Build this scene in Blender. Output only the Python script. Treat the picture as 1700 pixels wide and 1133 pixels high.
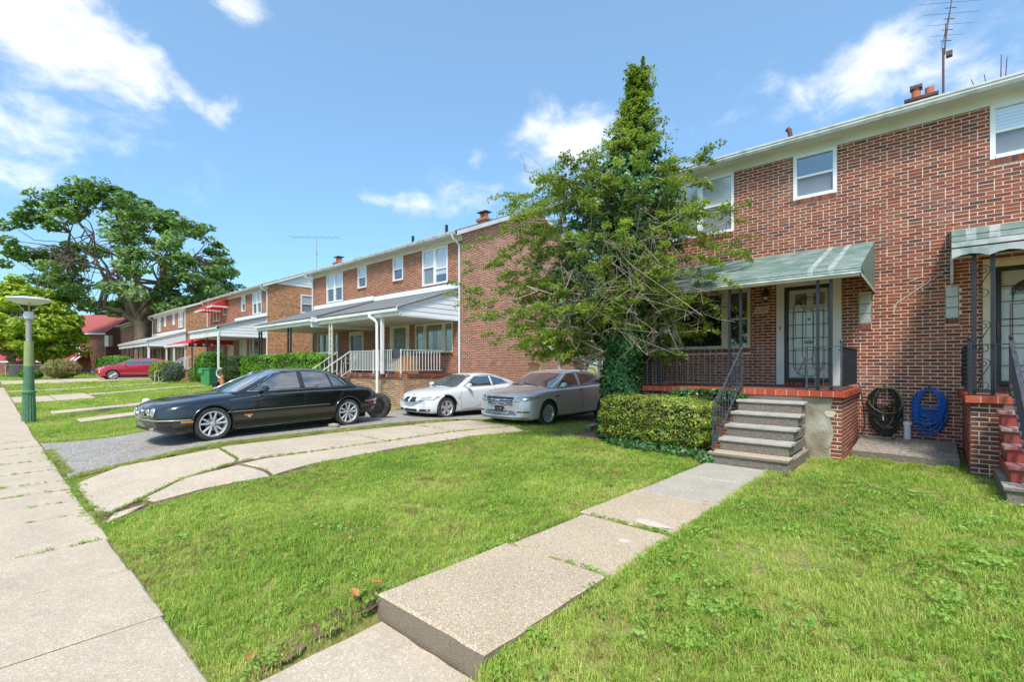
import bpy, bmesh, math, random
import numpy as np
from mathutils import Vector, Matrix
from mathutils.bvhtree import BVHTree
R=math.radians
random.seed(7); rng=np.random.default_rng(7)
for o in list(bpy.data.objects): bpy.data.objects.remove(o)
sc=bpy.context.scene
COL=sc.collection
# ---------------------------------------------------------------- camera
YAW=41.629
cam=bpy.data.cameras.new('camera'); camo=bpy.data.objects.new('camera',cam); COL.objects.link(camo)
cam.sensor_width=36; cam.lens=16.56; cam.shift_y=0.0238; cam.clip_end=3000; cam.clip_start=.05
camo.location=(0,0,0); camo.rotation_euler=(R(90),0,R(YAW)); sc.camera=camo
# ---------------------------------------------------------------- sun and sky
SUNDIR=Vector((0.42,-0.66,1.12)).normalized()
SUN_STRENGTH=2.9; SUN_ANGLE=10; SKY=.112; EXPOSURE=.60
sun=bpy.data.lights.new('sun','SUN'); sun.energy=SUN_STRENGTH; sun.angle=R(SUN_ANGLE); sun.color=(1,.905,.80)
suno=bpy.data.objects.new('sun',sun); COL.objects.link(suno)
suno.rotation_euler=SUNDIR.to_track_quat('Z','Y').to_euler()
w=bpy.data.worlds.new('World'); sc.world=w; w.use_nodes=True
nt=w.node_tree; nt.nodes.clear()
def NN(nt,t,**k):
    n=nt.nodes.new(t)
    for a,b in k.items(): setattr(n,a,b)
    return n
def lk(nt,a,b): nt.links.new(a,b)
def math_(nt,op,a,b=None,c=None,clamp=False):
    n=NN(nt,'ShaderNodeMath',operation=op); n.use_clamp=clamp
    for i,v in enumerate((a,b,c)):
        if v is None: continue
        if isinstance(v,(int,float)): n.inputs[i].default_value=v
        else: lk(nt,v,n.inputs[i])
    return n.outputs[0]
def mixc(nt,f,a,b,bt='MIX'):
    n=NN(nt,'ShaderNodeMix',data_type='RGBA',blend_type=bt)
    for s,v in ((n.inputs[0],f),(n.inputs[6],a),(n.inputs[7],b)):
        if isinstance(v,(int,float)): s.default_value=v
        elif isinstance(v,tuple): s.default_value=(v+(1,))[:4]
        else: lk(nt,v,s)
    return n.outputs[2]
sky=NN(nt,'ShaderNodeTexSky'); sky.sky_type='NISHITA'; sky.sun_disc=False
sky.sun_elevation=math.asin(SUNDIR.z); sky.sun_rotation=math.atan2(SUNDIR.x,SUNDIR.y); sky.air_density=1.1; sky.dust_density=1.9; sky.ozone_density=1.6
tc=NN(nt,'ShaderNodeTexCoord'); D=tc.outputs['Generated']
sep=NN(nt,'ShaderNodeSeparateXYZ'); lk(nt,D,sep.inputs[0])
# cloud coordinates: direction divided by height -> flat cloud deck
az=math_(nt,'ARCTAN2',sep.outputs[0],sep.outputs[1])
el=math_(nt,'ARCSINE',sep.outputs[2])
cv=NN(nt,'ShaderNodeCombineXYZ'); lk(nt,az,cv.inputs[0]); lk(nt,el,cv.inputs[1])
nz1=NN(nt,'ShaderNodeTexNoise'); nz1.inputs['Scale'].default_value=9.5; nz1.inputs['Detail'].default_value=12; nz1.inputs['Roughness'].default_value=.60
nz1.inputs['Distortion'].default_value=.25
mp=NN(nt,'ShaderNodeMapping'); mp.inputs['Scale'].default_value=(1,1.5,1); lk(nt,cv.outputs[0],mp.inputs[0]); lk(nt,mp.outputs[0],nz1.inputs['Vector'])
def AE(px,py):
    u=(px-850)/782; v=(607-py)/782; S,Cc=math.sin(R(YAW)),math.cos(R(YAW))
    x,y,z=-S+u*Cc,Cc+u*S,v
    return math.atan2(x,y), math.atan2(z,math.hypot(x,y))
blobs=[]   # azimuth, elevation, semi-axes, tilt, weight: where the clouds stand in the sky
for px,py,ax,ay,tl,wt in [(30,15,.21,.10,-.3,1.1),(165,60,.15,.06,-.55,.95),(285,125,.10,.026,-.75,.75),(375,180,.05,.035,.5,.75),(235,165,.10,.022,-.5,.5),(250,85,.10,.022,-.55,.5),
    (398,10,.05,.035,0,.75),(655,335,.10,.026,.05,.85),(785,325,.09,.05,0,.8),(790,262,.045,.035,.6,.5),(940,235,.13,.075,.15,1.0),(900,280,.10,.05,-.3,.8),(1000,300,.12,.05,0,.9),
    (1430,115,.13,.06,.12,1.0),(1530,140,.12,.07,0,.75),(1285,130,.04,.045,0,.5),(1640,90,.12,.12,0,.4),(1200,200,.25,.10,0,.25)]:
    a_,e_=AE(px,py); blobs.append((a_,e_,ax,ay,tl,wt))
# unseen clouds continue the sky, more of them added to whiten the ambient light
for k in range(15):
    blobs.append(((.55+k*.29+math.pi)%(2*math.pi)-math.pi,[.35,.8,.5,1.0,.28,.65,.85][k%7],.34,.17,.2,.95))
acc=None
for a_,e_,ax,ay,tl,wt in blobs:
    dx=math_(nt,'SUBTRACT',az,a_); dy=math_(nt,'SUBTRACT',el,e_)
    c,s=math.cos(tl),math.sin(tl)
    u=math_(nt,'MULTIPLY_ADD',dx,c/ax,math_(nt,'MULTIPLY',dy,s/ax))
    v=math_(nt,'MULTIPLY_ADD',dx,-s/ay,math_(nt,'MULTIPLY',dy,c/ay))
    r2=math_(nt,'ADD',math_(nt,'MULTIPLY',u,u),math_(nt,'MULTIPLY',v,v))
    g=math_(nt,'MULTIPLY',math_(nt,'EXPONENT',math_(nt,'MULTIPLY',r2,-1.1)),wt)
    acc=g if acc is None else math_(nt,'MAXIMUM',acc,g)
cl=math_(nt,'ADD',acc,math_(nt,'MULTIPLY',math_(nt,'SUBTRACT',nz1.outputs[0],.53),2.3))
mr=NN(nt,'ShaderNodeMapRange'); mr.interpolation_type='SMOOTHSTEP'; lk(nt,cl,mr.inputs[0]); mr.inputs[1].default_value=.22; mr.inputs[2].default_value=1.15
mask=math_(nt,'MULTIPLY',mr.outputs[0],math_(nt,'MULTIPLY',math_(nt,'MINIMUM',acc,.5),2.0),clamp=True)
sk2=mixc(nt,1.0,sky.outputs[0],(.72,1.21,1.50),'MULTIPLY')
skyc=mixc(nt,.20,sk2,(4.8,6.3,7.2))
cs=mixc(nt,math_(nt,'MULTIPLY',mask,.95),skyc,(6.9,7.1,7.4))
bg=NN(nt,'ShaderNodeBackground'); bg.inputs[1].default_value=SKY; lk(nt,cs,bg.inputs[0])
wo=NN(nt,'ShaderNodeOutputWorld'); lk(nt,bg.outputs[0],wo.inputs[0])
sc.view_settings.view_transform='Standard'; sc.view_settings.look='None'; sc.view_settings.exposure=EXPOSURE; sc.view_settings.gamma=1
sc.view_settings.use_curve_mapping=False
sc.render.engine='CYCLES'
sc.cycles.max_bounces=6; sc.cycles.transparent_max_bounces=8; sc.cycles.transmission_bounces=3
try: sc.cycles.use_denoising=True
except Exception: pass
# ---------------------------------------------------------------- materials
MATS={}
def newmat(name):
    m=bpy.data.materials.new(name); m.use_nodes=True; nt=m.node_tree
    b=nt.nodes['Principled BSDF']; MATS[name]=m
    return m,nt,b
def M(name,col,rough=.6,metal=0,var=.14,scale=3.,bump=0,bscale=60,spec=.5,coat=0,tint=None,tscale=1.2,obj=False,dirt=0):
    m,nt,b=newmat(name)
    tcn=NN(nt,'ShaderNodeTexCoord'); 
    if obj: vec=tcn.outputs['Object']
    else: vec=NN(nt,'ShaderNodeNewGeometry').outputs['Position']
    n1=NN(nt,'ShaderNodeTexNoise'); n1.inputs['Scale'].default_value=scale; n1.inputs['Detail'].default_value=6; n1.inputs['Roughness'].default_value=.6; lk(nt,vec,n1.inputs['Vector'])
    f=math_(nt,'MULTIPLY_ADD',n1.outputs[0],2*var*1.6,1-var*1.6)
    cc=col+(1,)
    if tint:
        n2=NN(nt,'ShaderNodeTexNoise'); n2.inputs['Scale'].default_value=tscale; n2.inputs['Detail'].default_value=5; lk(nt,vec,n2.inputs['Vector'])
        r=NN(nt,'ShaderNodeMapRange'); lk(nt,n2.outputs[0],r.inputs[0]); r.inputs[1].default_value=.42; r.inputs[2].default_value=.68
        base=mixc(nt,r.outputs[0],col,tint)
    else: base=cc
    mul=NN(nt,'ShaderNodeVectorMath',operation='SCALE')
    if isinstance(base,tuple): mul.inputs[0].default_value=base[:3]
    else: lk(nt,base,mul.inputs[0])
    lk(nt,f,mul.inputs['Scale']); lk(nt,mul.outputs[0],b.inputs['Base Color'])
    b.inputs['Roughness'].default_value=rough; b.inputs['Metallic'].default_value=metal; b.inputs['Specular IOR Level'].default_value=spec
    b.inputs['Coat Weight'].default_value=coat; b.inputs['IOR'].default_value=1.5+ (.55 if spec>=.9 else 0); b.inputs['Coat Roughness'].default_value=.04
    if bump:
        n3=NN(nt,'ShaderNodeTexNoise'); n3.inputs['Scale'].default_value=bscale; n3.inputs['Detail'].default_value=4; lk(nt,vec,n3.inputs['Vector'])
        bp=NN(nt,'ShaderNodeBump'); bp.inputs['Strength'].default_value=bump; bp.inputs['Distance'].default_value=.01; lk(nt,n3.outputs[0],bp.inputs['Height']); lk(nt,bp.outputs[0],b.inputs['Normal'])
    return m
def brickpiece(name,cols,rough=.85,bump=.5,eff=0):
    """single bricks: each island / object its own colour"""
    m,nt,b=newmat(name); g=NN(nt,'ShaderNodeNewGeometry'); oi=NN(nt,'ShaderNodeObjectInfo')
    r=math_(nt,'FRACT',math_(nt,'ADD',g.outputs['Random Per Island'],math_(nt,'MULTIPLY',oi.outputs['Random'],7.3)))
    cr=NN(nt,'ShaderNodeValToRGB'); cr.color_ramp.interpolation='CONSTANT'; lk(nt,r,cr.inputs[0])
    e=cr.color_ramp.elements
    while len(e)<len(cols): e.new(.5)
    for i,c in enumerate(cols): e[i].position=i/len(cols); e[i].color=c+(1,)
    n1=NN(nt,'ShaderNodeTexNoise'); n1.inputs['Scale'].default_value=35; n1.inputs['Detail'].default_value=5; lk(nt,g.outputs['Position'],n1.inputs['Vector'])
    f=math_(nt,'MULTIPLY_ADD',n1.outputs[0],.9,.55)
    mul=NN(nt,'ShaderNodeVectorMath',operation='SCALE'); lk(nt,cr.outputs[0],mul.inputs[0]); lk(nt,f,mul.inputs['Scale'])
    # pale lime bloom in loose patches
    n2=NN(nt,'ShaderNodeTexNoise'); n2.inputs['Scale'].default_value=1.1; n2.inputs['Detail'].default_value=7; n2.inputs['Roughness'].default_value=.7; lk(nt,g.outputs['Position'],n2.inputs['Vector'])
    mr=NN(nt,'ShaderNodeMapRange'); lk(nt,n2.outputs[0],mr.inputs[0]); mr.inputs[1].default_value=.56; mr.inputs[2].default_value=.78; mr.inputs[4].default_value=.42
    o=mixc(nt,mr.outputs[0],mul.outputs[0],(.50,.36,.31)); lk(nt,o,b.inputs['Base Color'])
    b.inputs['Roughness'].default_value=rough; b.inputs['Specular IOR Level'].default_value=.25
    bp=NN(nt,'ShaderNodeBump'); bp.inputs['Strength'].default_value=bump; bp.inputs['Distance'].default_value=.004
    n3=NN(nt,'ShaderNodeTexNoise'); n3.inputs['Scale'].default_value=140; lk(nt,g.outputs['Position'],n3.inputs['Vector']); lk(nt,n3.outputs[0],bp.inputs['Height']); lk(nt,bp.outputs[0],b.inputs['Normal'])
    return m
def brickwall(name,c1,c2,cm,mortar=.0065,vary=.7,spk=.8):
    """far brickwork: coursed colour and relief"""
    m,nt,b=newmat(name); g=NN(nt,'ShaderNodeNewGeometry'); s=NN(nt,'ShaderNodeSeparateXYZ'); lk(nt,g.outputs['Position'],s.inputs[0])
    sn=NN(nt,'ShaderNodeSeparateXYZ'); lk(nt,g.outputs['Normal'],sn.inputs[0])
    k=math_(nt,'GREATER_THAN',math_(nt,'ABSOLUTE',sn.outputs[0]),.7)
    u=math_(nt,'ADD',math_(nt,'MULTIPLY',s.outputs[1],k),math_(nt,'MULTIPLY',s.outputs[0],math_(nt,'SUBTRACT',1,k)))
    cb=NN(nt,'ShaderNodeCombineXYZ'); lk(nt,u,cb.inputs[0]); lk(nt,s.outputs[2],cb.inputs[1])
    bt=NN(nt,'ShaderNodeTexBrick'); lk(nt,cb.outputs[0],bt.inputs['Vector']); bt.inputs['Scale'].default_value=1
    bt.inputs['Mortar Size'].default_value=mortar; bt.inputs['Mortar Smooth'].default_value=.15; bt.inputs['Brick Width'].default_value=.213; bt.inputs['Row Height'].default_value=.0677
    bt.inputs['Color1'].default_value=c1+(1,); bt.inputs['Color2'].default_value=c2+(1,); bt.inputs['Mortar'].default_value=cm+(1,); bt.inputs['Bias'].default_value=-.1
    n1=NN(nt,'ShaderNodeTexNoise'); n1.inputs['Scale'].default_value=1.3; n1.inputs['Detail'].default_value=8; lk(nt,g.outputs['Position'],n1.inputs['Vector'])
    n2=NN(nt,'ShaderNodeTexNoise'); n2.inputs['Scale'].default_value=5.5; n2.inputs['Detail'].default_value=5; n2.inputs['Roughness'].default_value=.85; lk(nt,cb.outputs[0],n2.inputs['Vector'])
    row=math_(nt,'FLOOR',math_(nt,'DIVIDE',s.outputs[2],.0677)); col=math_(nt,'FLOOR',math_(nt,'ADD',math_(nt,'DIVIDE',u,.213),math_(nt,'MULTIPLY',math_(nt,'MODULO',math_(nt,'ABSOLUTE',row),2),.5)))
    idv=NN(nt,'ShaderNodeCombineXYZ'); lk(nt,row,idv.inputs[0]); lk(nt,col,idv.inputs[1]); wn=NN(nt,'ShaderNodeTexWhiteNoise'); wn.noise_dimensions='2D'; lk(nt,idv.outputs[0],wn.inputs[0])
    pb=math_(nt,'MULTIPLY',math_(nt,'MULTIPLY_ADD',wn.outputs[0],vary,-vary*.55),math_(nt,'SUBTRACT',1,bt.outputs['Fac']))
    f=math_(nt,'ADD',math_(nt,'ADD',math_(nt,'MULTIPLY_ADD',n1.outputs[0],.4,.5),math_(nt,'MULTIPLY_ADD',n2.outputs[0],spk,.30-spk*.5)),pb)
    mul=NN(nt,'ShaderNodeVectorMath',operation='SCALE'); lk(nt,bt.outputs[0],mul.inputs[0]); lk(nt,f,mul.inputs['Scale']); lk(nt,mul.outputs[0],b.inputs['Base Color'])
    b.inputs['Roughness'].default_value=.88; b.inputs['Specular IOR Level'].default_value=.2
    bp=NN(nt,'ShaderNodeBump'); bp.inputs['Strength'].default_value=.7; bp.inputs['Distance'].default_value=.008; bp.invert=True; lk(nt,bt.outputs['Fac'],bp.inputs['Height']); lk(nt,bp.outputs[0],b.inputs['Normal'])
    return m
def leafmat(name,cols,trans=.35,rough=.5,patch=.6,inst=False):
    m,nt,b=newmat(name); g=NN(nt,'ShaderNodeNewGeometry')
    r=g.outputs['Random Per Island']
    if inst:
        oi=NN(nt,'ShaderNodeObjectInfo'); r=math_(nt,'FRACT',math_(nt,'ADD',math_(nt,'MULTIPLY',r,.45),oi.outputs['Random']))
    n=NN(nt,'ShaderNodeTexNoise'); n.inputs['Scale'].default_value=patch; n.inputs['Detail'].default_value=4; lk(nt,g.outputs['Position'],n.inputs['Vector'])
    v=math_(nt,'ADD',math_(nt,'MULTIPLY',r,.62),math_(nt,'MULTIPLY_ADD',n.outputs[0],1.5,-.56))
    cr=NN(nt,'ShaderNodeValToRGB'); lk(nt,v,cr.inputs[0]); e=cr.color_ramp.elements
    while len(e)<len(cols): e.new(.5)
    for i,c in enumerate(cols): e[i].position=i/(len(cols)-1); e[i].color=c+(1,)
    lk(nt,cr.outputs[0],b.inputs['Base Color']); b.inputs['Roughness'].default_value=rough; b.inputs['Specular IOR Level'].default_value=.35
    tr=NN(nt,'ShaderNodeBsdfTranslucent'); sc_=NN(nt,'ShaderNodeVectorMath',operation='MULTIPLY'); lk(nt,cr.outputs[0],sc_.inputs[0]); sc_.inputs[1].default_value=(1.5,1.6,.8); lk(nt,sc_.outputs[0],tr.inputs[0])
    mx=NN(nt,'ShaderNodeMixShader'); mx.inputs[0].default_value=trans; lk(nt,b.outputs[0],mx.inputs[1]); lk(nt,tr.outputs[0],mx.inputs[2])
    lk(nt,mx.outputs[0],nt.nodes['Material Output'].inputs[0])
    return m
BR=[(.26,.074,.042),(.31,.092,.052),(.22,.066,.045),(.33,.105,.062),(.25,.075,.047),(.145,.060,.050),(.27,.10,.062),(.24,.066,.04),(.17,.062,.052),(.29,.085,.048),(.21,.085,.055),(.26,.082,.05),(.22,.055,.035),(.12,.056,.050),(.28,.085,.05),(.25,.078,.046)]
m_brick=brickpiece('brick_red',BR)
m_coping=brickpiece('brick_painted_red',[(.42,.075,.035),(.38,.065,.03),(.45,.09,.045),(.36,.07,.04)],bump=.2,rough=.6)
m_mortar=M('mortar',(.82,.64,.51),.95,var=.12,scale=20,bump=.4,tint=(.66,.54,.44),tscale=2)
m_bw=brickwall('brickwork_front',(.34,.10,.055),(.14,.055,.045),(.64,.44,.30),mortar=.008)
m_bw2=brickwall('brickwork_side_lit',(.46,.15,.09),(.20,.08,.065),(.78,.55,.40),mortar=.0095)  # lighter copy of the front brick, side-wall sunlight put into the colour
m_bw3=brickwall('brickwork_mottled',(.42,.12,.06),(.13,.05,.05),(.72,.46,.24),mortar=.012,vary=1.2,spk=2.6)
def blinds(m,step=.045):
    nt=m.node_tree; b=nt.nodes['Principled BSDF']; src=b.inputs['Base Color'].links[0].from_socket; g=NN(nt,'ShaderNodeNewGeometry'); s=NN(nt,'ShaderNodeSeparateXYZ'); lk(nt,g.outputs['Position'],s.inputs[0])
    f=math_(nt,'MULTIPLY_ADD',math_(nt,'SINE',math_(nt,'MULTIPLY',s.outputs[2],6.283/step)),.13,.87); v=NN(nt,'ShaderNodeVectorMath',operation='SCALE'); lk(nt,src,v.inputs[0]); lk(nt,f,v.inputs['Scale']); lk(nt,v.outputs[0],b.inputs['Base Color'])
m_white=M('white_paint',(.74,.74,.72),.5,var=.04,scale=2,tint=(.62,.61,.57),tscale=1.5,bump=.1,bscale=20)
m_white2=M('white_vinyl',(.78,.79,.80),.4,var=.03)
m_cream=M('cream_paint',(.68,.64,.50),.55,var=.06,tint=(.58,.53,.40),tscale=4)
m_gutter=M('aluminium_gutter',(.62,.62,.60),.42,var=.06,tint=(.42,.41,.38),tscale=5)
m_soffit=M('soffit_paint',(.62,.60,.52),.6,var=.05)
m_black=M('black_iron',(.018,.019,.024),.38,var=.3,scale=30,spec=.5)
m_blackrail=M('faded_black_iron',(.035,.04,.052),.42,var=.25,scale=20,tint=(.08,.085,.10),tscale=14)
m_glass=M('window_glass',(.015,.017,.02),.04,var=.3,spec=1.0)
m_glassb=M('window_glass_with_blind',(.55,.57,.60),.12,var=.06,scale=1,spec=.9)
m_glasss=M('window_glass_screened',(.20,.22,.26),.25,var=.1,spec=.7)
blinds(m_glassb,.06)
m_green=M('green_awning',(.135,.20,.17),.65,var=.22,scale=5,tint=(.25,.30,.27),tscale=2.5)
m_greend=M('green_awning_dark',(.03,.10,.085),.5,var=.1)
m_chalk=M('chalky_white_awning',(.42,.42,.42),.7,var=.3,scale=9,tint=(.20,.27,.25),tscale=4)
m_conc=None
def concrete(name,c1,c2,speck=(.25,.2,.15),sscale=90,crack=0,bump=.5,samt=.35):
    m,nt,b=newmat(name); g=NN(nt,'ShaderNodeNewGeometry'); P=g.outputs['Position']
    n1=NN(nt,'ShaderNodeTexNoise'); n1.inputs['Scale'].default_value=1.7; n1.inputs['Detail'].default_value=8; n1.inputs['Roughness'].default_value=.62; lk(nt,P,n1.inputs['Vector'])
    mr=NN(nt,'ShaderNodeMapRange'); lk(nt,n1.outputs[0],mr.inputs[0]); mr.inputs[1].default_value=.35; mr.inputs[2].default_value=.68
    base=mixc(nt,mr.outputs[0],c1,c2)
    v=NN(nt,'ShaderNodeTexVoronoi'); v.inputs['Scale'].default_value=sscale; lk(nt,P,v.inputs['Vector'])
    sp=NN(nt,'ShaderNodeSeparateColor'); lk(nt,v.outputs['Color'],sp.inputs[0])
    s1=math_(nt,'GREATER_THAN',sp.outputs[0],.72); s2=math_(nt,'GREATER_THAN',sp.outputs[1],.82)
    b1=mixc(nt,math_(nt,'MULTIPLY',s1,samt),base,speck); b2=mixc(nt,math_(nt,'MULTIPLY',s2,samt*.9),b1,(.85,.82,.76))
    n4=NN(nt,'ShaderNodeTexNoise'); n4.inputs['Scale'].default_value=160; n4.inputs['Detail'].default_value=3; lk(nt,P,n4.inputs['Vector'])
    f=math_(nt,'MULTIPLY_ADD',n4.outputs[0],.7,.65); mul=NN(nt,'ShaderNodeVectorMath',operation='SCALE'); lk(nt,b2,mul.inputs[0]); lk(nt,f,mul.inputs['Scale']); 
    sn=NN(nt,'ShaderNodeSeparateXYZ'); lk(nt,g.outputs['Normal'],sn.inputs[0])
    side=math_(nt,'LESS_THAN',sn.outputs[2],.5)   # vertical faces mixed towards a dark brown
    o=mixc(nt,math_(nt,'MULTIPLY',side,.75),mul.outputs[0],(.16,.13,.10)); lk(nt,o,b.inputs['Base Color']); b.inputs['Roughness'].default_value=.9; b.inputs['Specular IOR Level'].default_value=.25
    bp=NN(nt,'ShaderNodeBump'); bp.inputs['Strength'].default_value=bump; bp.inputs['Distance'].default_value=.006; lk(nt,math_(nt,'ADD',v.outputs['Distance'],math_(nt,'MULTIPLY',n1.outputs[0],2)),bp.inputs['Height']); lk(nt,bp.outputs[0],b.inputs['Normal'])
    return m
m_walk=concrete('pavement_concrete',(.55,.44,.325),(.45,.36,.265),(.30,.25,.19),70,samt=.22)
m_agg=concrete('exposed_aggregate',(.52,.40,.265),(.45,.34,.225),(.26,.18,.11),150,samt=.5,bump=.5)
m_greyc=concrete('grey_concrete',(.45,.395,.32),(.38,.33,.27),(.2,.18,.15),60,samt=.2)
m_drive=concrete('driveway_concrete',(.55,.44,.325),(.45,.36,.265),(.27,.22,.17),60,samt=.25)
m_asph=concrete('worn_asphalt',(.22,.195,.17),(.29,.26,.225),(.42,.40,.38),55,samt=.4,bump=.8)
m_patch=M('pale_mortar_patch',(.58,.49,.40),.9,var=.15,scale=14,bump=.3)
m_step=concrete('weathered_step_concrete',(.34,.30,.25),(.21,.19,.16),(.09,.085,.08),40,samt=.35,bump=.8)
m_tread=M('step_tread_concrete',(.46,.42,.37),.85,var=.12,scale=12,bump=.3,tint=(.33,.31,.29),tscale=6)
m_soil=M('bare_soil',(.15,.085,.05),.95,var=.3,scale=9,bump=1,bscale=60,tint=(.22,.14,.09),tscale=3)
m_stucco=M('flaking_stucco',(.42,.39,.32),.9,var=.2,scale=8,bump=1,bscale=25,tint=(.24,.19,.12),tscale=4)
m_redst=M('red_painted_steps',(.30,.045,.035),.6,var=.2,scale=6,tint=(.20,.05,.04),tscale=5)
m_shingle=M('grey_shingles',(.16,.16,.165),.9,var=.35,scale=16,bump=.8,bscale=25)
m_redroof=M('red_shingles',(.36,.085,.075),.9,var=.2,scale=10,bump=.8,bscale=20)
m_redawn=M('red_canvas',(.55,.02,.025),.6,var=.1,scale=3)
m_bark=M('oak_bark',(.16,.12,.085),.95,var=.35,scale=5,bump=1,bscale=14,tint=(.24,.19,.14),tscale=1.5)
m_twig=M('bare_twig',(.40,.32,.24),.9,var=.25,scale=12)
m_bark2=M('cedar_bark',(.20,.14,.095),.95,var=.3,scale=12,bump=1,bscale=30)
m_terra=M('terracotta',(.50,.17,.08),.85,var=.15,scale=6)
m_rust=M('rusty_iron',(.09,.055,.06),.7,var=.4,scale=18,tint=(.2,.07,.04),tscale=8)
m_rubber=M('hose_black',(.02,.022,.02),.42,var=.2)
m_hoseb=M('hose_blue',(.01,.12,.50),.4,var=.15)
m_hoseg=M('hose_olive',(.17,.17,.06),.45,var=.2)
m_bin=M('green_bin_plastic',(.045,.24,.085),.5,var=.1,scale=2)
m_wood=M('raw_wood',(.42,.24,.10),.7,var=.2,scale=8)
m_card=M('cardboard',(.45,.29,.15),.85,var=.1)
m_dark=M('dark_interior',(.012,.012,.013),.7,var=.2)
m_lampgrn=M('lamp_green_paint',(.07,.17,.095),.6,var=.2,scale=8,tint=(.10,.22,.11),tscale=5)
m_lamplight=M('lamp_worn_olive',(.27,.34,.14),.7,var=.2,scale=10)
m_lampgrey=M('lamp_grey_pole',(.33,.31,.29),.6,var=.3,scale=16)
m_lamptop=M('lamp_translucent_disc',(.66,.68,.70),.4,var=.05)
m_steel=M('galvanised_steel',(.45,.46,.47),.4,metal=.6,var=.1)
m_redpaint=M('red_stair_paint',(.42,.05,.07),.6)
# ---------------------------------------------------------------- object helpers
def tag(o,label=None,cat=None,group=None,kind=None):
    if label: o['label']=label
    if cat: o['category']=cat
    if group: o['group']=group
    if kind: o['kind']=kind
    return o
def thing(name,label,cat,loc=(0,0,0),group=None,rz=0):
    o=bpy.data.objects.new(name,None); COL.objects.link(o); o.location=loc; o.rotation_euler=(0,0,rz); o.empty_display_size=.2
    return tag(o,label,cat,group)
def linkmesh(name,me,mat=None,parent=None,label=None,local=False):
    o=bpy.data.objects.new(name,me); COL.objects.link(o)
    if mat is not None:
        me.materials.clear()
        for m_ in (mat if isinstance(mat,(list,tuple)) else [mat]): me.materials.append(m_)
    if parent is not None:
        o.parent=parent
        if not local and parent.type=='EMPTY' : o.matrix_parent_inverse=(Matrix.Translation(parent.location)@Matrix.Rotation(parent.rotation_euler.z,4,'Z')).inverted()
    if label: o['label']=label
    return o
class MB:
    def __init__(s): s.v=[]; s.f=[]; s.m=[]; s.cm=0
    def add(s,vs,fs):
        b=len(s.v); s.v+= [tuple(p) for p in vs]; s.f+= [tuple(i+b for i in f) for f in fs]; s.m+=[s.cm]*len(fs); return s
    def box(s,x0,x1,y0,y1,z0,z1):
        if x0>x1:x0,x1=x1,x0
        if y0>y1:y0,y1=y1,y0
        if z0>z1:z0,z1=z1,z0
        return s.add([(x0,y0,z0),(x1,y0,z0),(x1,y1,z0),(x0,y1,z0),(x0,y0,z1),(x1,y0,z1),(x1,y1,z1),(x0,y1,z1)],
          [(0,3,2,1),(4,5,6,7),(0,1,5,4),(1,2,6,5),(2,3,7,6),(3,0,4,7)])
    def prism(s,pts,d):
        """pts: ccw 3d polygon, d: extrusion vector"""
        n=len(pts); d=Vector(d); P=[Vector(p) for p in pts]; Q=[p+d for p in P]
        return s.add(P+Q,[tuple(reversed(range(n)))]+[tuple(range(n,2*n))]+[(i,(i+1)%n,(i+1)%n+n,i+n) for i in range(n)])
    def tube(s,path,r,n=8,cap=True):
        P=[Vector(p) for p in path]; rr=r if isinstance(r,(list,tuple)) else [r]*len(P)
        t0=(P[1]-P[0]).normalized(); up=Vector((0,0,1)) if abs(t0.z)<.9 else Vector((1,0,0)); nx=t0.cross(up).normalized()
        b=len(s.v); pt=t0
        for i,p in enumerate(P):
            t=((P[min(i+1,len(P)-1)]-P[max(i-1,0)])).normalized()
            if t.length==0: t=pt
            q=pt.rotation_difference(t); nx=(q@nx).normalized(); pt=t; ny=t.cross(nx)
            for k in range(n):
                a=2*math.pi*k/n; s.v.append(tuple(p+(nx*math.cos(a)+ny*math.sin(a))*rr[i]))
        for i in range(len(P)-1):
            for k in range(n):
                s.f.append((b+i*n+k,b+i*n+(k+1)%n,b+(i+1)*n+(k+1)%n,b+(i+1)*n+k)); s.m.append(s.cm)
        if cap:
            s.f.append(tuple(reversed(range(b,b+n)))); s.m.append(s.cm); e=b+(len(P)-1)*n; s.f.append(tuple(range(e,e+n))); s.m.append(s.cm)
        return s
    def bar(s,p,q,w=.012,h=None):
        """square bar between two points"""
        p,q=Vector(p),Vector(q); h=h or w; t=(q-p).normalized(); up=Vector((0,0,1)) if abs(t.z)<.95 else Vector((0,1,0)); a=t.cross(up).normalized(); b=a.cross(t).normalized()
        c=[(-1,-1),(1,-1),(1,1),(-1,1)]
        return s.add([p+a*i*w/2+b*j*h/2 for i,j in c]+[q+a*i*w/2+b*j*h/2 for i,j in c],[(3,2,1,0),(4,5,6,7)]+[(i,(i+1)%4,(i+1)%4+4,i+4) for i in range(4)])
    def lathe(s,prof,c=(0,0,0),n=16,axis='z'):
        b=len(s.v)
        for r,z in prof:
            for k in range(n):
                a=2*math.pi*k/n
                p=(r*math.cos(a),r*math.sin(a),z) if axis=='z' else ((r*math.cos(a),z,r*math.sin(a)) if axis=='y' else (z,r*math.cos(a),r*math.sin(a)))
                s.v.append((c[0]+p[0],c[1]+p[1],c[2]+p[2]))
        for i in range(len(prof)-1):
            for k in range(n): s.f.append((b+i*n+k,b+i*n+(k+1)%n,b+(i+1)*n+(k+1)%n,b+(i+1)*n+k)); s.m.append(s.cm)
        if prof[0][0]>1e-4: s.f.append(tuple(reversed(range(b,b+n)))); s.m.append(s.cm)
        e=b+(len(prof)-1)*n
        if prof[-1][0]>1e-4: s.f.append(tuple(range(e,e+n))); s.m.append(s.cm)
        return s
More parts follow.
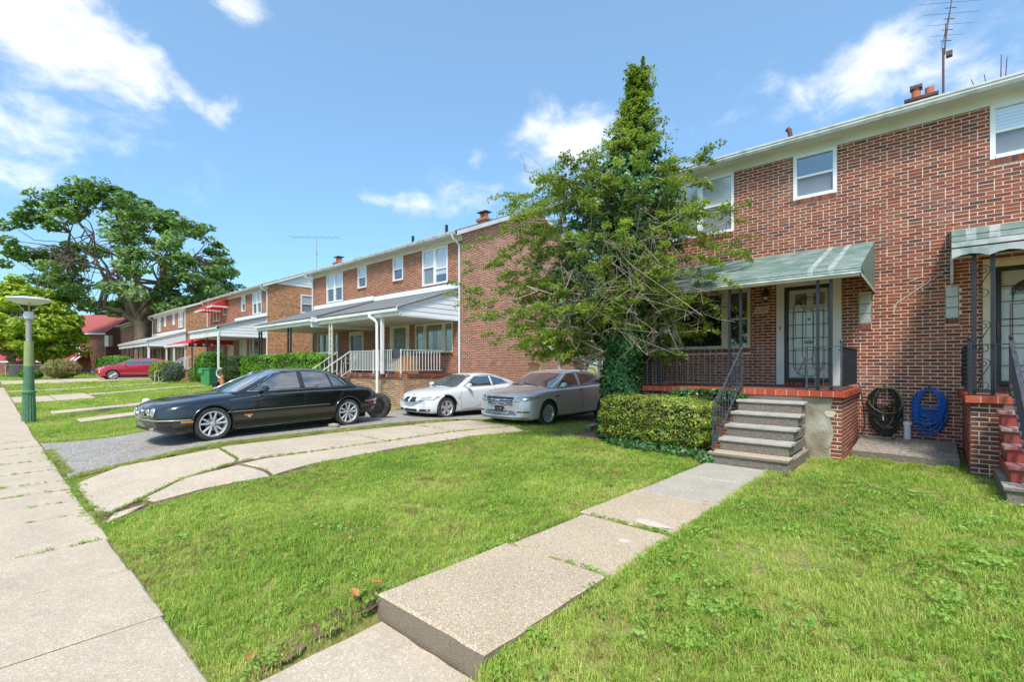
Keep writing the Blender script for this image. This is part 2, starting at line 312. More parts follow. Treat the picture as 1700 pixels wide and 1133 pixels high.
    def grid(s,fn,nu,nv):
        b=len(s.v)
        for i in range(nu+1):
            for j in range(nv+1): s.v.append(tuple(fn(i/nu,j/nv)))
        for i in range(nu):
            for j in range(nv):
                a=b+i*(nv+1)+j; s.f.append((a,a+nv+1,a+nv+2,a+1)); s.m.append(s.cm)
        return s
    def mesh(s,name):
        me=bpy.data.meshes.new(name); me.from_pydata(s.v,[],s.f); 
        if any(s.m): me.polygons.foreach_set('material_index',s.m)
        me.update(); return me
    def build(s,name,mat,parent=None,smooth=None,label=None,local=False,fix=False,bevel=0):
        me=s.mesh(name)
        if fix or bevel:
            bm=bmesh.new(); bm.from_mesh(me)
            if bevel: bmesh.ops.bevel(bm,geom=bm.edges[:],offset=bevel,segments=2,affect='EDGES',profile=.6)
            bmesh.ops.recalc_face_normals(bm,faces=bm.faces); bm.to_mesh(me); bm.free()
        if smooth is not None:
            me.polygons.foreach_set('use_smooth',[True]*len(me.polygons))
            if smooth<180: me.set_sharp_from_angle(angle=R(smooth))
        return linkmesh(name,me,mat,parent,label,local)
def mesh_np(name,V,F,k):
    """vertex array and face array with k corners each"""
    me=bpy.data.meshes.new(name); V=np.asarray(V,np.float32); F=np.asarray(F,np.int32)
    me.vertices.add(len(V)); me.vertices.foreach_set('co',V.ravel()); me.loops.add(F.size); me.loops.foreach_set('vertex_index',F.ravel())
    me.polygons.add(len(F)); me.polygons.foreach_set('loop_start',np.arange(0,F.size,k,dtype=np.int32)); me.polygons.foreach_set('loop_total',np.full(len(F),k,np.int32)); me.update(calc_edges=True)
    return me
def leaves(C,Nrm,size,asp=.55,jit=.6,fold=.0):
    """C centres (n,3), Nrm preferred normals (n,3): quads like small leaves"""
    n=len(C); Nn=Nrm+rng.normal(0,jit,(n,3)); Nn/=np.linalg.norm(Nn,axis=1,keepdims=True)+1e-9
    T=rng.normal(0,1,(n,3)); T-= (T*Nn).sum(1,keepdims=True)*Nn; T/=np.linalg.norm(T,axis=1,keepdims=True)+1e-9; B=np.cross(Nn,T)
    s=(size*rng.uniform(.6,1.25,n))[:,None]
    a=C-T*s; b=C+B*s*asp-T*s*.1; c=C+T*s; d=C-B*s*asp-T*s*.1
    V=np.stack([a,b,c,d],1).reshape(-1,3); F=np.arange(4*n).reshape(n,4)
    return V,F
# ---------------------------------------------------------------- terrain
def ss(t): t=np.clip(t,0,1); return t*t*(3-2*t)
def Tz(X,Y):
    X=np.asarray(X,float); Y=np.asarray(Y,float)
    zs=np.interp(X,[-60,-45,-30,-16],[-1.1,-1.2,-1.5,-1.75]); d=np.interp(Y,[.85,3,7,10,13,20],[-1.75,-1.5,-1.5,-1.6,-1.69,-1.8])
    r=np.interp(Y,[.9,1.9,12],[-1.77,-1.605,-1.575]); l=zs+(np.interp(X,[-60,-45,-30,-17],[-1.0,-1.05,-1.12,-1.12])-zs)*ss((Y-.9)/8.)
    w=ss((X+7.6)/1.2); k=ss((X+15.3)/1.8)
    return (l*(1-k)+d*k)*(1-w)+r*w
def tz(x,y): return float(Tz(x,y))
# ---------------------------------------------------------------- ground
def ground():
    xs=np.unique(np.concatenate([[-900,-400,-250,-180],np.arange(-150,-46,4),np.arange(-46,-16,1.0),np.arange(-16,-8,.35),np.arange(-8,4,.25),[-2.86,-2.80,-1.74,-1.68],np.arange(4,14,1.),[20,40,90,200,500,900]]))
    ys=np.unique(np.concatenate([[-900,-300,-100,-40,-15,-6,-3],np.arange(-2,.6,.5),np.arange(.6,4,.17),np.arange(4,13,.4),np.arange(13,30,2.),[40,60,90,150,300,900]]))
    X,Y=np.meshgrid(xs,ys,indexing='ij'); Z=Tz(X,Y)-.03
    fine=(Y>.9)&(Y<12)&(X>-40)&(X<5); Z=Z+np.where(fine,rng.normal(0,.007,X.shape),0)
    Z=np.where((X>-2.84)&(X<-1.70)&(Y>.86)&(Y<1.84),-1.83,Z)
    V=np.stack([X,Y,Z],-1).reshape(-1,3); n,m=X.shape; i,j=np.meshgrid(np.arange(n-1),np.arange(m-1),indexing='ij'); a=(i*m+j).ravel()
    F=np.stack([a,a+m,a+m+1,a+1],1); me=mesh_np('ground',V,F,4); me.polygons.foreach_set('use_smooth',[True]*len(F))
    m,nt,b=newmat('lawn_ground'); g=NN(nt,'ShaderNodeNewGeometry')
    n1=NN(nt,'ShaderNodeTexNoise'); n1.inputs['Scale'].default_value=.9; n1.inputs['Detail'].default_value=9; n1.inputs['Roughness'].default_value=.7; lk(nt,g.outputs['Position'],n1.inputs['Vector'])
    n2=NN(nt,'ShaderNodeTexNoise'); n2.inputs['Scale'].default_value=45; n2.inputs['Detail'].default_value=5; lk(nt,g.outputs['Position'],n2.inputs['Vector'])
    c=mixc(nt,math_(nt,'MULTIPLY_ADD',n1.outputs[0],2.2,-.6,clamp=True),(.24,.26,.06),(.36,.34,.11)); c=mixc(nt,math_(nt,'MULTIPLY_ADD',n2.outputs[0],2.5,-.9,clamp=True),c,(.19,.19,.065)); lk(nt,c,b.inputs['Base Color']); b.inputs['Roughness'].default_value=.95; b.inputs['Specular IOR Level'].default_value=.1
    bp=NN(nt,'ShaderNodeBump'); bp.inputs['Distance'].default_value=.03; lk(nt,n2.outputs[0],bp.inputs['Height']); lk(nt,bp.outputs[0],b.inputs['Normal'])
    o=linkmesh('lawn',me,m); tag(o,kind='structure'); return o
ground()
def slab(name,poly,top,mat,parent,th=.13,ch=.012,tilt=.006):
    """a cast slab: polygon (x,y), top height function, chamfered rim"""
    if poly[0][1]<9.4 and max(p[0] for p in poly)>-11 and min(p[0] for p in poly)>-16:
        q=[]
        for (xa,ya),(xb,yb) in zip(poly,poly[1:]+poly[:1]):
            L_=math.hypot(xb-xa,yb-ya); k=max(1,int(L_/.13))
            for i in range(k):
                f=i/k; j=random.gauss(0,.0035) if i else 0; q.append((xa+(xb-xa)*f-(yb-ya)/L_*j,ya+(yb-ya)*f+(xb-xa)/L_*j))
        poly=q
    n=len(poly); cx=sum(p[0] for p in poly)/n; cy=sum(p[1] for p in poly)/n; ta,tb=random.uniform(-tilt,tilt),random.uniform(-tilt,tilt)
    def z(x,y): return top(x,y)+ta*(x-cx)+tb*(y-cy)
    V=[];F=[]
    for (x,y) in poly:
        dx,dy=cx-x,cy-y; L=math.hypot(dx,dy)
        V.append((x+dx/L*ch*1.4,y+dy/L*ch*1.4,z(x,y)))
    for x,y in poly: V.append((x,y,z(x,y)-ch))
    for x,y in poly: V.append((x,y,z(x,y)-th))
    F.append(tuple(range(n)))
    for k in (0,n):
        for i in range(n): j=(i+1)%n; F.append((k+i,k+n+i,k+n+j,k+j))
    b=MB(); b.add(V,F); return b.build(name,mat,parent,fix=True)
def sheet(name,left,right,n,m,dz,mat,kind='structure'):
    L=np.array(left,float); Rr=np.array(right,float)
    def along(P,t):
        d=np.concatenate([[0],np.cumsum(np.linalg.norm(np.diff(P,axis=0),axis=1))]); return np.stack([np.interp(t*d[-1],d,P[:,k]) for k in (0,1)],-1)
    t=np.linspace(0,1,n+1); A=along(L,t); B=along(Rr,t); s=np.linspace(0,1,m+1)[None,:,None]
    P=A[:,None]*(1-s)+B[:,None]*s; Z=Tz(P[...,0],P[...,1])+dz; V=np.concatenate([P,Z[...,None]],-1).reshape(-1,3)
    i,j=np.meshgrid(np.arange(n),np.arange(m),indexing='ij'); a=(i*(m+1)+j).ravel(); F=np.stack([a,a+1,a+m+2,a+m+1],1)
    me=mesh_np(name,V,F,4); bm=bmesh.new(); bm.from_mesh(me); bmesh.ops.recalc_face_normals(bm,faces=bm.faces)
    if sum(f.normal.z for f in bm.faces)<0: bmesh.ops.reverse_faces(bm,faces=bm.faces)
    bm.to_mesh(me); bm.free(); me.polygons.foreach_set('use_smooth',[True]*len(F))
    o=linkmesh(name,me,mat); tag(o,kind=kind); return o
# pavement along the street: bed + slabs
pv=sheet('pavement',[(-60,-.62),(8,-.62)],[(-60,.83),(8,.83)],70,3,-.03,m_soil)
ztop=lambda x,y: tz(x,min(y,.85))+.012
edges=[8,6.8,5.6,4.4,3.2,2.05,.9,-.3,-1.6,-2.9,-4.05,-5.17,-6.24,-7.45,-8.2,-9.02,-9.75,-10.87,-12.1,-13.2,-14.27,-15.5,-16.8,-18.,-19.3,-20.6,-22,-23.4,-24.9]
for a,b in zip(edges,edges[1:]):
    jy=random.uniform(-.02,.02); g=.007 if a>-6 else .016
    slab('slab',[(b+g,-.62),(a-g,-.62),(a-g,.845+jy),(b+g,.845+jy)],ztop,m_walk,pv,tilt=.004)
slab('slab',[(-40,-.62),(-24.95,-.62),(-24.95,.84),(-40,.84)],ztop,m_walk,pv,tilt=0)
rd=sheet('road',[(-200,-9.6),(60,-9.6)],[(-200,-2.1),(60,-2.1)],40,4,-.13+.0,m_asph)
kb=MB()
for x in np.arange(-60,20,2.4): kb.box(x,x+2.38,-2.1,-1.96,tz(x,0)-.25,tz(x,0)-.01)
tag(kb.build('kerb',m_greyc),kind='structure')
# front walk: one sunk slab, then the raised run to the steps
fw=sheet('front_path',[(-2.80,1.9),(-2.76,7.8)],[(-1.82,1.9),(-1.82,7.8)],20,2,-.03,m_soil)
slab('slab',[(-2.76,.87),(-1.75,.87),(-1.77,1.79),(-2.76,1.79)],lambda x,y:-1.735+.02*(y-.9),m_walk,fw,tilt=0)
for (y0,y1,mt,zz,dx) in [(1.80,3.075,m_agg,-1.56,0),(3.09,4.25,m_agg,-1.585,.02),(4.285,5.50,m_agg,-1.578,0),(5.52,6.75,m_greyc,-1.585,.02),(6.765,7.86,m_greyc,-1.585,.03)]:
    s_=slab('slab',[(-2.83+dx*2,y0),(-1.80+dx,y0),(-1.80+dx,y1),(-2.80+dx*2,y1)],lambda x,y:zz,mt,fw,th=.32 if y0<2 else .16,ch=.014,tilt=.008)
def blob(name,c,rx,ry,z,mat,parent,n=30,th=.0022):
    b=MB(); ph=[random.uniform(0,6.28) for _ in range(3)]
    pts=[(c[0]+math.cos(t)*rx*(1+.12*math.sin(3*t+ph[0])+.10*math.sin(5*t+ph[1])),c[1]+math.sin(t)*ry*(1+.12*math.sin(2*t+ph[2])+.08*math.sin(7*t+ph[0])),z) for t in [2*math.pi*k/n for k in range(n)]]
    b.prism(pts,(0,0,th)); return b.build(name,mat,parent,label='pale mortar patch on the path slab')
blob('patch',(-2.13,2.0),.16,.12,-1.5655,m_patch,fw)
blob('patch',(-2.08,4.42),.20,.075,-1.5755,m_patch,fw)
blob('patch',(-2.06,3.85),.055,.05,-1.5855,m_patch,fw)
# house drive: worn asphalt and two runs of concrete slabs
dr=sheet('asphalt_driveway',[(-14.9,.86),(-13.9,1.9),(-13.7,3.5),(-13.75,9),(-13.0,12),(-13.0,22)],[(-9.9,.90),(-10.1,2.2),(-10.35,4),(-10.5,8.8),(-9.4,10.5),(-6.0,14)],40,14,.004,m_asph)
cd=sheet('concrete_driveway',[(-9.4,.88),(-9.85,2.8),(-9.8,9.0)],[(-6.9,.88),(-7.1,3),(-7.1,8.5)],30,8,-.02,m_soil)
zt=lambda x,y: tz(x,y)+.012
for poly in [[(-9.34,.90),(-7.52,.90),(-7.22,1.02),(-7.45,1.28),(-8.05,1.9),(-8.22,2.64),(-8.42,2.74),(-9.66,2.85),(-9.95,1.5)],
    [(-9.68,2.90),(-8.44,2.79),(-8.25,2.70),(-8.0,3.3),(-8.02,5.3),(-9.82,5.3)],[(-9.82,5.34),(-8.02,5.34),(-8.03,7.2),(-9.75,7.2)],[(-9.75,7.24),(-8.03,7.24),(-8.1,9.1),(-9.9,9.3)],
    [(-7.12,1.02),(-6.84,.90),(-7.12,1.35)],[(-7.42,1.34),(-7.16,1.42),(-7.12,2.0),(-6.98,2.7),(-7.2,2.72),(-7.95,2.62),(-8.0,1.94)],
    [(-8.0,2.70),(-7.2,2.78),(-6.98,2.76),(-7.2,3.6),(-7.3,5.3),(-7.96,5.3),(-7.94,3.3)],[(-7.96,5.34),(-7.3,5.34),(-7.32,6.9),(-7.97,7.0)],[(-7.97,7.05),(-7.32,6.95),(-7.18,8.5),(-8.03,9.05)]]:
    slab('slab',poly,zt,m_drive,cd,th=.08,ch=.012,tilt=.004)
# neighbours' walks, each a thin run of concrete on the grass
def strip(name,x0,x1,y0,y1,step,mat=m_walk,lift=.0):
    e=sheet(name,[(x0,y0),(x0,y1)],[(x1,y0),(x1,y1)],int((y1-y0)/.5),1,lift-.02,m_soil); y=y0
    while y<y1-.1:
        q=min(y+step,y1); slab('slab',[(x0,y),(x1,y),(x1,q-.02),(x0,q-.02)],lambda x,y_:tz(x,y_)+lift+.01,mat,e,th=.1); y=q
strip('neighbour_walk',-19.4,-18.5,1.9,8.0,2.0,lift=.03); strip('neighbour_walk',-22.6,-21.7,1.55,8.0,2.0,lift=.03)
strip('neighbour_drive',-31.2,-27.6,.86,3.4,1.25,lift=.02); strip('neighbour_drive',-30.3,-29.5,3.4,11,2.5,lift=.02)
strip('far_drive',-50.5,-43.5,.86,12,3.,lift=.02); strip('far_walk',-36.4,-35.6,.86,8.3,2.,lift=.0)
strip('corner_pavement',-66,-64.4,-8,40,4.,lift=.02)
# earth bed under the hedge and along the lawn edge
sheet('earth_bed',[(-6.9,8.95),(-5.3,8.75),(-2.66,7.98)],[(-6.5,11.9),(-4.7,9.7),(-2.66,9.3)],14,6,-.012,m_soil)
sheet('worn_earth',[(-7.15,8.75),(-6.0,8.72),(-5.0,8.62)],[(-7.1,8.95),(-6.0,8.95),(-5.0,8.8)],8,2,.006,m_soil)
b=MB()
for (x0,x1,y0,y1) in [(-3.02,-2.83,1.55,2.6),(-2.98,-2.80,2.6,6.4),(-3.02,-2.84,1.05,1.9)]:
    b.grid(lambda u,v:(x0+(x1-x0)*u+.02*math.sin(v*19+x0*7),y0+(y1-y0)*v,tz(x0,y0+(y1-y0)*v)-.012),2,12)
tag(b.build('soil_edge',m_soil),kind='structure')
# patio by the wall
pt=MB(); pt.prism([(-1.05,10.25,-1.50),(.34,10.1,-1.50),(.34,11.9,-1.41),(-1.05,11.9,-1.41)],(0,0,-.2)); tag(pt.build('patio_slab',m_step,fix=True),kind='structure')
kc=MB(); kc.prism([(-6.45,10.0,-1.5),(-6.25,9.95,-1.5),(-6.3,11.6,-1.49),(-6.5,11.6,-1.49)],(0,0,-.2)); tag(kc.build('concrete_edging',m_greyc,fix=True),kind='structure')

# ---------------------------------------------------------------- walls
def wall_holes(name,axis,c,u0,u1,z0,z1,holes,depth,mat,parent,out=-1):
    """wall sheet with real openings; axis 'x': runs in x at y=c; reveals go inwards"""
    us=sorted({u0,u1,*[h[0] for h in holes],*[h[1] for h in holes]}); zs=sorted({z0,z1,*[h[2] for h in holes],*[h[3] for h in holes]})
    us=[u for u in us if u0<=u<=u1]; zs=[z for z in zs if z0<=z<=z1]; b=MB()
    P=(lambda u,d,z:(u,c+d,z)) if axis=='x' else (lambda u,d,z:(c+d,u,z))
    for i in range(len(us)-1):
        for j in range(len(zs)-1):
            um=(us[i]+us[i+1])/2; zm=(zs[j]+zs[j+1])/2
            if any(h[0]<um<h[1] and h[2]<zm<h[3] for h in holes): continue
            b.add([P(us[i],0,zs[j]),P(us[i+1],0,zs[j]),P(us[i+1],0,zs[j+1]),P(us[i],0,zs[j+1])],[(0,1,2,3)])
    for h in holes:
        a=[(h[0],h[2]),(h[1],h[2]),(h[1],h[3]),(h[0],h[3])]
        for k in range(4):
            p,q=a[k],a[(k+1)%4]; b.add([P(p[0],0,p[1]),P(q[0],0,q[1]),P(q[0],depth,q[1]),P(p[0],depth,p[1])],[(0,1,2,3)])
    return b.build(name,mat,parent)
def bricks_in(u0,u1,z0,z1,holes,L=.213,Hh=.0677,j=.0135,phase=0):
    out=[]; r=int(math.floor(z0/Hh)); 
    while r*Hh<z1:
        za,zb=r*Hh,r*Hh+Hh-j; r_=r; r+=1
        za2,zb2=max(za,z0),min(zb,z1)
        if zb2-za2<.012: continue
        if r_%7==5: seq=[L,L/2]; off=0
        else: seq=[L]; off=(L/2 if r_%2 else 0)
        u=math.floor((u0-1)/(sum(seq)))*sum(seq)+off+phase; k=0
        while u<u1:
            l=seq[k%len(seq)]; k+=1; a,b=u,u+l-j; u+=l
            a,b=max(a,u0),min(b,u1)
            if b-a<.02: continue
            segs=[(a,b)]
            for h in holes:
                if zb2>h[2]+.004 and za2<h[3]-.004:
                    ns=[]
                    for s,e in segs:
                        if e<=h[0] or s>=h[1]: ns.append((s,e)); continue
                        if s<h[0]-.02: ns.append((s,h[0]-.004))
                        if e>h[1]+.02: ns.append((h[1]+.004,e))
                    segs=ns
            for s,e in segs:
                if e-s>.02: out.append((s,e,za2,zb2))
    return out
def put_bricks(lst,axis,c,out,mat,parent,nmax=300,near=None,proud=.004,dep=.03,name='brick'):
    """lst of (u0,u1,z0,z1) on plane axis=c; the nmax nearest as separate objects"""
    P=(lambda u,d,z:(u,c+d*out,z)) if axis=='x' else (lambda u,d,z:(c+d*out,u,z))
    def dist(k): p=P((k[0]+k[1])/2,0,(k[2]+k[3])/2); return p[0]**2+p[1]**2+p[2]**2
    idx=sorted(range(len(lst)),key=lambda i:(0 if near is None or near(lst[i]) else 1,dist(lst[i])))
    meshes={}
    for i in idx[:nmax]:
        a,b_,z0,z1=lst[i]; key=(round(b_-a,3),round(z1-z0,3))
        if key not in meshes:
            m=MB(); hx,hz=(b_-a)/2,(z1-z0)/2; e=.0025
            V=[(-hx,0,-hz),(hx,0,-hz),(hx,0,hz),(-hx,0,hz)]; W=[(x,dep-e,z) for x,_,z in V]; U=[(x*(1-e/hx),dep,z*(1-e/hz)) for x,_,z in V]
            vs=V+W+U; fs=[(i_,(i_+1)%4,(i_+1)%4+4,i_+4) for i_ in range(4)]+[(i_+4,(i_+1)%4+4,(i_+1)%4+8,i_+8) for i_ in range(4)]+[(8,9,10,11)]
            if axis=='x': vs=[(x,y*out,z) for x,y,z in vs]
            else: vs=[(y*out,x,z) for x,y,z in vs]
            m.add(vs,fs); me=m.mesh('brick'); bm=bmesh.new(); bm.from_mesh(me); bmesh.ops.recalc_face_normals(bm,faces=bm.faces); bm.to_mesh(me); bm.free(); me.materials.append(mat); meshes[key]=me
        o=bpy.data.objects.new(name,meshes[key]); COL.objects.link(o); p=P((a+b_)/2,proud-dep+random.uniform(-.0015,.0015),(z0+z1)/2)
        o.parent=parent; o.location=(p[0]-parent.location[0],p[1]-parent.location[1],p[2]-parent.location[2])
    rest=idx[nmax:]
    if rest:
        V=[];F=[]
        for i in rest:
            a,b_,z0,z1=lst[i]; n=len(V); pr=proud+random.uniform(-.002,.002)
            V+=[P(a,0,z0),P(b_,0,z0),P(b_,0,z1),P(a,0,z1),P(a,pr,z0),P(b_,pr,z0),P(b_,pr,z1),P(a,pr,z1)]
            F+=[(n,n+1,n+5,n+4),(n+1,n+2,n+6,n+5),(n+2,n+3,n+7,n+6),(n+3,n,n+4,n+7),(n+4,n+5,n+6,n+7)]
        me=bpy.data.meshes.new('brickwork'); me.from_pydata(V,[],F)
        if (axis=='x')==(out>0): me.flip_normals()
        me.update(); o=linkmesh('brickwork',me,mat,parent); o['kind']='stuff'
def window(parent,x0,x1,z0,z1,Y,kind='dh',glass=(None,None),fw=.055,frame=m_white2,axis='x',out=-1,split=.5):
    """window in wall plane Y; kind 'dh' double hung, 'fix'; returns the frame part"""
    s=-1 if axis=='x' else out
    def bx(b,u0,u1,d0,d1,w0,w1):
        if axis=='x': b.box(u0,u1,Y+d0,Y+d1,w0,w1)
        else: b.box(Y-out*d0,Y-out*d1,u0,u1,w0,w1)
    b=MB(); bx(b,x0,x0+fw,-.012,.08,z0,z1); bx(b,x1-fw,x1,-.012,.08,z0,z1); bx(b,x0+fw,x1-fw,-.014,.08,z1-fw,z1); bx(b,x0+fw,x1-fw,-.025,.08,z0,z0+fw)
    zm=z0+(z1-z0)*split
    if kind=='dh': bx(b,x0+fw,x1-fw,.008,.075,zm-.02,zm+.02)
    fr=b.build('window',frame,parent); g0,g1=glass[0] or m_glass,glass[1] or m_glass
    if kind=='dh':
        p=MB(); bx(p,x0+fw,x1-fw,.055,.06,z0+fw,zm-.02); p.build('pane',g0,fr)
        p=MB(); bx(p,x0+fw,x1-fw,.035,.04,zm+.02,z1-fw); p.build('pane',g1,fr)
    else: p=MB(); bx(p,x0+fw,x1-fw,.045,.05,z0+fw,z1-fw); p.build('pane',g0,fr)
    return fr
def sill_bricks(x0,x1,z,Y,parent,single=True,h=.105,w=.068):
    n=max(1,round((x1-x0)/w)); b=MB(); st=(x1-x0)/n
    for i in range(n):
        a=x0+i*st; q=b if not single else MB(); q.prism([(a+.005,Y-.022,z-h),(a+st-.005,Y-.022,z-h),(a+st-.005,Y+.05,z-h+.01),(a+.005,Y+.05,z-h+.01)],(0,0,h-.004))
        if single: q.build('sill_brick',m_brick,parent,fix=True)
    if not single: b.build('sill',m_brick,parent,fix=True)
# ---------------------------------------------------------------- the near duplex
FY=11.92
def house_shell(t,cx,h0,h1,holes,mfront,mside,zt=4.62,rz=6.85,yb=20.5,side_holes=(),gable=None,single_front=False,cxL=None,cxR=None):
    x0=cx-h0; x1=cx+h1
    wall_holes('front_wall','x',FY,x0,x1,-1.9,zt+.25,holes,.12,mfront,t)
    for xx,o in ((x0,1),(x1,-1)):
        b=MB(); top=zt+.43
        hs=side_holes if xx==x1 else ()
        w_=wall_holes('side_wall','y',xx,FY,yb,-2.2,top,hs,.12*o,mside,t)
        g=MB(); g.prism([(xx,FY,top),(xx,yb,top),(xx,(FY+yb)/2,rz-.10)],(.1*o,0,0)) 
        g.build('gable',gable or mside,t,fix=True)
        if gable:
            gb=MB(); gb.box(xx-.03,xx+.03,FY-.02,yb,top-.03,top+.12); gb.build('gable_trim',m_white2,t)
            ln=MB(); z=top+.2
            while z<rz-.2:
                f=(z-top)/(rz-top); half=(yb-FY)/2*(1-f); ym=(FY+yb)/2; s=-1 if o>0 else 1
                ln.prism([(xx+s*.03,ym-half,z),(xx+s*.03,ym+half,z),(xx+s*.005,ym+half-.2,z+.15),(xx+s*.005,ym-half+.2,z+.15)],(-s*.01,0,0)); z+=.17
            ln.build('siding_board',gable,t,fix=True)
    b=MB(); b.box(x0,x1,yb-.1,yb,-2,zt+.4); b.build('rear_wall',mside,t)
    b=MB(); b.box(x0+.15,x1-.15,FY+.14,FY+.20,-1.8,zt); b.build('interior',m_dark,t)
    # roof
    ym=(FY+yb)/2; ez=zt+.245; oh=.40; sl=(rz-ez)/(ym-FY+oh)
    r=MB(); a=.18
    for (ya,yb_,za,zb) in ((FY-oh,ym,ez,rz),(yb+oh,ym,ez,rz)):
        r.prism([(x0-a,ya,za),(x1+a,ya,za),(x1+a,yb_,zb),(x0-a,yb_,zb)],(0,0,.035))
    r.build('roof',m_shingle,t,fix=True)
    f=MB(); f.box(x0,x1,FY-.02,FY+.0-.003,zt,zt+.19); f.build('frieze_board',m_white,t)
    f=MB(); f.box(x0-.02,x1+.02,FY-.36,FY-.02,zt+.165,zt+.185); f.build('soffit',m_soffit,t)
    for xx,s in ((x0,-1),(x1,1)):
        b=MB()
        for (ya,yb_,za,zb) in ((FY-oh,ym,ez,rz),(yb+oh,ym,ez,rz)): b.prism([(xx+s*.16,ya,za-.16),(xx+s*.16,yb_,zb-.16),(xx+s*.16,yb_,zb-.004),(xx+s*.16,ya,za-.004)],(s*.025,0,0)); b.prism([(xx,ya+.1,za-.12),(xx,yb_,zb-.12),(xx,yb_,zb-.09),(xx,ya+.1,za-.09)],(s*.16,0,0))
        b.build('rake_board',m_white,t,fix=True)
    g=MB(); gy=FY-.37; gz=zt+.13
    prof=[(0,.0),(-.055,.0),(-.085,.05),(-.085,.09),(-.10,.10),(-.10,.135),(-.088,.135),(-.088,.105),(-.07,.10),(-.07,.055),(-.045,.015),(0,.015)]
    g.prism([(x0-.1,gy+p[0],gz+p[1]) for p in prof],(x1-x0+.2,0,0)); g.build('gutter',m_gutter,t,fix=True)
def downspout(t,x,y,z0,z1,name='downspout',y2=None):
    b=MB(); yy=FY-.06 if y2 is None else y2
    b.tube([(x,FY-.42,z1+.05),(x,FY-.40,z1-.08),(x,yy,z1-.28),(x,yy,z0)],.04,8); b.build(name,m_white2,t,smooth=50)
H1=thing('brick_house','near red brick duplex with green awnings over its two front doors','house',(-.35,FY,-1.58))
wins=[(-5.12,-3.51,3.21,4.62),(-2.27,-1.47,3.64,4.62),(.79,1.59,3.66,4.62),(2.8,4.4,3.21,4.62)]
gbs=[(-1.10,-.89,.85,1.45),(.20,.39,.87,1.47)]
doors=[(-2.6,-1.39,-.38,1.85),(.70,1.93,-.38,1.85)]
pics=[(-5.56,-3.15,.41,1.79),(2.45,4.86,.41,1.79)]
holes1=wins+gbs+doors+pics
house_shell(H1,-.35,5.6,5.6,holes1,m_mortar,m_bw2)
fb=bricks_in(-5.95,2.6,-1.62,4.62,[(h[0],h[1],h[2]-(.11 if h not in doors else 0),h[3]) for h in holes1])
put_bricks(fb,'x',FY,-1,m_brick,H1,300,near=lambda k:-1.2<(k[0]+k[1])/2<1.55)
# left return of the near house, a few metres of real bricks
sb=bricks_in(11.95,14.5,-1.7,5.05,[]); put_bricks(sb,'y',-5.95,-1,m_brick,H1,0)
for (x0,x1,z0,z1) in (wins[1],wins[2]):
    window(H1,x0,x1,z0,z1,FY,'dh',(m_glasss,m_glass if x0<0 else m_glassb),fw=.07,frame=m_white2); sill_bricks(x0,x1,z0,FY,H1)
for (x0,x1,z0,z1) in (wins[0],wins[3]):
    xm=(x0+x1)/2; window(H1,x0,xm,z0,z1,FY,'dh',(m_glasss,m_glassb),fw=.06); window(H1,xm,x1,z0,z1,FY,'dh',(m_glasss,m_glassb),fw=.06); sill_bricks(x0,x1,z0,FY,H1)
def picture_window(t,x0,x1,z0,z1,Y=FY,fr=m_cream,gl=m_glass):
    w=x1-x0; a=x0+w*.235; b_=x0+w*.31; c=x0+w*.735; d=x0+w*.795
    b=MB(); f=.05
    b.box(x0,x0+f,Y-.02,Y+.08,z0,z1); b.box(x1-f,x1,Y-.02,Y+.08,z0,z1); b.box(x0+f,x1-f,Y-.02,Y+.08,z1-f-.02,z1); b.box(x0+f,x1-f,Y-.035,Y+.08,z0,z0+f+.01)
    b.box(a,b_,Y-.015,Y+.08,z0+f,z1-f); b.box(c,d,Y-.015,Y+.08,z0+f,z1-f)
    w_=b.build('picture_window',fr,t)
    for u0,u1 in ((x0+f,a),(d,x1-f)):
        q=MB(); zm=(z0+z1)/2; q.box(u0,u1,Y+.0,Y+.07,zm-.02,zm+.02); q.box(u0,u0+.02,Y+.01,Y+.07,z0+f,z1-f); q.box(u1-.02,u1,Y+.01,Y+.07,z0+f,z1-f); q.build('sash',fr,w_)
        for s0,s1 in ((z0+f,zm-.02),(zm+.02,z1-f)):
            q=MB(); q.box(u0+.02,u1-.02,Y+.04,Y+.045,s0,s1); q.build('pane',gl,w_)
    q=MB(); q.box(b_,c,Y+.05,Y+.055,z0+f,z1-f); q.build('pane',gl,w_); return w_
for p in pics: picture_window(H1,*p); sill_bricks(p[0],p[1],p[2],FY,H1)
m_gblock=M('glass_block',(.34,.36,.33),.18,var=.25,scale=30,spec=.9,bump=.6,bscale=90)
for (x0,x1,z0,z1) in gbs:
    for k in range(3):
        h=(z1-z0)/3; b=MB(); b.box(x0+.008,x1-.008,FY+.002,FY+.09,z0+k*h+.008,z0+(k+1)*h-.008); b.build('glass_block',m_gblock,H1,bevel=.006)
    b=MB(); b.box(x0,x1,FY+.03,FY+.1,z0,z1); b.build('block_mortar',m_patch,H1); sill_bricks(x0,x1,z0,FY,H1)
def scroll(c,r,turns,z,dirn=1,start=0,n=22,plane='xz',y=0):
    pts=[]
    for i in range(n+1):
        t=i/n; a=start+dirn*turns*2*math.pi*t; rr=r*(1-.75*t); pts.append((c[0]+rr*math.cos(a),y,c[1]+rr*math.sin(a)))
    return pts
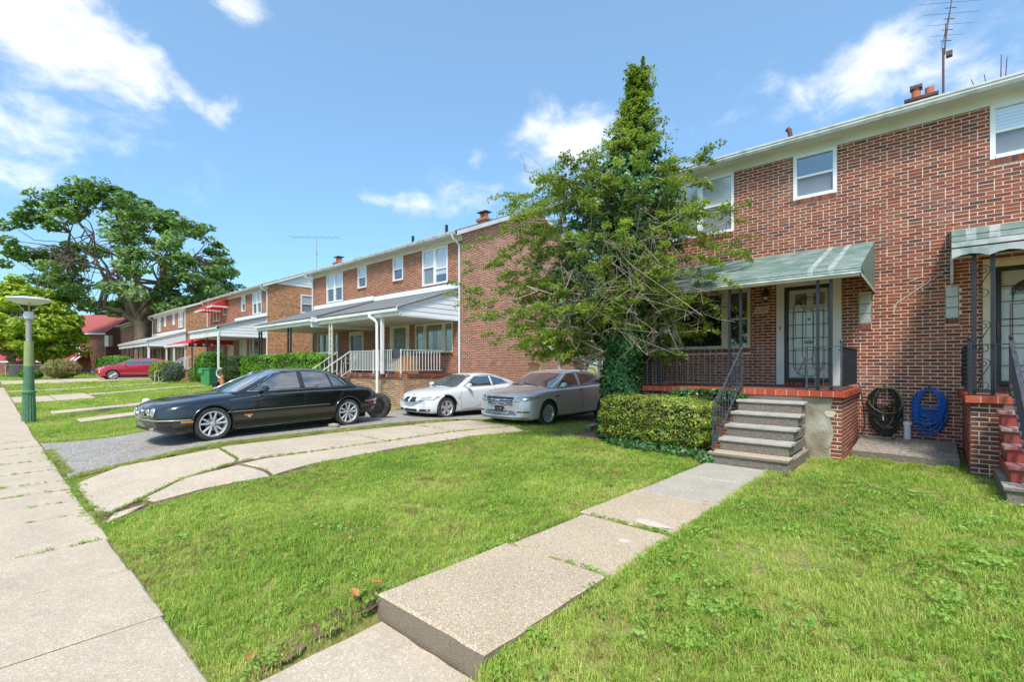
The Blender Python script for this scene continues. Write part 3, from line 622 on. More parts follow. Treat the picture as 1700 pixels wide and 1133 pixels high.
def front_door(t,x0,x1,z0,z1,style):
    """white jamb, black storm frame, door leaf with panels, leaded bars"""
    b=MB(); jw=.155; b.box(x0,x0+jw,FY-.03,FY+.12,z0-.05,z1); b.box(x1-jw,x1,FY-.03,FY+.12,z0-.05,z1); b.box(x0+jw,x1-jw,FY-.03,FY+.12,z1-.11,z1)
    b.build('door_surround',m_white if style==1 else m_cream,t)
    a,c=x0+jw,x1-jw; f=.075; top=z1-.11
    b=MB(); b.box(a,a+f,FY-.01,FY+.03,z0+.03,top); b.box(c-f,c,FY-.01,FY+.03,z0+.03,top); b.box(a+f,c-f,FY-.01,FY+.03,top-f,top); b.box(a+f,c-f,FY-.01,FY+.03,z0+.03,z0+.03+f)
    sf=b.build('storm_door',m_black,t,label='black framed glazed storm door')
    b=MB(); b.box(a+f,c-f,FY+.07,FY+.11,z0+.03+f,top-f); dl=b.build('door',m_white,t)
    w=(c-a-2*f); X0=a+f; zz0=z0+.03+f; hh=top-f-zz0
    pm=MATS.get('door_moulding') or M('door_moulding',(.20,.22,.15) if style==1 else (.30,.08,.06),.6,var=.2)
    if style==1:
        for (u0,u1,v0,v1,mm) in [(.16,.45,.83,.955,m_glass),(.62,.90,.83,.955,m_glass)]:
            q=MB(); q.box(X0+w*u0,X0+w*u1,FY+.064,FY+.069,zz0+hh*v0,zz0+hh*v1); q.build('door_light',mm,dl)
        for (u0,u1,v0,v1) in [(.16,.45,.45,.76),(.60,.90,.45,.76),(.16,.45,.10,.34),(.60,.90,.10,.34)]:
            q=MB(); e=.016; A,B,C_,D_=X0+w*u0,X0+w*u1,zz0+hh*v0,zz0+hh*v1
            q.box(A,B,FY+.062,FY+.069,C_,C_+e); q.box(A,B,FY+.062,FY+.069,D_-e,D_); q.box(A,A+e,FY+.061,FY+.069,C_,D_); q.box(B-e,B,FY+.061,FY+.069,C_,D_); q.build('door_panel',pm,dl)
        q=MB(); q.box(X0+w*.40,X0+w*.62,FY+.06,FY+.069,zz0+hh*.385,zz0+hh*.42); q.build('letter_slot',m_black,dl)
        q=MB(); q.lathe([(.0,0),(.03,.0),(.03,-.015),(0,-.02)],(X0+w*.52,FY+.065,zz0+hh*.66),10,'y'); q.build('knocker',m_black,dl)
        q=MB(); q.lathe([(.0,0),(.055,.0),(.055,-.01),(0,-.012)],(X0+w*.22,FY+.06,zz0+hh*.43),14,'y'); q.build('door_plate',m_steel,dl)
        q=MB(); q.box(X0+w*.29,X0+w*.34,FY+.055,FY+.06,zz0+hh*.47,zz0+hh*.66); q.build('paper_notice',m_white,dl)
        q=MB(); q.box(X0+w*.88,X0+w*.985,FY+.012,FY+.015,zz0+hh*.62,zz0+hh*.67); q.build('sticker',M('pale_blue_sticker',(.35,.6,.62),.5),sf)
    else:
        fan=MB(); n=14; pts=[(X0+w*.5+w*.36*math.cos(math.pi*i/n),FY+.069,zz0+hh*.78+hh*.14*math.sin(math.pi*i/n)) for i in range(n+1)]
        fan.prism(pts,(0,-.006,0)); fan.build('fan_light',M('door_fan_light',(.10,.035,.03),.25),dl,fix=True)
        for (u0,u1,v0,v1) in [(.14,.46,.42,.70),(.56,.88,.42,.70),(.14,.46,.08,.34),(.56,.88,.08,.34)]:
            q=MB(); e=.018; A,B,C_,D_=X0+w*u0,X0+w*u1,zz0+hh*v0,zz0+hh*v1; pm2=MATS.get('red_door_moulding') or M('red_door_moulding',(.30,.06,.05),.5)
            q.box(A,B,FY+.062,FY+.069,C_,C_+e); q.box(A,B,FY+.062,FY+.069,D_-e,D_); q.box(A,A+e,FY+.061,FY+.069,C_,D_); q.box(B-e,B,FY+.061,FY+.069,C_,D_); q.build('door_panel',pm2,dl)
    # glazing bars
    gb=MB(); r=.0065; y=FY+.01; cx=X0+w*.5; zc=lambda v:zz0+hh*v
    if style==1:
        for (rx,vb,vt) in ((.375,.17,.76),(.135,.26,.72)):
            pts=[]
            for i in range(13): t_=math.pi*i/12; pts.append((cx+w*rx*math.cos(t_),y,zc(vt)+w*rx*1.05*math.sin(t_)))
            for i in range(13): t_=math.pi+math.pi*i/12; pts.append((cx+w*rx*math.cos(t_),y,zc(vb)+w*rx*1.05*math.sin(t_)))
            pts.append(pts[0]); gb.tube(pts,r,6,cap=False)
        for s,base in ((1,.76),(-1,.17)):
            zc2={1:.72,-1:.26}[s]
            for an in (50,130): gb.tube([(cx+w*.135*math.cos(R(an)),y,zc(zc2)+s*w*.14*math.sin(R(an))),(cx+w*.375*math.cos(R(an)),y,zc(base)+s*w*.39*math.sin(R(an)))],r,6)
            gb.tube([(cx-.05,y,zc(zc2)+s*w*.14),(cx-.05,y,zc(base)+s*w*.41)],r,6); 
        for v in (.745,.60,.45,.31,.16): gb.tube([(X0,y,zc(v)),(X0+w,y,zc(v))],r,6)
        gb.tube([(cx-.05,y,zc(.88)),(cx+.05,y,zc(.88))],r,6)
    else:
        for v in (.86,.72,.56,.50,.30,.14): gb.tube([(X0,y,zc(v)),(X0+w,y,zc(v))],r*1.3 if v in (.56,) else r,6)
        for u in (.18,.5,.82): gb.tube([(X0+w*u,y,zc(0)),(X0+w*u,y,zc(.86 if u!=.5 else 1))],r,6)
        pts=[(cx+w*.32*math.cos(math.pi*i/12),y,zc(.72)+w*.5*math.sin(math.pi*i/12)) for i in range(13)]; gb.tube(pts,r,6)
    gb.build('leaded_bars',m_black,sf,smooth=60)
    q=MB(); q.box(X0,X0+w,FY+.020,FY+.023,zz0,zz0+hh)
    m=MATS.get('clear_door_glass')
    if not m:
        m,nt,b_=newmat('clear_door_glass'); tr=NN(nt,'ShaderNodeBsdfTransparent'); gl=NN(nt,'ShaderNodeBsdfGlossy'); gl.inputs['Roughness'].default_value=.03; fr=NN(nt,'ShaderNodeFresnel'); fr.inputs[0].default_value=1.45
        mx=NN(nt,'ShaderNodeMixShader'); lk(nt,fr.outputs[0],mx.inputs[0]); lk(nt,tr.outputs[0],mx.inputs[1]); lk(nt,gl.outputs[0],mx.inputs[2]); lk(nt,mx.outputs[0],nt.nodes['Material Output'].inputs[0])
    q.build('pane',m,sf)
    q=MB(); q.box(a+.02,a+.05,FY-.045,FY-.01,z0+.85,z0+1.15); q.build('door_handle',m_rust,sf)
    sill_bricks(a,c,z0+.02,FY,t,h=.12)
front_door(H1,*doors[0],1); front_door(H1,*doors[1],2)
q=MB(); q.box(-2.535,-2.515,FY-.045,FY-.03,.80,.87); q.build('doorbell',m_black,H1)
downspout(H1,-5.90,FY,-1.5,4.75)
b=MB(); b.box(-.012,.012,FY-.1,FY-.004,0,.10); 
for xx in (-.68,-.015):
    b=MB(); b.box(xx-.02,xx+.02,FY-.10,FY-.008,-.47,-.445); b.box(xx-.02,xx+.02,FY-.105,FY-.09,-.49,-.36); b.build('hose_hook',m_rust,H1)
b=MB(); b.lathe([(.055,-1.42),(.055,-1.16),(.07,-1.15),(.07,-1.10),(.065,-1.09)],(-.335,FY-.09,0),14); b.build('drain_pipe',m_white2,H1,smooth=50)
b=MB(); b.tube([(-.70,FY-.01,-1.02),(-.70,FY-.12,-1.02),(-.70,FY-.14,-1.09)],.018,8); b.lathe([(.03,-.98),(.03,-.965)],(-.70,FY-.09,0),8); b.build('garden_tap',m_steel,H1,smooth=40)
# stray render marks and old bracket on the wall
b=MB()
for (x0,z0,x1,z1,wd) in [(-.50,1.22,.22,1.78,.018),(-.55,1.05,-.50,1.22,.02),(-.36,1.60,-.12,1.70,.016)]:
    p=Vector((x0,FY-.011,z0)); q_=Vector((x1,FY-.011,z1)); dn=Vector((-(q_-p).z,0,(q_-p).x)).normalized()*wd/2; b.prism([p-dn,q_-dn,q_+dn*.4,p+dn],(0,-.004,0))
b.build('mortar_smear',m_patch,H1,fix=True)
b=MB(); b.box(.27,.31,FY-.16,FY-.012,1.50,1.98); b.build('awning_bracket',m_gutter,H1)
# chimney pots, vent, aerial on the near roof
ch=thing('chimney','low brick chimney with two clay pots, one capped, on the near roof','chimney',(-.2,18.3,6.2))
b=MB(); b.box(-.52,.11,18.0,18.6,6.0,7.70); b.build('stack',m_bw,ch); b=MB(); b.box(-.58,.17,17.94,18.66,7.70,7.78); b.build('cap_course',m_brick,ch)
for x,h in ((-.32,.30),(-.02,.30)):
    b=MB(); b.lathe([(.105,7.78),(.105,7.78+h),(.085,7.78+h),(.085,7.88)],(x,18.3,0),16); b.build('chimney_pot',m_terra,ch,smooth=40)
b=MB(); b.lathe([(.09,8.06),(.12,8.10),(.12,8.13)],(-.32,18.3,0),12); b.box(-.46,-.18,18.18,18.42,8.14,8.23); b.build('pot_cowl',m_rust,ch,fix=True)
vp=MB(); vp.tube([(-3.13,15.97,6.2),(-3.12,15.97,6.85),(-3.14,15.97,7.0),(-3.2,15.97,7.06)],[.06,.06,.07,.075],10); vp.tube([(-3.13,15.97,6.72),(-3.13,15.97,6.74)],.085,10)
tag(vp.build('vent_pipe',m_rust,smooth=50),'dark banded vent pipe standing on the near roof above the cedar','vent pipe')
an=thing('tv_aerial','rusty roof aerial on a tall mast beside the clay chimney pots','aerial',(.72,18.9,6.5))
b=MB(); b.tube([(.28,18.9,6.4),(.28,18.9,9.4)],.028,8); b.tube([(.31,18.9,9.2),(.34,18.9,10.1)],.02,6); b.build('mast',m_rust,an,smooth=50)
b=MB(); b.box(.34,.48,18.82,18.98,9.1,9.24); b.build('rotor_box',m_rust,an)
b=MB(); p0=Vector((.32,18.9,9.5)); p1=Vector((.54,19.0,11.5)); b.tube([p0,p1],.015,6); b.tube([p0+Vector((-.08,0,-.1)),p0.lerp(p1,.55)],.008,5); b.build('boom',m_rust,an)
for k in range(13):
    t_=k/12; p=p0.lerp(p1,.05+.95*t_); L=(.35+.9*t_) if k%2 else .14; d=Vector((.82,.57,.0))*L; b=MB(); b.tube([p-d,p+d*1.1],.0045 if k%2 else .011,5); b.build('element',m_rust,an)
# ---------------------------------------------------------------- porches of the near house
PT=-.44
def brick_porch(label,x0,x1,front_gap,dark_foot=False,n_sing=110):
    t=thing('brick_porch',label,'porch',((x0+x1)/2,10.7,-1.58))
    b=MB(); b.box(x0+.07,x1-.07,9.62,FY-.02,-1.75,-.56); b.build('porch_core',m_mortar,t)
    b=MB(); b.box(x0+.02,x1-.02,9.68,FY-.02,-.56,PT-.006); b.build('porch_floor',M('red_floor_paint_'+('a' if x0<0 else 'b'),(.22,.055,.045),.7,var=.25,scale=7,tint=(.25,.15,.12),tscale=2.5),t)
    fr=bricks_in(x0+.055,x1-.055,-1.66,-.56,[front_gap] if front_gap else []); put_bricks(fr,'x',9.62,-1,m_brick,t,n_sing)
    for xx,o in ((x0+.07,-1),(x1-.07,1)):
        vis=(o>0)==(x0<0)
        put_bricks(bricks_in(9.62,FY-.02,-1.66,-.56,[]),'y',xx,o,m_brick,t,n_sing if vis else 0)
    # painted coping course
    n=round((x1-x0)/.17); st=(x1-x0)/n
    for i in range(n):
        b=MB(); b.box(x0+i*st+.007,x0+(i+1)*st-.007,9.52,9.70,-.545,PT+random.uniform(-.002,.002)); b.build('coping_brick',m_coping,t,bevel=.005)
    for xx in (x0,x1-.16):
        m_=round((FY-9.71)/.17); s2=(FY-.01-9.71)/m_
        for i in range(m_):
            b=MB(); b.box(xx,xx+.16,9.71+i*s2+.007,9.71+(i+1)*s2-.003,-.545,PT+random.uniform(-.002,.002)); b.build('coping_brick',m_coping,t,bevel=.005)
    b=MB(); b.box(x0+.01,x1-.01,9.535,9.68,-.54,PT-.008); b.build('coping_bed',m_mortar,t); return t
P1=brick_porch('brick porch with red painted coping below the green awning, left of the hoses',-4.69,-1.05,(-2.70,-1.30,-1.8,-.55))
P2=brick_porch('brick porch with red painted coping at the right edge, beside the red steps',.37,4.0,(.78,2.0,-1.8,-.55),n_sing=60)
b=MB(); b.grid(lambda u,v:(-1.66+.40*u+.03*math.sin(v*11+u*3),9.600-.012*math.sin(u*9)*math.sin(v*8),-1.62+1.06*v),8,14); b.build('stucco_patch',m_stucco,P1,smooth=180)
b=MB(); pts=[(-1.28+.075*math.cos(a)*(1+.2*math.sin(3*a)),9.603,-.83+.07*math.sin(a)*(1+.25*math.cos(2*a))) for a in [k*.45 for k in range(14)]]; b.prism(pts,(0,-.006,0)); b.build('mortar_blob',m_patch,P1,fix=True)
def steps(label,x0,x1,y0,ztop,n,rise,tread,matr,matt,name='porch_steps',last=m_agg,z0=-1.66):
    t=thing(name,label,'steps',((x0+x1)/2,y0-n*tread/2,-1.58))
    for i in range(n):
        z=ztop-i*rise; ya=y0-(i+1)*tread; e=.0 if i<n-1 else .06
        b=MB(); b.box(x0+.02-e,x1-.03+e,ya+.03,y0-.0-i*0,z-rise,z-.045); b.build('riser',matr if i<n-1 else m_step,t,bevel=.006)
        b=MB(); b.box(x0-.01-e,x1+.01+e*.5,ya,ya+tread+.03 if i else y0,z-.045,z); b.build('tread',matt if i<n-1 else last,t,bevel=.010)
    return t
S1=steps('worn grey concrete steps leading from the slab path up to the near porch',-2.66,-1.60,9.52,-.626,5,.196,.33,m_step,m_tread)
S2=steps('red painted porch steps with a black handrail at the right edge',.70,1.80,9.52,-.626,5,.196,.33,m_redst,M('worn_red_tread',(.34,.10,.09),.8,var=.3,scale=9,tint=(.40,.34,.31),tscale=5),last=m_step)
# ---------------------------------------------------------------- ironwork
def rail_run(t,p,q,h0,h1,n,mat,r=.0065,twist=False,top=.016):
    """p,q floor points (x,y,z); rails h0,h1 above; n balusters each its own part"""
    p,q=Vector(p),Vector(q); b=MB(); b.bar(p+Vector((0,0,h1)),q+Vector((0,0,h1)),top*2,top*.9); b.bar(p+Vector((0,0,h0)),q+Vector((0,0,h0)),top*1.3,top*.7); b.build('rail',mat,t)
    me=None
    for i in range(1,n):
        a=p.lerp(q,i/n)
        if me is None:
            m=MB()
            if twist:
                k=18; V=[]
                for j in range(k+1):
                    z=h0+(h1-h0)*j/k; an=j/k*14
                    for c in range(4): V.append((r*1.2*math.cos(an+c*math.pi/2),r*1.2*math.sin(an+c*math.pi/2),z))
                m.add(V,[(j*4+c,j*4+(c+1)%4,j*4+4+(c+1)%4,j*4+4+c) for j in range(k) for c in range(4)])
            else: m.box(-r,r,-r,r,h0,h1)
            me=m.mesh('baluster'); me.materials.append(mat)
        o=bpy.data.objects.new('baluster',me); COL.objects.link(o); o.parent=t; o.location=a-Vector(t.location)
def post(t,x,y,z0,z1,w,mat,ball=False,name='post'):
    b=MB(); b.box(x-w/2,x+w/2,y-w/2,y+w/2,z0,z1)
    if ball: b.lathe([(.012,z1),(.024,z1+.02),(.024,z1+.045),(.01,z1+.07),(0,z1+.085)],(x,y,0),8)
    b.build(name,mat,t)
rl=thing('porch_railing','black iron railing round the left end of the near porch beneath the picture window','railing',(-4.6,9.6,PT))
rail_run(rl,(-4.64,9.6,PT),(-4.64,11.88,PT),.08,.76,16,m_black); rail_run(rl,(-4.60,9.58,PT),(-2.70,9.58,PT),.08,.76,17,m_blackrail)
post(rl,-4.64,9.58,PT,.38,.03,m_black); 
rl=thing('porch_railing','black iron corner railing on the near porch in front of the white door','railing',(-1.2,9.6,PT))
rail_run(rl,(-1.62,9.58,PT),(-1.12,9.58,PT),.08,.76,4,m_blackrail); rail_run(rl,(-1.12,9.60,PT),(-1.12,11.86,PT),.08,.76,22,m_black,twist=True); rail_run(rl,(-1.15,9.60,PT),(-1.15,11.8,PT),.08,.70,12,m_black,twist=True)
post(rl,-1.12,9.58,PT,.37,.028,m_blackrail,True); post(rl,-1.62,9.58,PT,.34,.03,m_blackrail)
hr=thing('stair_handrail','grey iron handrail on the left side of the grey steps','handrail',(-2.62,8.7,-1.4))
A=Vector((-2.66,9.50,.33)); B=Vector((-2.66,7.95,-.72)); b=MB(); b.bar(A,B,.035,.022); b.bar(A+Vector((0,0,-.63)),B+Vector((0,0,-.62)),.03,.014); b.build('rail',m_blackrail,hr)
b=MB(); b.bar(B,B+Vector((0,0,-.70)),.028); b.build('newel_post',m_blackrail,hr); b=MB(); b.bar(A,A+Vector((0,0,-.78)),.028); b.build('newel_post',m_blackrail,hr)
for i in range(1,10):
    p=A.lerp(B,i/10); b=MB(); b.bar(p,p+Vector((0,0,-.63)),.013); b.build('baluster',m_blackrail,hr)
b=MB(); b.bar(B+Vector((0,0,-.3)),B+Vector((0,.5,-.3)),.01); b.build('cross_bar',m_blackrail,hr)
for xs,lab in (((-4.55,-4.35),'pair of black awning posts at the left end of the near porch'),((-2.91,-2.71),'pair of black awning posts at the head of the grey handrail'),((-1.46,-1.27),'pair of black awning posts in front of the white door')):
    t=thing('awning_post',lab,'awning posts',(sum(xs)/2,9.6,PT))
    for x in xs: post(t,x,9.62,PT,1.50,.045,m_black,name='post')
    b=MB(); b.box(xs[0]-.05,xs[1]+.05,9.58,9.66,PT,PT+.012); b.build('base_plate',m_black,t)
cl=thing('scroll_column','black iron column with S scrolls in front of the right hand door surround','column',(.57,9.62,PT))
for x in (.475,.665): post(cl,x,9.62,PT,1.62,.045,m_black)
b=MB(); b.box(.44,.70,9.58,9.66,PT,PT+.02); b.build('base_plate',m_black,cl)
for zc in (1.22,.42,-.13):
    b=MB(); cx=.57; r_=.075
    up=scroll((cx,zc+.16),r_,1.3,0,1,math.pi*.0,22,y=9.62); dn=scroll((cx,zc-.16),r_,1.3,0,1,math.pi,22,y=9.62)
    b.tube(list(reversed(up))+dn,.006,6); b.build('scroll',m_black,cl,smooth=60)
rl=thing('porch_railing','black twisted iron railing round the column of the right hand porch','railing',(.5,9.6,PT))
rail_run(rl,(.42,9.58,PT),(.84,9.58,PT),.08,.74,3,m_black); rail_run(rl,(.42,9.6,PT),(.42,11.86,PT),.08,.74,20,m_black,twist=True); post(rl,.42,9.57,PT,.36,.035,m_black,True); post(rl,.84,9.57,PT,.36,.035,m_black,True)
hr=thing('stair_handrail','heavy black handrail descending beside the red steps','handrail',(.84,8.7,-1.4))
A=Vector((.84,9.50,.33)); B=Vector((.86,7.85,-.80)); b=MB(); b.bar(A,B,.05,.03); b.bar(A+Vector((0,0,-.60)),B+Vector((0,0,-.60)),.035,.02); b.build('rail',m_blackrail,hr)
b=MB(); b.bar(B,B+Vector((0,0,-.72)),.035); b.build('newel_post',m_black,hr)
for i in range(1,12):
    p=A.lerp(B,i/12); b=MB(); b.bar(p,p+Vector((0,0,-.60)),.016); b.build('baluster',m_black,hr)
# ---------------------------------------------------------------- awnings
m_sslat=M('pale_green_side_slat',(.28,.38,.34),.5,var=.1)
def awning(label,x0,x1,zw,zf,zb,yf=9.5,bands=True,right_panel=True,stripes=()):
    t=thing('door_awning',label,'awning',((x0+x1)/2,10.7,zf)); n=13; D_=FY-yf
    for i in range(n):   # overlapping aluminium slats running along the wall
        a,c=i/n,(i+1)/n; ya,yb=FY-D_*a,FY-D_*c; za=zw+(zf-zw)*a; zc=zw+(zf-zw)*c
        b=MB(); b.prism([(x0,ya,za),(x0,yb,zc+.006),(x0,yb,zc-.014),(x0,ya,za-.02)],(x1-x0,0,0)); o=b.build('slat',m_green,t,fix=True)
        for (s0,s1) in stripes:
            b=MB(); b.prism([(s0,ya,za+.003),(s0,yb,zc+.009),(s0,yb-.002,zc-.016),(s0,ya,za-.01)],(s1-s0,0,0)); b.build('painted_stripe',m_chalk,o,fix=True)
    k=3; hb=(zf-zb)
    for i in range(k):
        z1=zf-hb*i/k*.8; z0=zf-hb*(i+1)/k*.8; yy=yf-.012*(i+1); b=MB(); b.prism([(x0,yy+.02,z1),(x0,yy-.004,z1-.01),(x0,yy-.016,z0+.006),(x0,yy-.016,z0),(x0,yy+.02,z0)],(x1-x0,0,0)); o=b.build('fascia_band',m_green if i<2 else m_chalk,t,fix=True)
        for (s0,s1) in stripes: 
            b=MB(); b.prism([(s0,yy+.02,z1+.002),(s0,yy-.007,z1-.008),(s0,yy-.019,z0+.006),(s0,yy-.018,z0-.002),(s0,yy+.02,z0)],(s1-s0,0,0)); b.build('painted_stripe',m_chalk,o,fix=True)
    if right_panel:
        xs=x1; n2=15
        for i in range(n2):   # diagonal side slats
            f0=i/n2; f1=(i+.5)/n2
            def PT_(f,e): # lower-left edge front..wall bottom, upper edge along the slope
                return (xs,yf+D_*f, (zf+(zw-zf)*f) if e else zb)
            a0,a1=PT_(f0,1),PT_(f1,1); c0,c1=PT_(min(1,f0+.30),0),PT_(min(1,f1+.30),0)
            if f0+.30>1: 
                zz=zb+(f0+.30-1)/.30*(zf+(zw-zf)*f0-zb)
                c0=(xs,FY,zz); zz=zb+(f1+.30-1)/.30*(zf+(zw-zf)*f1-zb); c1=(xs,FY,min(zz,zw))
            b=MB(); b.prism([a0,c0,c1,a1],(.0025,0,0)); b.build('side_slat',m_sslat,t,fix=True)
        b=MB(); b.prism([(xs-.012,yf,zf-.01),(xs-.012,yf,zb),(xs-.012,FY-.01,zb),(xs-.012,FY-.01,zw-.03)],(.0115,0,0)); b.build('side_backing',m_greend,t,fix=True)
        b=MB()
        for i in range(20): y=yf+D_*i/20; b.prism([(xs-.002,y,zb+.012),(xs-.002,y+.05*.6,zb-.018),(xs-.002,y+D_/20,zb+.012)],(.006,0,0))
        b.box(xs-.002,xs+.006,yf,FY,zb+.004,zb+.03); b.build('valance',m_white,t)
    return t
W1=awning('weathered green metal awning over the white door and picture window, dark slatted right side',-5.3,-.84,2.50,1.64,1.47,stripes=((-1.60,-1.51),(-1.30,-1.21)))
b=MB(); b.box(-5.25,-.86,9.50,9.60,1.47,1.56); b.box(-5.25,-.86,9.49,9.50,1.47,1.545); b.build('front_beam',m_cream,W1)
b=MB(); b.prism([(-5.25,9.6,1.535),(-.88,9.6,1.535),(-.88,FY-.02,2.30),(-5.25,FY-.02,2.30)],(0,0,-.012)); b.build('underside',m_cream,W1,fix=True)
W2=awning('green metal awning with white stripes and scalloped white edge at the right edge',.23,4.2,2.44,1.98,1.66,stripes=((.38,.49),(.62,.73)),right_panel=False)
b=MB(); n=40
for i in range(n):
    x=.23+3.9*i/n; x2=.23+3.9*(i+1)/n; d=.055*abs(math.sin(math.pi*i/4)); d2=.055*abs(math.sin(math.pi*(i+1)/4)); b.prism([(x,9.44,1.70),(x,9.44,1.60-.04+d),(x2,9.44,1.56+d2),(x2,9.44,1.70)],(0,-.006,0))
b.build('valance',m_chalk,W2,fix=True)
b=MB(); b.prism([(.24,9.5,1.68),(.24,9.5,1.97),(.24,FY-.01,2.42),(.24,FY-.01,2.3)],(.01,0,0)); b.build('side_panel',m_greend,W2,fix=True)
b=MB(); b.prism([(.26,9.6,1.60),(4.1,9.6,1.60),(4.1,FY-.02,2.1),(.26,FY-.02,2.1)],(0,0,-.01)); b.build('underside',m_cream,W2,fix=True)
# wall lantern, number plate
wl=thing('wall_lantern','black coach lantern on the brick wall beside the white door frame','wall lamp',(-2.79,FY,1.6))
b=MB(); b.box(-2.82,-2.76,FY-.02,FY-.009,1.50,1.68); b.bar((-2.79,FY-.01,1.64),(-2.79,FY-.13,1.68),.02); b.build('bracket',m_black,wl)
b=MB(); b.lathe([(.0,1.76),(.02,1.74),(.085,1.64),(.075,1.56),(.06,1.55)],(-2.79,FY-.13,0),6); b.lathe([(.05,1.48),(.03,1.45),(.0,1.42)],(-2.79,FY-.13,0),6); b.build('lantern_cage',m_black,wl)
b=MB(); b.lathe([(.038,1.475),(.05,1.58)],(-2.79,FY-.13,0),6); b.build('lantern_glass',m_glassb,wl)
nb=thing('house_number','slanted cream house number plate 3707 on brick, left of the door','number plate',(-2.91,FY,1.27))
b=MB(); b.prism([(-3.07,FY-.012,1.19),(-2.79,FY-.012,1.19),(-2.74,FY-.012,1.335),(-3.02,FY-.012,1.335)],(0,-.012,0)); b.build('plate',m_cream,nb,fix=True)
def text(s,x,y,z,size,mat,parent,rot=(90,0,0),shear=0,ext=.002,name='lettering'):
    cu=bpy.data.curves.new('t','FONT'); cu.body=s; cu.size=size; cu.extrude=ext; cu.shear=shear; cu.align_x='CENTER'; cu.align_y='CENTER'
    o=bpy.data.objects.new('t',cu); COL.objects.link(o); bpy.context.view_layer.update(); me=bpy.data.meshes.new_from_object(o); bpy.data.objects.remove(o)
    me.transform(Matrix.Translation((x,y,z))@Matrix.Rotation(R(rot[2]),4,'Z')@Matrix.Rotation(R(rot[0]),4,'X')); return linkmesh(name,me,mat,parent)
text('3707',-2.905,FY-.0255,1.262,.125,M('olive_numerals',(.14,.13,.05),.6),nb,shear=.35,name='numerals')
# hoses
def hose(label,cx,ztop,w,h,loops,mat,mat2=None,extra=None):
    t=thing('garden_hose',label,'hose',(cx,FY-.07,ztop-h/2)); 
    for k in range(loops):
        f=k/max(1,loops-1); ww=w/2*(.60+.40*random.random()); zb=ztop-h*(.42+.58*f)+random.uniform(-.02,.02); yy=FY-.04-.07*random.random(); sx=random.uniform(-.045,.045); sk=random.uniform(-.25,.25)
        pts=[]; n=26
        for i in range(n+1):
            a=2*math.pi*i/n; zc=(ztop+zb)/2; rz_=(ztop-zb)/2; x=cx+sx*(.5-.5*math.cos(a))+ww*math.sin(a)*(1-.18*math.cos(a))+sk*.10*math.sin(2*a+k); z=zc+rz_*math.cos(a)+random.uniform(-.004,.004)
            if z>ztop-.04: z=ztop-.02-random.uniform(0,.012)
            pts.append((x,yy+.012*math.sin(2*a+k),z))
        b=MB(); b.tube(pts,.0135,7,cap=False); b.build('loop',mat2 if (mat2 and k%9==4) else mat,t,smooth=80)
    if extra:
        b=MB(); b.tube(extra,.011,7); b.build('trailing_end',mat,t,smooth=80)
    return t
hose('coiled black garden hose with an olive strand on the wall, left of the blue one',-.68,-.42,.52,.99,20,m_rubber,m_hoseg,[(-1.10,11.8,-.36),(-1.05,11.6,-.42),(-1.0,11.62,-.8),(-.98,11.7,-1.2),(-1.03,11.6,-1.38),(-.9,11.5,-1.43),(-.6,11.55,-1.43),(-.5,11.6,-1.40)])
hose('coiled bright blue garden hose hanging on the brick wall',-.015,-.45,.47,.86,19,m_hoseb)
# ---------------------------------------------------------------- neighbouring duplexes
def siding_tri(t,x,ya,yb,zt_a,zb,zt_b,mat,th=.02,step=.17,name='siding_board'):
    """horizontal boards filling the end of a lean-to roof, wall at yb, eave at ya"""
    z=zb
    while z<zt_b-.03:
        z2=min(z+step,zt_b)
        def yat(zz): return ya if zz<=zt_a else ya+(yb-ya)*(zz-zt_a)/(zt_b-zt_a)
        b=MB(); b.prism([(x,yat(z),z),(x,yb,z),(x-.012,yb,z2),(x-.012,yat(z2),z2)],(th,0,0)); b.build(name,mat,t,fix=True); z=z2+.008 if z2<zt_b else zt_b
def lean_roof(t,x0,x1,yf,zw,zf,zc,matroof,right_board=True,left_board=False,gut=True):
    b=MB(); b.prism([(x0-.1,yf-.12,zf),(x1+.1,yf-.12,zf),(x1+.1,FY-.01,zw),(x0-.1,FY-.01,zw)],(0,0,.05)); b.build('porch_roof',matroof,t,fix=True)
    b=MB(); b.box(x0,x1,yf,FY-.02,zc,zc+.02); b.build('porch_ceiling',m_soffit,t)
    b=MB(); b.box(x0-.05,x1+.05,yf-.02,yf+.03,zc-.02,zf); b.box(x0-.05,x1+.05,yf-.12,yf-.03,zf-.1,zf+.03); b.build('porch_fascia',m_white,t)
    b=MB(); b.box(x0,x1,FY-.05,FY-.01,zw+.06,zw+.26); b.build('roof_flashing',m_white2,t)
    if right_board:
        siding_tri(t,x1,yf,FY-.02,zf-.02,zc,zw-.02,m_white2)
        b=MB(); b.prism([(x1+.02,yf-.15,zf-.12),(x1+.02,FY-.02,zw-.14),(x1+.02,FY-.02,zw+.04),(x1+.02,yf-.15,zf+.05)],(.03,0,0)); b.box(x1+.01,x1+.05,yf,FY-.02,zc-.04,zc+.03); b.build('rake_board',m_white,t,fix=True)
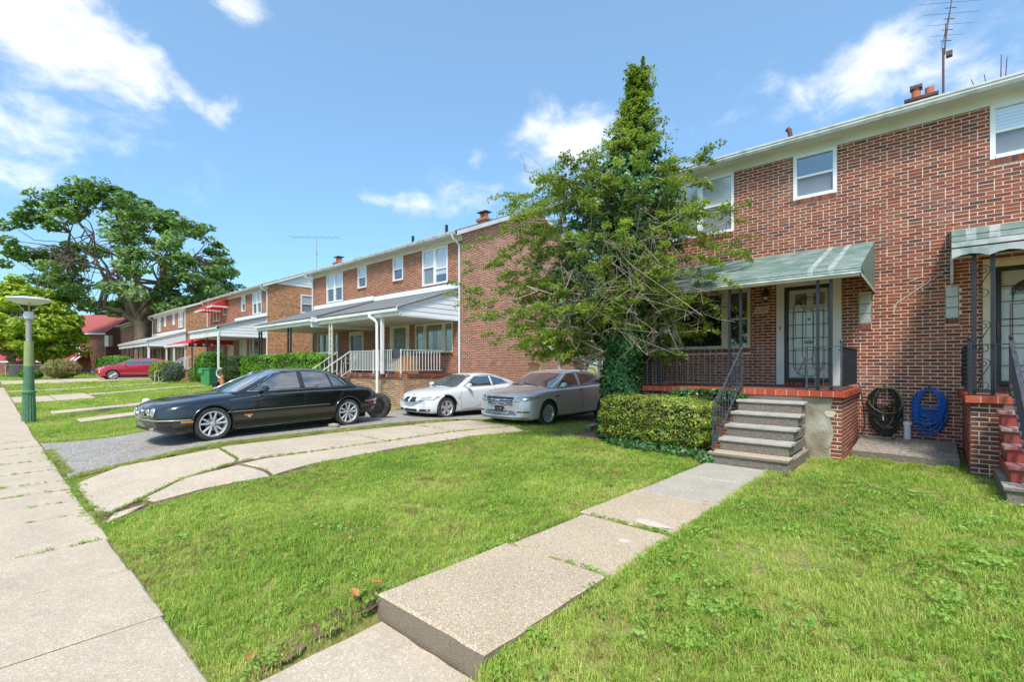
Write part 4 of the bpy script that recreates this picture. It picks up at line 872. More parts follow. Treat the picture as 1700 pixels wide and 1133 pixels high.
def plain_door(t,x0,x1,z0,z1,leaf,fr=m_cream,grille=False,crown=False):
    b=MB(); w=.24 if crown else .14; b.box(x0,x0+w,FY-.03,FY+.1,z0,z1); b.box(x1-w,x1,FY-.03,FY+.1,z0,z1); b.box(x0+w,x1-w,FY-.03,FY+.1,z1-.2,z1)
    if crown: b.box((x0+x1)/2-.12,(x0+x1)/2+.12,FY-.05,FY-.02,z1-.1,z1+.18)
    b.build('door_surround',fr,t); b=MB(); b.box(x0+w,x1-w,FY+.03,FY+.07,z0,z1-.2); d=b.build('door',leaf,t)
    if grille:
        b=MB(); a,c=x0+w,x1-w; 
        for k in range(5):
            for s in (0,1): b.tube([(p[0],FY+.02,p[2]) for p in scroll(((a+c)/2+(-.14 if s else .14),z0+.3+k*.30),.14,1.2,0,1 if s else -1,0,14)],.009,4)
        b.box(a,a+.03,FY+.0,FY+.03,z0,z1-.2); b.box(c-.03,c,FY,FY+.03,z0,z1-.2); b.box(a,c,FY,FY+.03,z0+.6,z0+.66); b.build('door_grille',m_white,d)
        b=MB(); b.box(a+.2,c-.2,FY-.0,FY+.03,z0+.72,z0+.8); b.build('letter_slot',m_black,d)
m_doorcream=M('cream_door',(.62,.60,.50),.5); m_doordark=M('dark_door_glass',(.06,.05,.045),.15,spec=.8); m_doorgrill=M('door_behind_grille',(.16,.15,.14),.4)
m_pg=M('window_glass_brickview',(.10,.095,.095),.06,var=.5,scale=2,spec=1.0)
def duplex(cx,name,label,mside,holes,zt=4.68,side_holes=(),gable=None,mfront=m_bw):
    t=thing(name,label,'house',(cx,FY,-1.2)); house_shell(t,cx,5.97,5.97,holes,mfront,mside,zt=zt,rz=6.95,side_holes=side_holes,gable=gable); return t
def dh2(t,x0,x1,z0,z1,up=m_glassb,lo=m_glass):
    xm=(x0+x1)/2; window(t,x0,xm,z0,z1,FY,'dh',(lo,up),fw=.07); window(t,xm,x1,z0,z1,FY,'dh',(lo,up),fw=.07); sill_bricks(x0,x1,z0,FY,t,False)
# second duplex -------------------------------------------------
c2=-19.05
L2=dict(u=[(-23.5,-21.85,3.22,4.66),(-20.45,-19.68,3.66,4.66),(-17.55,-16.8,3.66,4.66),(-15.48,-13.9,3.2,4.66)],pic=[(-15.95,-13.6,.5,1.68),(-24.5,-22.3,.5,1.66)],door=[(-17.75,-16.34,-.30,1.80),(-21.2,-19.9,-.30,1.62)])
H2=duplex(c2,'brick_house','second brick duplex behind the white car, grey shingled porch roof and white railings',m_bw2,L2['u']+L2['pic']+L2['door'],side_holes=[(18.9,20.0,.35,1.0)])
dh2(H2,*L2['u'][0]); window(H2,*L2['u'][1],FY,'dh',(m_glass,m_glassb),fw=.06); window(H2,*L2['u'][2],FY,'dh',(m_glass,m_glassb),fw=.06)
for u in (1,2): sill_bricks(L2['u'][u][0],L2['u'][u][1],3.66,FY,H2,False)
xm=(-15.48-13.9)/2; window(H2,-15.48,xm,3.2,4.66,FY,'dh',(m_glasss,m_glassb),fw=.07); window(H2,xm,-13.9,3.2,4.66,FY,'dh',(m_glassb,m_glassb),fw=.07,split=.42); sill_bricks(-15.48,-13.9,3.2,FY,H2,False)
q=MB(); q.box(xm+.08,-13.98,FY+.03,FY+.045,3.28,3.58); q.build('pane',m_glass,H2)
for p in L2['pic']: picture_window(H2,*p,gl=m_pg); sill_bricks(p[0],p[1],p[2],FY,H2,False)
plain_door(H2,*L2['door'][0],m_doorgrill,grille=True,crown=True); plain_door(H2,*L2['door'][1],m_doordark)
window(H2,18.9,20.0,.35,1.0,c2+5.97,'fix',fw=.06,axis='y',out=1)
b=MB(); b.box(-13.10,-12.72,19.1,19.9,.22,.55); b.build('air_conditioner',m_gutter,H2,bevel=.02)
lean_roof(H2,-19.0,-13.28,9.28,2.86,1.92,1.70,m_shingle); lean_roof(H2,-24.85,-19.05,9.05,2.92,1.92,1.70,m_shingle,right_board=False)
b=MB(); b.box(-19.10,-19.02,9.0,FY,1.58,1.90); b.box(-19.02,-18.9,8.95,9.3,1.78,1.98); b.build('valley_board',m_white2,H2)
downspout(H2,-13.18,FY,-1.3,4.80); downspout(H2,-24.95,FY,-1.1,4.78)
for x,z in ((-19.6,7.4),(-17.0,7.45)):
    b=MB(); b.tube([(x,14.5,5.8),(x,14.5,z-.85)],.07,8); b.build('vent_stack',m_black,H2)
def chimney(x,y,z,label,cap=True,w=.24):
    t=thing('chimney',label,'chimney',(x,y,z)); b=MB(); b.box(x-w,x+w,y-w*.8,y+w*.8,z-1.2,z+.1); b.build('stack',m_bw,t); b=MB(); b.box(x-w-.05,x+w+.05,y-w*.8-.05,y+w*.8+.05,z+.1,z+.2); b.build('cap_course',m_bw,t)
    for s in (-.12,.12):
        b=MB(); b.lathe([(.10,z+.2),(.10,z+.42)],(x+s,y,0),12); b.build('chimney_pot',m_terra,t)
    if cap: b=MB(); b.box(x-w-.04,x+w+.04,y-.2,y+.2,z+.48,z+.51); b.prism([(x-w-.04,y-.2,z+.51),(x+w+.04,y-.2,z+.51),(x,y,z+.58)],(0,.02,0)); b.box(x-.01,x+.01,y,y+.02,z+.4,z+.5); b.build('pot_cowl',m_rust,t,fix=True)
    return t
chimney(-14.6,14.6,6.2,'small capped chimney at the right end of the second duplex roof'); chimney(-25.0,13.4,5.62,'brick chimney between the second and third duplex roofs')
for x,y,lab in ((-14.45,9.32,'white porch post with downspout in front of the second duplex'),):
    t=thing('porch_post',lab,'porch post',(x,y,-.3)); b=MB(); b.box(x-.05,x+.05,y,y+.1,-.30,1.70); b.build('shaft',m_white,t)
    b=MB(); b.tube([(x-.45,9.15,1.84),(x-.40,9.1,1.72),(x-.12,9.12,1.60),(x-.08,9.2,1.5),(x-.08,9.22,-.4),(x-.08,9.22,-1.2)],.05,8); b.build('downspout',m_white2,t,smooth=50)
t=thing('porch_post','cream pierced iron porch column at the head of the white stair rails','porch post',(-18.0,9.3,-.3))
for dx in (-.1,.1): post(t,-18.0+dx,9.3,-.3,1.70,.045,m_cream)
for k in range(9): b=MB(); b.tube([(-18.09,9.3,-.2+k*.2),(-17.91,9.3,-.1+k*.2)],.008,5); b.tube([(-17.91,9.3,-.2+k*.2),(-18.09,9.3,-.1+k*.2)],.008,5); b.build('lattice',m_cream,t)
for x,lab in ((-24.7,'black twin iron post at the left front corner of the second duplex porch'),(-21.4,'wide black iron post in the middle of the second duplex porch')):
    t=thing('porch_post',lab,'porch post',(x,9.1,-.3))
    for dx in (-.14,.14): post(t,x+dx,9.12,-.3,1.70,.06,m_black)
    for k in range(10): b=MB(); b.bar((x-.13,9.12,-.2+k*.19),(x+.13,9.12,-.1+k*.19),.02); b.build('lattice',m_black,t)
P3=thing('brick_porch','long brick porch of the second duplex behind the black car','porch',(-19.,10.6,-1.15))
m_bwp=brickwall('brickwork_porch',(.40,.20,.09),(.17,.09,.06),(.58,.47,.32),mortar=.009)
b=MB(); b.box(-24.9,-13.45,9.56,FY-.02,-1.6,-.42); b.build('porch_wall',m_bwp,P3); n=66; st=11.45/n; m_cop2=brickpiece('brick_dull_red',[(.25,.065,.04),(.20,.06,.045),(.29,.085,.05),(.16,.06,.05)])
b=MB(); b.box(-24.85,-13.5,9.6,FY-.02,-.42,-.32); b.build('porch_floor',m_greyc,P3)
for i in range(n):
    b=MB(); b.box(-24.9+i*st+.008,-24.9+(i+1)*st-.008,9.50,9.72,-.42,-.30); b.build('coping_brick',m_cop2 if i%5 else m_bw,P3)
for i in range(13):
    b=MB(); b.box(-13.6,-13.42,9.73+i*.167,9.73+(i+1)*.167-.01,-.42,-.30); b.build('coping_brick',m_cop2,P3)
rl=thing('porch_railing','white iron railing along the second duplex porch, dark cloth over it','railing',(-15.3,9.56,-.3))
rail_run(rl,(-16.95,9.56,-.3),(-13.62,9.56,-.3),.12,.84,30,m_white,r=.010,top=.02); rail_run(rl,(-13.60,9.56,-.3),(-13.60,11.4,-.3),.12,.84,14,m_white,r=.010,top=.02)
for x in (-16.95,-15.3,-13.61): post(rl,x,9.56,-.3,.56,.04,m_white)
rl=thing('porch_railing','white iron railing on the left half of the second duplex porch','railing',(-20.3,9.56,-.3)); rail_run(rl,(-24.3,9.56,-.3),(-18.2,9.56,-.3),.12,.84,50,m_white,r=.010,top=.02)
st2=thing('porch_steps','brick steps between white rails behind the black car roof','steps',(-17.45,8.9,-1.1))
for i in range(4): b=MB(); b.box(-17.95,-16.95,9.5-(i+1)*.32,9.5-i*.32,-1.5,-.5-i*.19); b.build('step',m_bwp,st2); b=MB(); b.box(-17.97,-16.93,9.48-(i+1)*.32,9.5-i*.32,-.5-i*.19,-.45-i*.19); b.build('tread',m_coping if i==1 else m_greyc,st2)
for x,lab in ((-16.95,'white stair rail on the right of the brick steps'),(-17.95,'white stair rail on the left of the brick steps')):
    t=thing('stair_handrail',lab,'handrail',(x,8.8,-1)); A=Vector((x,9.55,.54)); B=Vector((x,8.1,-.42)); b=MB(); b.bar(A,B,.04,.03); b.bar(A-Vector((0,0,.72)),B-Vector((0,0,.72)),.03,.02); b.build('rail',m_white,t)
    for i in range(0,9): p=A.lerp(B,i/8); b=MB(); b.bar(p,p-Vector((0,0,.72 if i<8 else .8)),.02); b.build('baluster',m_white,t)
# porch furniture
def plastic_chair(x,y,z,rz,label,mat):
    t=thing('patio_chair',label,'chair',(x,y,z),rz=rz)
    b=MB(); b.box(-.24,.24,-.22,.22,.40,.43); b.build('seat',mat,t,local=True,bevel=.012)
    b=MB(); b.grid(lambda u,v:(-.24+.48*u,.22+.10*v+.03*math.cos((u-.5)*2.6),.42+.46*v),5,3); o=b.build('backrest',mat,t,local=True,smooth=180); md=o.modifiers.new('s','SOLIDIFY'); md.thickness=.015
    for sx in (-1,1):
        b=MB(); b.tube([(sx*.27,-.2,.62),(sx*.27,.25,.62)],.02,6); b.build('armrest',mat,t,local=True)
        for sy in (-1,1): b=MB(); b.tube([(sx*.24,sy*.21,.41),(sx*.28,sy*.26,0)],.018,6); b.build('leg',mat,t,local=True)
        b=MB(); b.tube([(sx*.27,-.2,.62),(sx*.26,-.2,.40)],.016,6); b.build('arm_post',mat,t,local=True)
    return t
plastic_chair(-17.0+.9,10.7,-.32,.2,'white plastic chair left of the railing post on the second duplex porch',m_white); plastic_chair(-19.0,10.6,-.32,-.3,'white plastic chair behind the stair rails of the second duplex',m_white)
plastic_chair(-15.35,10.2,-.32,1.0,'black chair on the second duplex porch between the door and wooden chest',m_black)
t=thing('wooden_chest','orange brown slatted wooden chest behind the white railing','chest',(-14.3,10.3,-.32))
b=MB(); b.box(-14.75,-13.85,10.1,10.5,-.32,.34); b.build('carcass',m_wood,t,bevel=.01)
for k in range(7): b=MB(); b.box(-14.74+k*.128,-14.65+k*.128,10.07,10.10,-.28,.32); b.build('plank',M('orange_plank',(.46,.19,.04),.6) if 'orange_plank' not in MATS else MATS['orange_plank'],t)
t=MB(); t.grid(lambda u,v:(-14.05+.42*u+.02*math.sin(v*3),9.515-.02*math.sin(u*5)-(.0 if v<.5 else 0),.57-.34*v+.03*u*v),8,8); t.grid(lambda u,v:(-14.05+.42*u,9.515+.08*v,.57+.012*math.sin(v*3.14)),4,3); tag(t.build('dark_cloth',M('charcoal_cloth',(.05,.05,.055),.9),smooth=180),'charcoal cloth hanging over the white porch railing','cloth')
# third duplex --------------------------------------------------
c3=-37.0
L3=dict(u=[(-33.6,-32.1,3.35,4.78),(-35.6,-34.9,3.7,4.78),(-39.3,-38.6,3.7,4.78),(-41.6,-40.2,3.35,4.78)],pic=[(-34.1,-32.0,.7,1.9),(-41.0,-38.9,.6,1.8)],door=[(-35.9,-34.6,-.2,1.95),(-38.3,-37.1,-.2,1.9)])
H3=duplex(c3,'brick_house','third brick duplex with red awnings and a white sided gable',m_bw3,L3['u']+L3['pic']+L3['door'],zt=4.78,side_holes=[(13.95,14.85,3.45,4.70)],gable=m_white2)
dh2(H3,*L3['u'][0]); window(H3,*L3['u'][1],FY,'dh',(m_glass,m_glassb),fw=.06); window(H3,*L3['u'][2],FY,'dh',fw=.06); dh2(H3,*L3['u'][3],up=m_glasss)
for p in L3['pic']: picture_window(H3,*p,gl=m_pg,fr=m_white)
plain_door(H3,*L3['door'][0],m_doorcream,crown=True); plain_door(H3,*L3['door'][1],m_white,fr=m_white)
window(H3,13.95,14.85,3.45,4.70,c3+5.97,'dh',(m_glasss,m_glassb),fw=.09,axis='y',out=1)
lean_roof(H3,-36.8,-31.1,9.2,3.05,2.25,1.75,m_shingle); downspout(H3,-31.08,FY,-1.1,4.9); downspout(H3,-42.85,FY,-1.1,4.9)
b=MB(); b.tube([(-29.6,14.5,6.2),(-29.6,14.5,7.0)],.06,6); 
def round_awning(label,x0,x1,zw,zf,yf,deep=.9,lip=.10):
    t=thing('red_awning',label,'awning',((x0+x1)/2,FY,zf)); n=8
    b=MB()
    b.grid(lambda u,v:(x0+(x1-x0)*u,FY-.02-(FY-yf)*v,zw+(zf-zw)*(v**1.6)),6,8)
    for x in (x0,x1): b.add([(x,FY-.02-(FY-yf)*i/n,zw+(zf-zw)*((i/n)**1.6)) for i in range(n+1)]+[(x,FY-.02,zf)],[tuple(range(n+2))])
    b.build('canopy',m_redawn,t,smooth=40)
    b=MB(); k=int((x1-x0)/.16)
    for i in range(k): a=x0+(x1-x0)*i/k; c=x0+(x1-x0)*(i+1)/k; b.prism([(a,yf-.004,zf+.02),(a+.02,yf-.004,zf-lip),(c-.02,yf-.004,zf-lip),(c,yf-.004,zf+.02)],(0,-.01,0))
    for i in range(6): y=yf+(FY-yf)*i/6; b.prism([(x1,y,zf+.02),(x1,y+.03,zf-lip),(x1,y+.15,zf-lip),(x1,y+.18,zf+.02)],(.01,0,0))
    b.build('scalloped_valance',m_white,t,fix=True); return t
round_awning('large red awning over the left upstairs window of the third duplex',-41.9,-39.9,4.75,4.10,10.75); round_awning('small red awning over the narrow upstairs window of the third duplex',-39.6,-38.3,4.80,4.28,10.9)
round_awning('wide red awning over the left porch of the third duplex',-42.6,-37.1,2.15,1.45,9.0,lip=.14)
for x,y,m_,lab in ((-31.2,9.2,m_white2,'white porch post at the right corner of the third duplex porch'),(-33.4,9.25,m_black,'slim black post under the third duplex porch roof'),(-42.4,9.1,m_white2,'white post at the left end of the wide red awning'),(-40.3,9.1,m_white2,'white post under the middle of the wide red awning'),(-36.6,9.25,m_black,'slim black post at the left end of the third duplex porch roof')):
    t=thing('porch_post',lab,'porch post',(x,y,-.2)); post(t,x,y,-.25,1.78 if y>9.15 else 1.5,.09 if m_ is m_white2 else .06,m_,name='shaft'); post(t,x,y,-.28,-.2,.16,m_,name='base')
t=thing('brick_porch','low brick porch of the third duplex behind the clipped hedges','porch',(c3,10.6,-1.1)); b=MB(); b.box(-42.9,-31.1,9.3,FY-.02,-1.5,-.32); b.build('porch_wall',m_bwp,t); b=MB(); b.box(-42.95,-31.05,9.25,FY-.02,-.32,-.22); b.build('porch_floor',m_greyc,t)
rl=thing('porch_railing','black railing on the right half of the third duplex porch','railing',(-32.6,9.3,-.2)); rail_run(rl,(-34.2,9.3,-.2),(-31.2,9.3,-.2),.1,.85,16,m_black,r=.012,top=.02)
rl=thing('stair_handrail','white stair rail of the third duplex beside the dark bushes','handrail',(-37.2,8.6,-.6))
for x in (-36.9,-38.0):
    A=Vector((x,9.3,.62)); B=Vector((x,7.3,-.45)); b=MB(); b.bar(A,B,.06,.04); b.bar(A-Vector((0,0,.75)),B-Vector((0,0,.72)),.04,.03); b.build('rail',m_white,rl)
    for i in range(0,11): p=A.lerp(B,i/10); b=MB(); b.bar(p,p-Vector((0,0,.74)),.03); b.build('baluster',m_white,rl)
t=thing('porch_steps','grey and brick steps left of the green hedges of the third duplex','steps',(-37.4,8.2,-1.1))
for i in range(5): b=MB(); b.box(-38.0,-36.9,9.3-(i+1)*.34,9.3-i*.34,-1.5,-.42-i*.16); b.build('step',m_greyc if i>2 else m_bwp,t)
t=MB(); 
an3=thing('tv_aerial','thin roof aerial on the third duplex against the sky','aerial',(-31.5,15.5,6.5)); b=MB(); b.tube([(-32.0,15.5,6.3),(-32.0,15.5,9.0)],.03,6); b.tube([(-32,15.5,7.7),(-32,15.5,7.9)],.06,6); b.build('mast',m_steel,an3); b=MB(); b.tube([(-33.7,14.4,9.05),(-30.6,16.4,8.85)],.018,5); b.build('boom',m_steel,an3)
for k in range(8): p=Vector((-33.6,14.46,9.05)).lerp(Vector((-30.7,16.34,8.86)),k/7); b=MB(); b.tube([p+Vector((.25,-.4,0)),p-Vector((.25,-.4,0))],.012,4); b.build('element',m_steel,an3)
# fourth duplex -------------------------------------------------
c4=-54.9
L4=dict(u=[(-51.3,-49.9,3.4,4.82),(-53.3,-52.6,3.8,4.82),(-56.4,-55.7,3.8,4.82),(-59.1,-57.7,3.4,4.82)],pic=[(-51.9,-50.1,.6,1.8),(-59.3,-57.5,.6,1.8)],door=[(-54.0,-53,-.2,1.9),(-56.4,-55.4,-.2,1.9)])
H4=duplex(c4,'brick_house','fourth brick duplex behind the red car with a long white porch roof',m_bw3,L4['u']+L4['pic']+L4['door'],zt=4.82)
for k in (0,3): dh2(H4,*L4['u'][k],up=m_glassb)
for k in (1,2): window(H4,*L4['u'][k],FY,'dh',(m_glassb,m_glassb),fw=.08)
for p in L4['pic']: picture_window(H4,*p,fr=m_white)
plain_door(H4,*L4['door'][0],m_white); plain_door(H4,*L4['door'][1],m_doordark)
lean_roof(H4,-61.2,-48.9,9.2,2.95,2.05,1.66,m_gutter); downspout(H4,-48.98,FY,-1.1,4.95); downspout(H4,-60.8,FY,-1.1,4.95)
for k,x in enumerate((-61,-59,-57,-55,-53,-51,-49.1)):
    t=thing('porch_post','white end post of the long white porch roof' if k==6 else 'slim dark post under the long white porch roof','porch post',(x,9.3,-.2),group='porch posts of the fourth duplex' if k<6 else None); post(t,x,9.3,-.25,1.68,.14 if k==6 else .07,m_white2 if k==6 else m_black,name='shaft'); post(t,x,9.3,-.28,-.2,.16,m_white2,name='base')
t=thing('brick_porch','brick porch of the fourth duplex behind the red car','porch',(c4,10.6,-1.1)); b=MB(); b.box(-61,-48.9,9.35,FY-.02,-1.5,-.3); b.build('porch_wall',m_bwp,t); b=MB(); b.box(-61,-48.9,9.3,FY-.02,-.3,-.22); b.build('porch_floor',m_greyc,t)
# fifth house, barely seen, and red roofed house across the corner
H5=duplex(-72.9,'brick_house','fifth brick duplex half hidden behind the great oak',m_bw3,[],zt=4.8)
RH=thing('red_roofed_house','red roofed brick house with a maroon awning across the corner','house',(-83,6,-1.0),rz=0)
def RHp(a,d,z):  # a along the front from its right corner, d depth behind the front
    ax=Vector((.70,.714,0)); f=Vector((-.714,.70,0)); p=Vector((-78.5,10.5,0))-ax*a+f*d; return (p.x,p.y,z)
def rbox(b,a0,a1,d0,d1,z0,z1):
    v=[RHp(a,d,z) for z in (z0,z1) for a,d in ((a0,d0),(a1,d0),(a1,d1),(a0,d1))]; b.add(v,[(0,3,2,1),(4,5,6,7),(0,1,5,4),(1,2,6,5),(2,3,7,6),(3,0,4,7)])
m_bwr=brickwall('brickwork_far',(.30,.10,.075),(.18,.07,.06),(.40,.26,.2))
b=MB(); rbox(b,0,13,0,8,-1.6,4.0); b.add([RHp(0,0,4),RHp(0,8,4),RHp(0,4,6.4),RHp(.1,0,4),RHp(.1,8,4),RHp(.1,4,6.4)],[(0,1,2),(5,4,3)]); b.build('wall',m_bwr,RH,fix=True)
b=MB()
for d0,d1 in ((-.35,4),(8.35,4)): b.add([RHp(-.2,d0,4.0),RHp(13.2,d0,4.0),RHp(13.2,d1,6.65),RHp(-.2,d1,6.65),RHp(-.2,d0,4.15),RHp(13.2,d0,4.15),RHp(13.2,d1,6.8),RHp(-.2,d1,6.8)],[(0,3,2,1),(4,5,6,7),(0,1,5,4),(1,2,6,5),(2,3,7,6),(3,0,4,7)])
b.build('roof',m_redroof,RH,fix=True)
b=MB(); rbox(b,-.2,13.2,-.45,-.3,3.9,4.08); b.build('gutter',m_white2,RH)
for a in (3.1,7.5,10.5):
    b=MB(); rbox(b,a,a+1.3,-.06,.05,2.1,3.7); w_=b.build('window',m_white2,RH); b=MB(); rbox(b,a+.15,a+1.15,-.08,-.055,2.95,3.55); b.build('pane',m_glass,w_); b=MB(); rbox(b,a+.15,a+1.15,-.08,-.055,2.25,2.88); b.build('pane',m_glass,w_)
b=MB(); rbox(b,3.3,4.6,-.06,.05,-.3,.9); w_=b.build('window',m_white2,RH); b=MB(); rbox(b,3.45,4.45,-.08,-.055,-.15,.8); b.build('pane',m_glass,w_)
b=MB(); b.add([RHp(2.0,-2.0,.55),RHp(12,-2.0,.55),RHp(12,0,1.9),RHp(2.0,0,1.9),RHp(2.0,-2.0,.45),RHp(12,-2.0,.45),RHp(12,0,.45),RHp(2.0,0,.45)],[(0,1,2,3),(0,3,7,4),(0,4,5,1),(1,5,6,2)]); b.build('maroon_awning',M('maroon_awning',(.33,.04,.06),.6),RH,fix=True)
for a in (2.1,2.6): b=MB(); b.add([RHp(a,-2.02,.56),RHp(a+.2,-2.02,.56),RHp(a+.2,-.02,1.93),RHp(a,-.02,1.93)],[(0,1,2,3)]); b.build('awning_stripe',m_white2,RH)
b=MB(); rbox(b,2.0,12,-2.1,-1.95,.35,.5); b.build('awning_edge',m_white2,RH)
for a in (2.1,6,11.8): b=MB(); rbox(b,a,a+.1,-2.0,-1.9,-1.2,.4); b.build('awning_post',m_rust,RH)
b=MB(); rbox(b,12.5,22,2,9,-1.6,.9); b.build('side_wing',m_bwr,RH)
b=MB(); rbox(b,-.5,-.05,-.3,.4,2.4,3.8); b.build('wall_box',m_white2,RH)
FH=thing('distant_house','low pale brick house far beyond the parked cars','house',(-118,40,-.5)); b=MB(); b.box(-132,-108,38,46,-1.3,2.2); b.build('wall',m_bwr,FH); b=MB(); b.prism([(-133,37.5,2.2),(-107,37.5,2.2),(-107,42,3.9),(-133,42,3.9)],(0,.1,.1)); b.build('roof',m_shingle,FH,fix=True)
# carport between the houses
cp=thing('carport','white metal carport on grey posts behind the silver sedan','carport',(-8,17,-1.7))
b=MB(); b.prism([(-11.6,15.1,.62),(-6.1,15.1,.62),(-6.1,19.8,.86),(-11.6,19.8,.86)],(0,0,.06)); b.build('roof_panel',m_gutter,cp,fix=True)
b=MB(); b.prism([(-11.65,15.0,.60),(-11.65,19.8,.82),(-11.65,19.8,1.02),(-11.65,15.0,.80)],(.05,0,0)); b.box(-11.65,-6.05,15.0,15.06,.60,.80); b.build('fascia',m_white2,cp,fix=True)
b=MB(); b.prism([(-11.2,15.45,.60),(-9.4,16.95,.60),(-9.4,16.95,.46),(-11.2,15.45,.46)],(.06,-.06,0)); b.build('beam',m_steel,cp,fix=True)
for x,y in ((-11.15,15.45),(-9.95,16.5),(-6.3,15.2),(-6.3,19.6)): b=MB(); b.box(x-.06,x+.06,y-.06,y+.06,-1.85,.62); b.build('post',m_gutter,cp)
t=thing('cardboard_box','open cardboard box on a wooden crate behind the white coupe','box',(-11.0,13.9,-1.0)); b=MB(); b.box(-11.3,-10.75,13.7,14.1,-.35,.02); b.build('carton',m_card,t); b=MB(); b.add([(-11.3,13.7,.02),(-10.75,13.7,.02),(-10.75,13.5,.1),(-11.3,13.5,.1)],[(0,1,2,3)]); b.build('flap',m_card,t)
t=thing('wooden_crate','pale wooden crate standing behind the white coupe','crate',(-11.1,13.9,-1.7))
for k in range(7): b=MB(); b.box(-11.5,-10.7,13.6,14.2,-1.72+k*.195,-1.56+k*.195); b.build('plank',m_wood,t)
t=thing('red_stair','red painted wooden stair rail behind the ivy covered trunk','stair',(-7.6,17.5,-1.7))
A=Vector((-7.9,17.0,.35)); B=Vector((-7.1,17.5,-.35)); b=MB(); b.bar(A,B,.09,.12); b.bar(A-Vector((0,0,.55)),B-Vector((0,0,.55)),.08,.1); b.build('rail',m_redpaint,t)
for i in range(6): p=A.lerp(B,i/5); b=MB(); b.bar(p,p-Vector((0,0,.6 if i else 2.1)),.07); b.build('baluster',m_redpaint,t)
# street furniture ------------------------------------------------
lp=thing('street_lamp','green fluted street lamp with a flat disc top at the pavement edge','street lamp',(-20.15,.93,-1.72)); z0=-1.74
b=MB(); k=16; prof=[(.175,0),(.18,.05),(.165,.06),(.145,.84),(.14,.90)]
V=[]
for r_,z in prof:
    for j in range(k*2): a=math.pi*j/k; rr=r_*(1 if j%2 else .90) if .06<=z<=.85 else r_; V.append((-20.15+rr*math.cos(a),.93+rr*math.sin(a),z0+z))
b.add(V,[(i*2*k+j,i*2*k+(j+1)%(2*k),(i+1)*2*k+(j+1)%(2*k),(i+1)*2*k+j) for i in range(len(prof)-1) for j in range(2*k)]); b.build('fluted_base',m_lampgrn,lp)
b=MB(); b.lathe([(.145,z0+.90),(.175,z0+.92),(.175,z0+.96),(.128,z0+.99),(.112,z0+1.72)],(-20.15,.93,0),20); b.build('collar',m_lampgrn,lp,smooth=40)
b=MB(); b.lathe([(.112,z0+1.72),(.105,z0+2.46)],(-20.15,.93,0),20); b.build('shaft',m_lamplight,lp,smooth=40)
b=MB(); b.lathe([(.068,z0+2.46),(.068,z0+3.13)],(-20.15,.93,0),16); b.build('upper_shaft',m_lampgrey,lp,smooth=40)
b=MB(); b.lathe([(.09,z0+3.12),(.11,z0+3.14),(.11,z0+3.33),(.06,z0+3.35)],(-20.15,.93,0),16); b.build('socket',m_lamptop,lp,smooth=40)
b=MB()
for a in (0,2.1,4.2): b.tube([(-20.15+.07*math.cos(a),.93+.07*math.sin(a),z0+3.30),(-20.15+.16*math.cos(a),.93+.16*math.sin(a),z0+3.44),(-20.15+.29*math.cos(a),.93+.29*math.sin(a),z0+3.60)],.018,6)
b.build('arm',m_lampgrey,lp)
b=MB(); b.lathe([(0,z0+3.54),(.25,z0+3.57),(.46,z0+3.66),(.50,z0+3.71),(.47,z0+3.74),(.25,z0+3.78),(0,z0+3.79)],(-20.15,.93,0),28); b.build('disc_shade',m_lamptop,lp,smooth=60)
l2=thing('street_lamp','distant pale street lamp beyond the dark parked cars','street lamp',(-83,18.8,-1)); b=MB(); b.lathe([(.16,-1.1),(.12,1.9)],(-83,18.8,0),10); b.build('shaft',m_lamptop,l2); b=MB(); b.lathe([(0,1.9),(.5,2.0),(.5,2.1),(0,2.15)],(-83,18.8,0),14); b.build('disc_shade',m_lamptop,l2)
# wheelie bin
wb=thing('wheelie_bin','green wheeled rubbish bin with its lid shut in front of the hedge','bin',(-29.8,8.35,-1.13),rz=.55)
b=MB(); V=[(x*s*.5,y*s*.55,z) for z,s in ((.06,.50),(.9,.62)) for x,y in ((-1,-1),(1,-1),(1,1),(-1,1))]; b.add(V,[(0,3,2,1),(4,5,6,7),(0,1,5,4),(1,2,6,5),(2,3,7,6),(3,0,4,7)]); b.build('bin_body',m_bin,wb,local=True,bevel=.02)
b=MB(); b.box(-.34,.34,-.38,.40,.90,.98); b.build('lid',m_bin,wb,local=True,bevel=.02); b=MB(); b.box(-.34,-.06,-.40,-.36,.70,.92); b.build('handle',m_bin,wb,local=True)
for s in (-1,1): b=MB(); b.lathe([(.0,-.03),(.11,-.03),(.11,.03),(0,.03)],(s*.28,.30,.11),12,'x'); b.build('wheel',m_rubber,wb,local=True)
# chain link fence
cf=thing('chain_link_fence','low chain link fence with galvanised posts in front of the red roofed house','fence',(-60,3,-1.1))
fp=[(-61.6,1.4),(-60.3,2.65),(-59.1,3.75),(-57.8,4.85)]
for (x,y) in fp: b=MB(); b.tube([(x,y,-1.15),(x,y,.12)],.045,8); b.build('post',m_steel,cf)
b=MB(); b.tube([(x,y,.05) for x,y in fp],.022,6); b.build('rail',m_steel,cf)
b=MB()
for (a,c) in zip(fp,fp[1:]):
    A=Vector((*a,0)); B=Vector((*c,0))
    for k in range(28):
        p=A.lerp(B,k/28); q=A.lerp(B,min(1,(k+6)/28)); b.bar((p.x,p.y,-1.08),(q.x,q.y,.03),.004); b.bar((p.x,p.y,.03),(q.x,q.y,-1.08),.004)
o=b.build('wire_mesh',m_steel,cf); o['kind']='stuff'
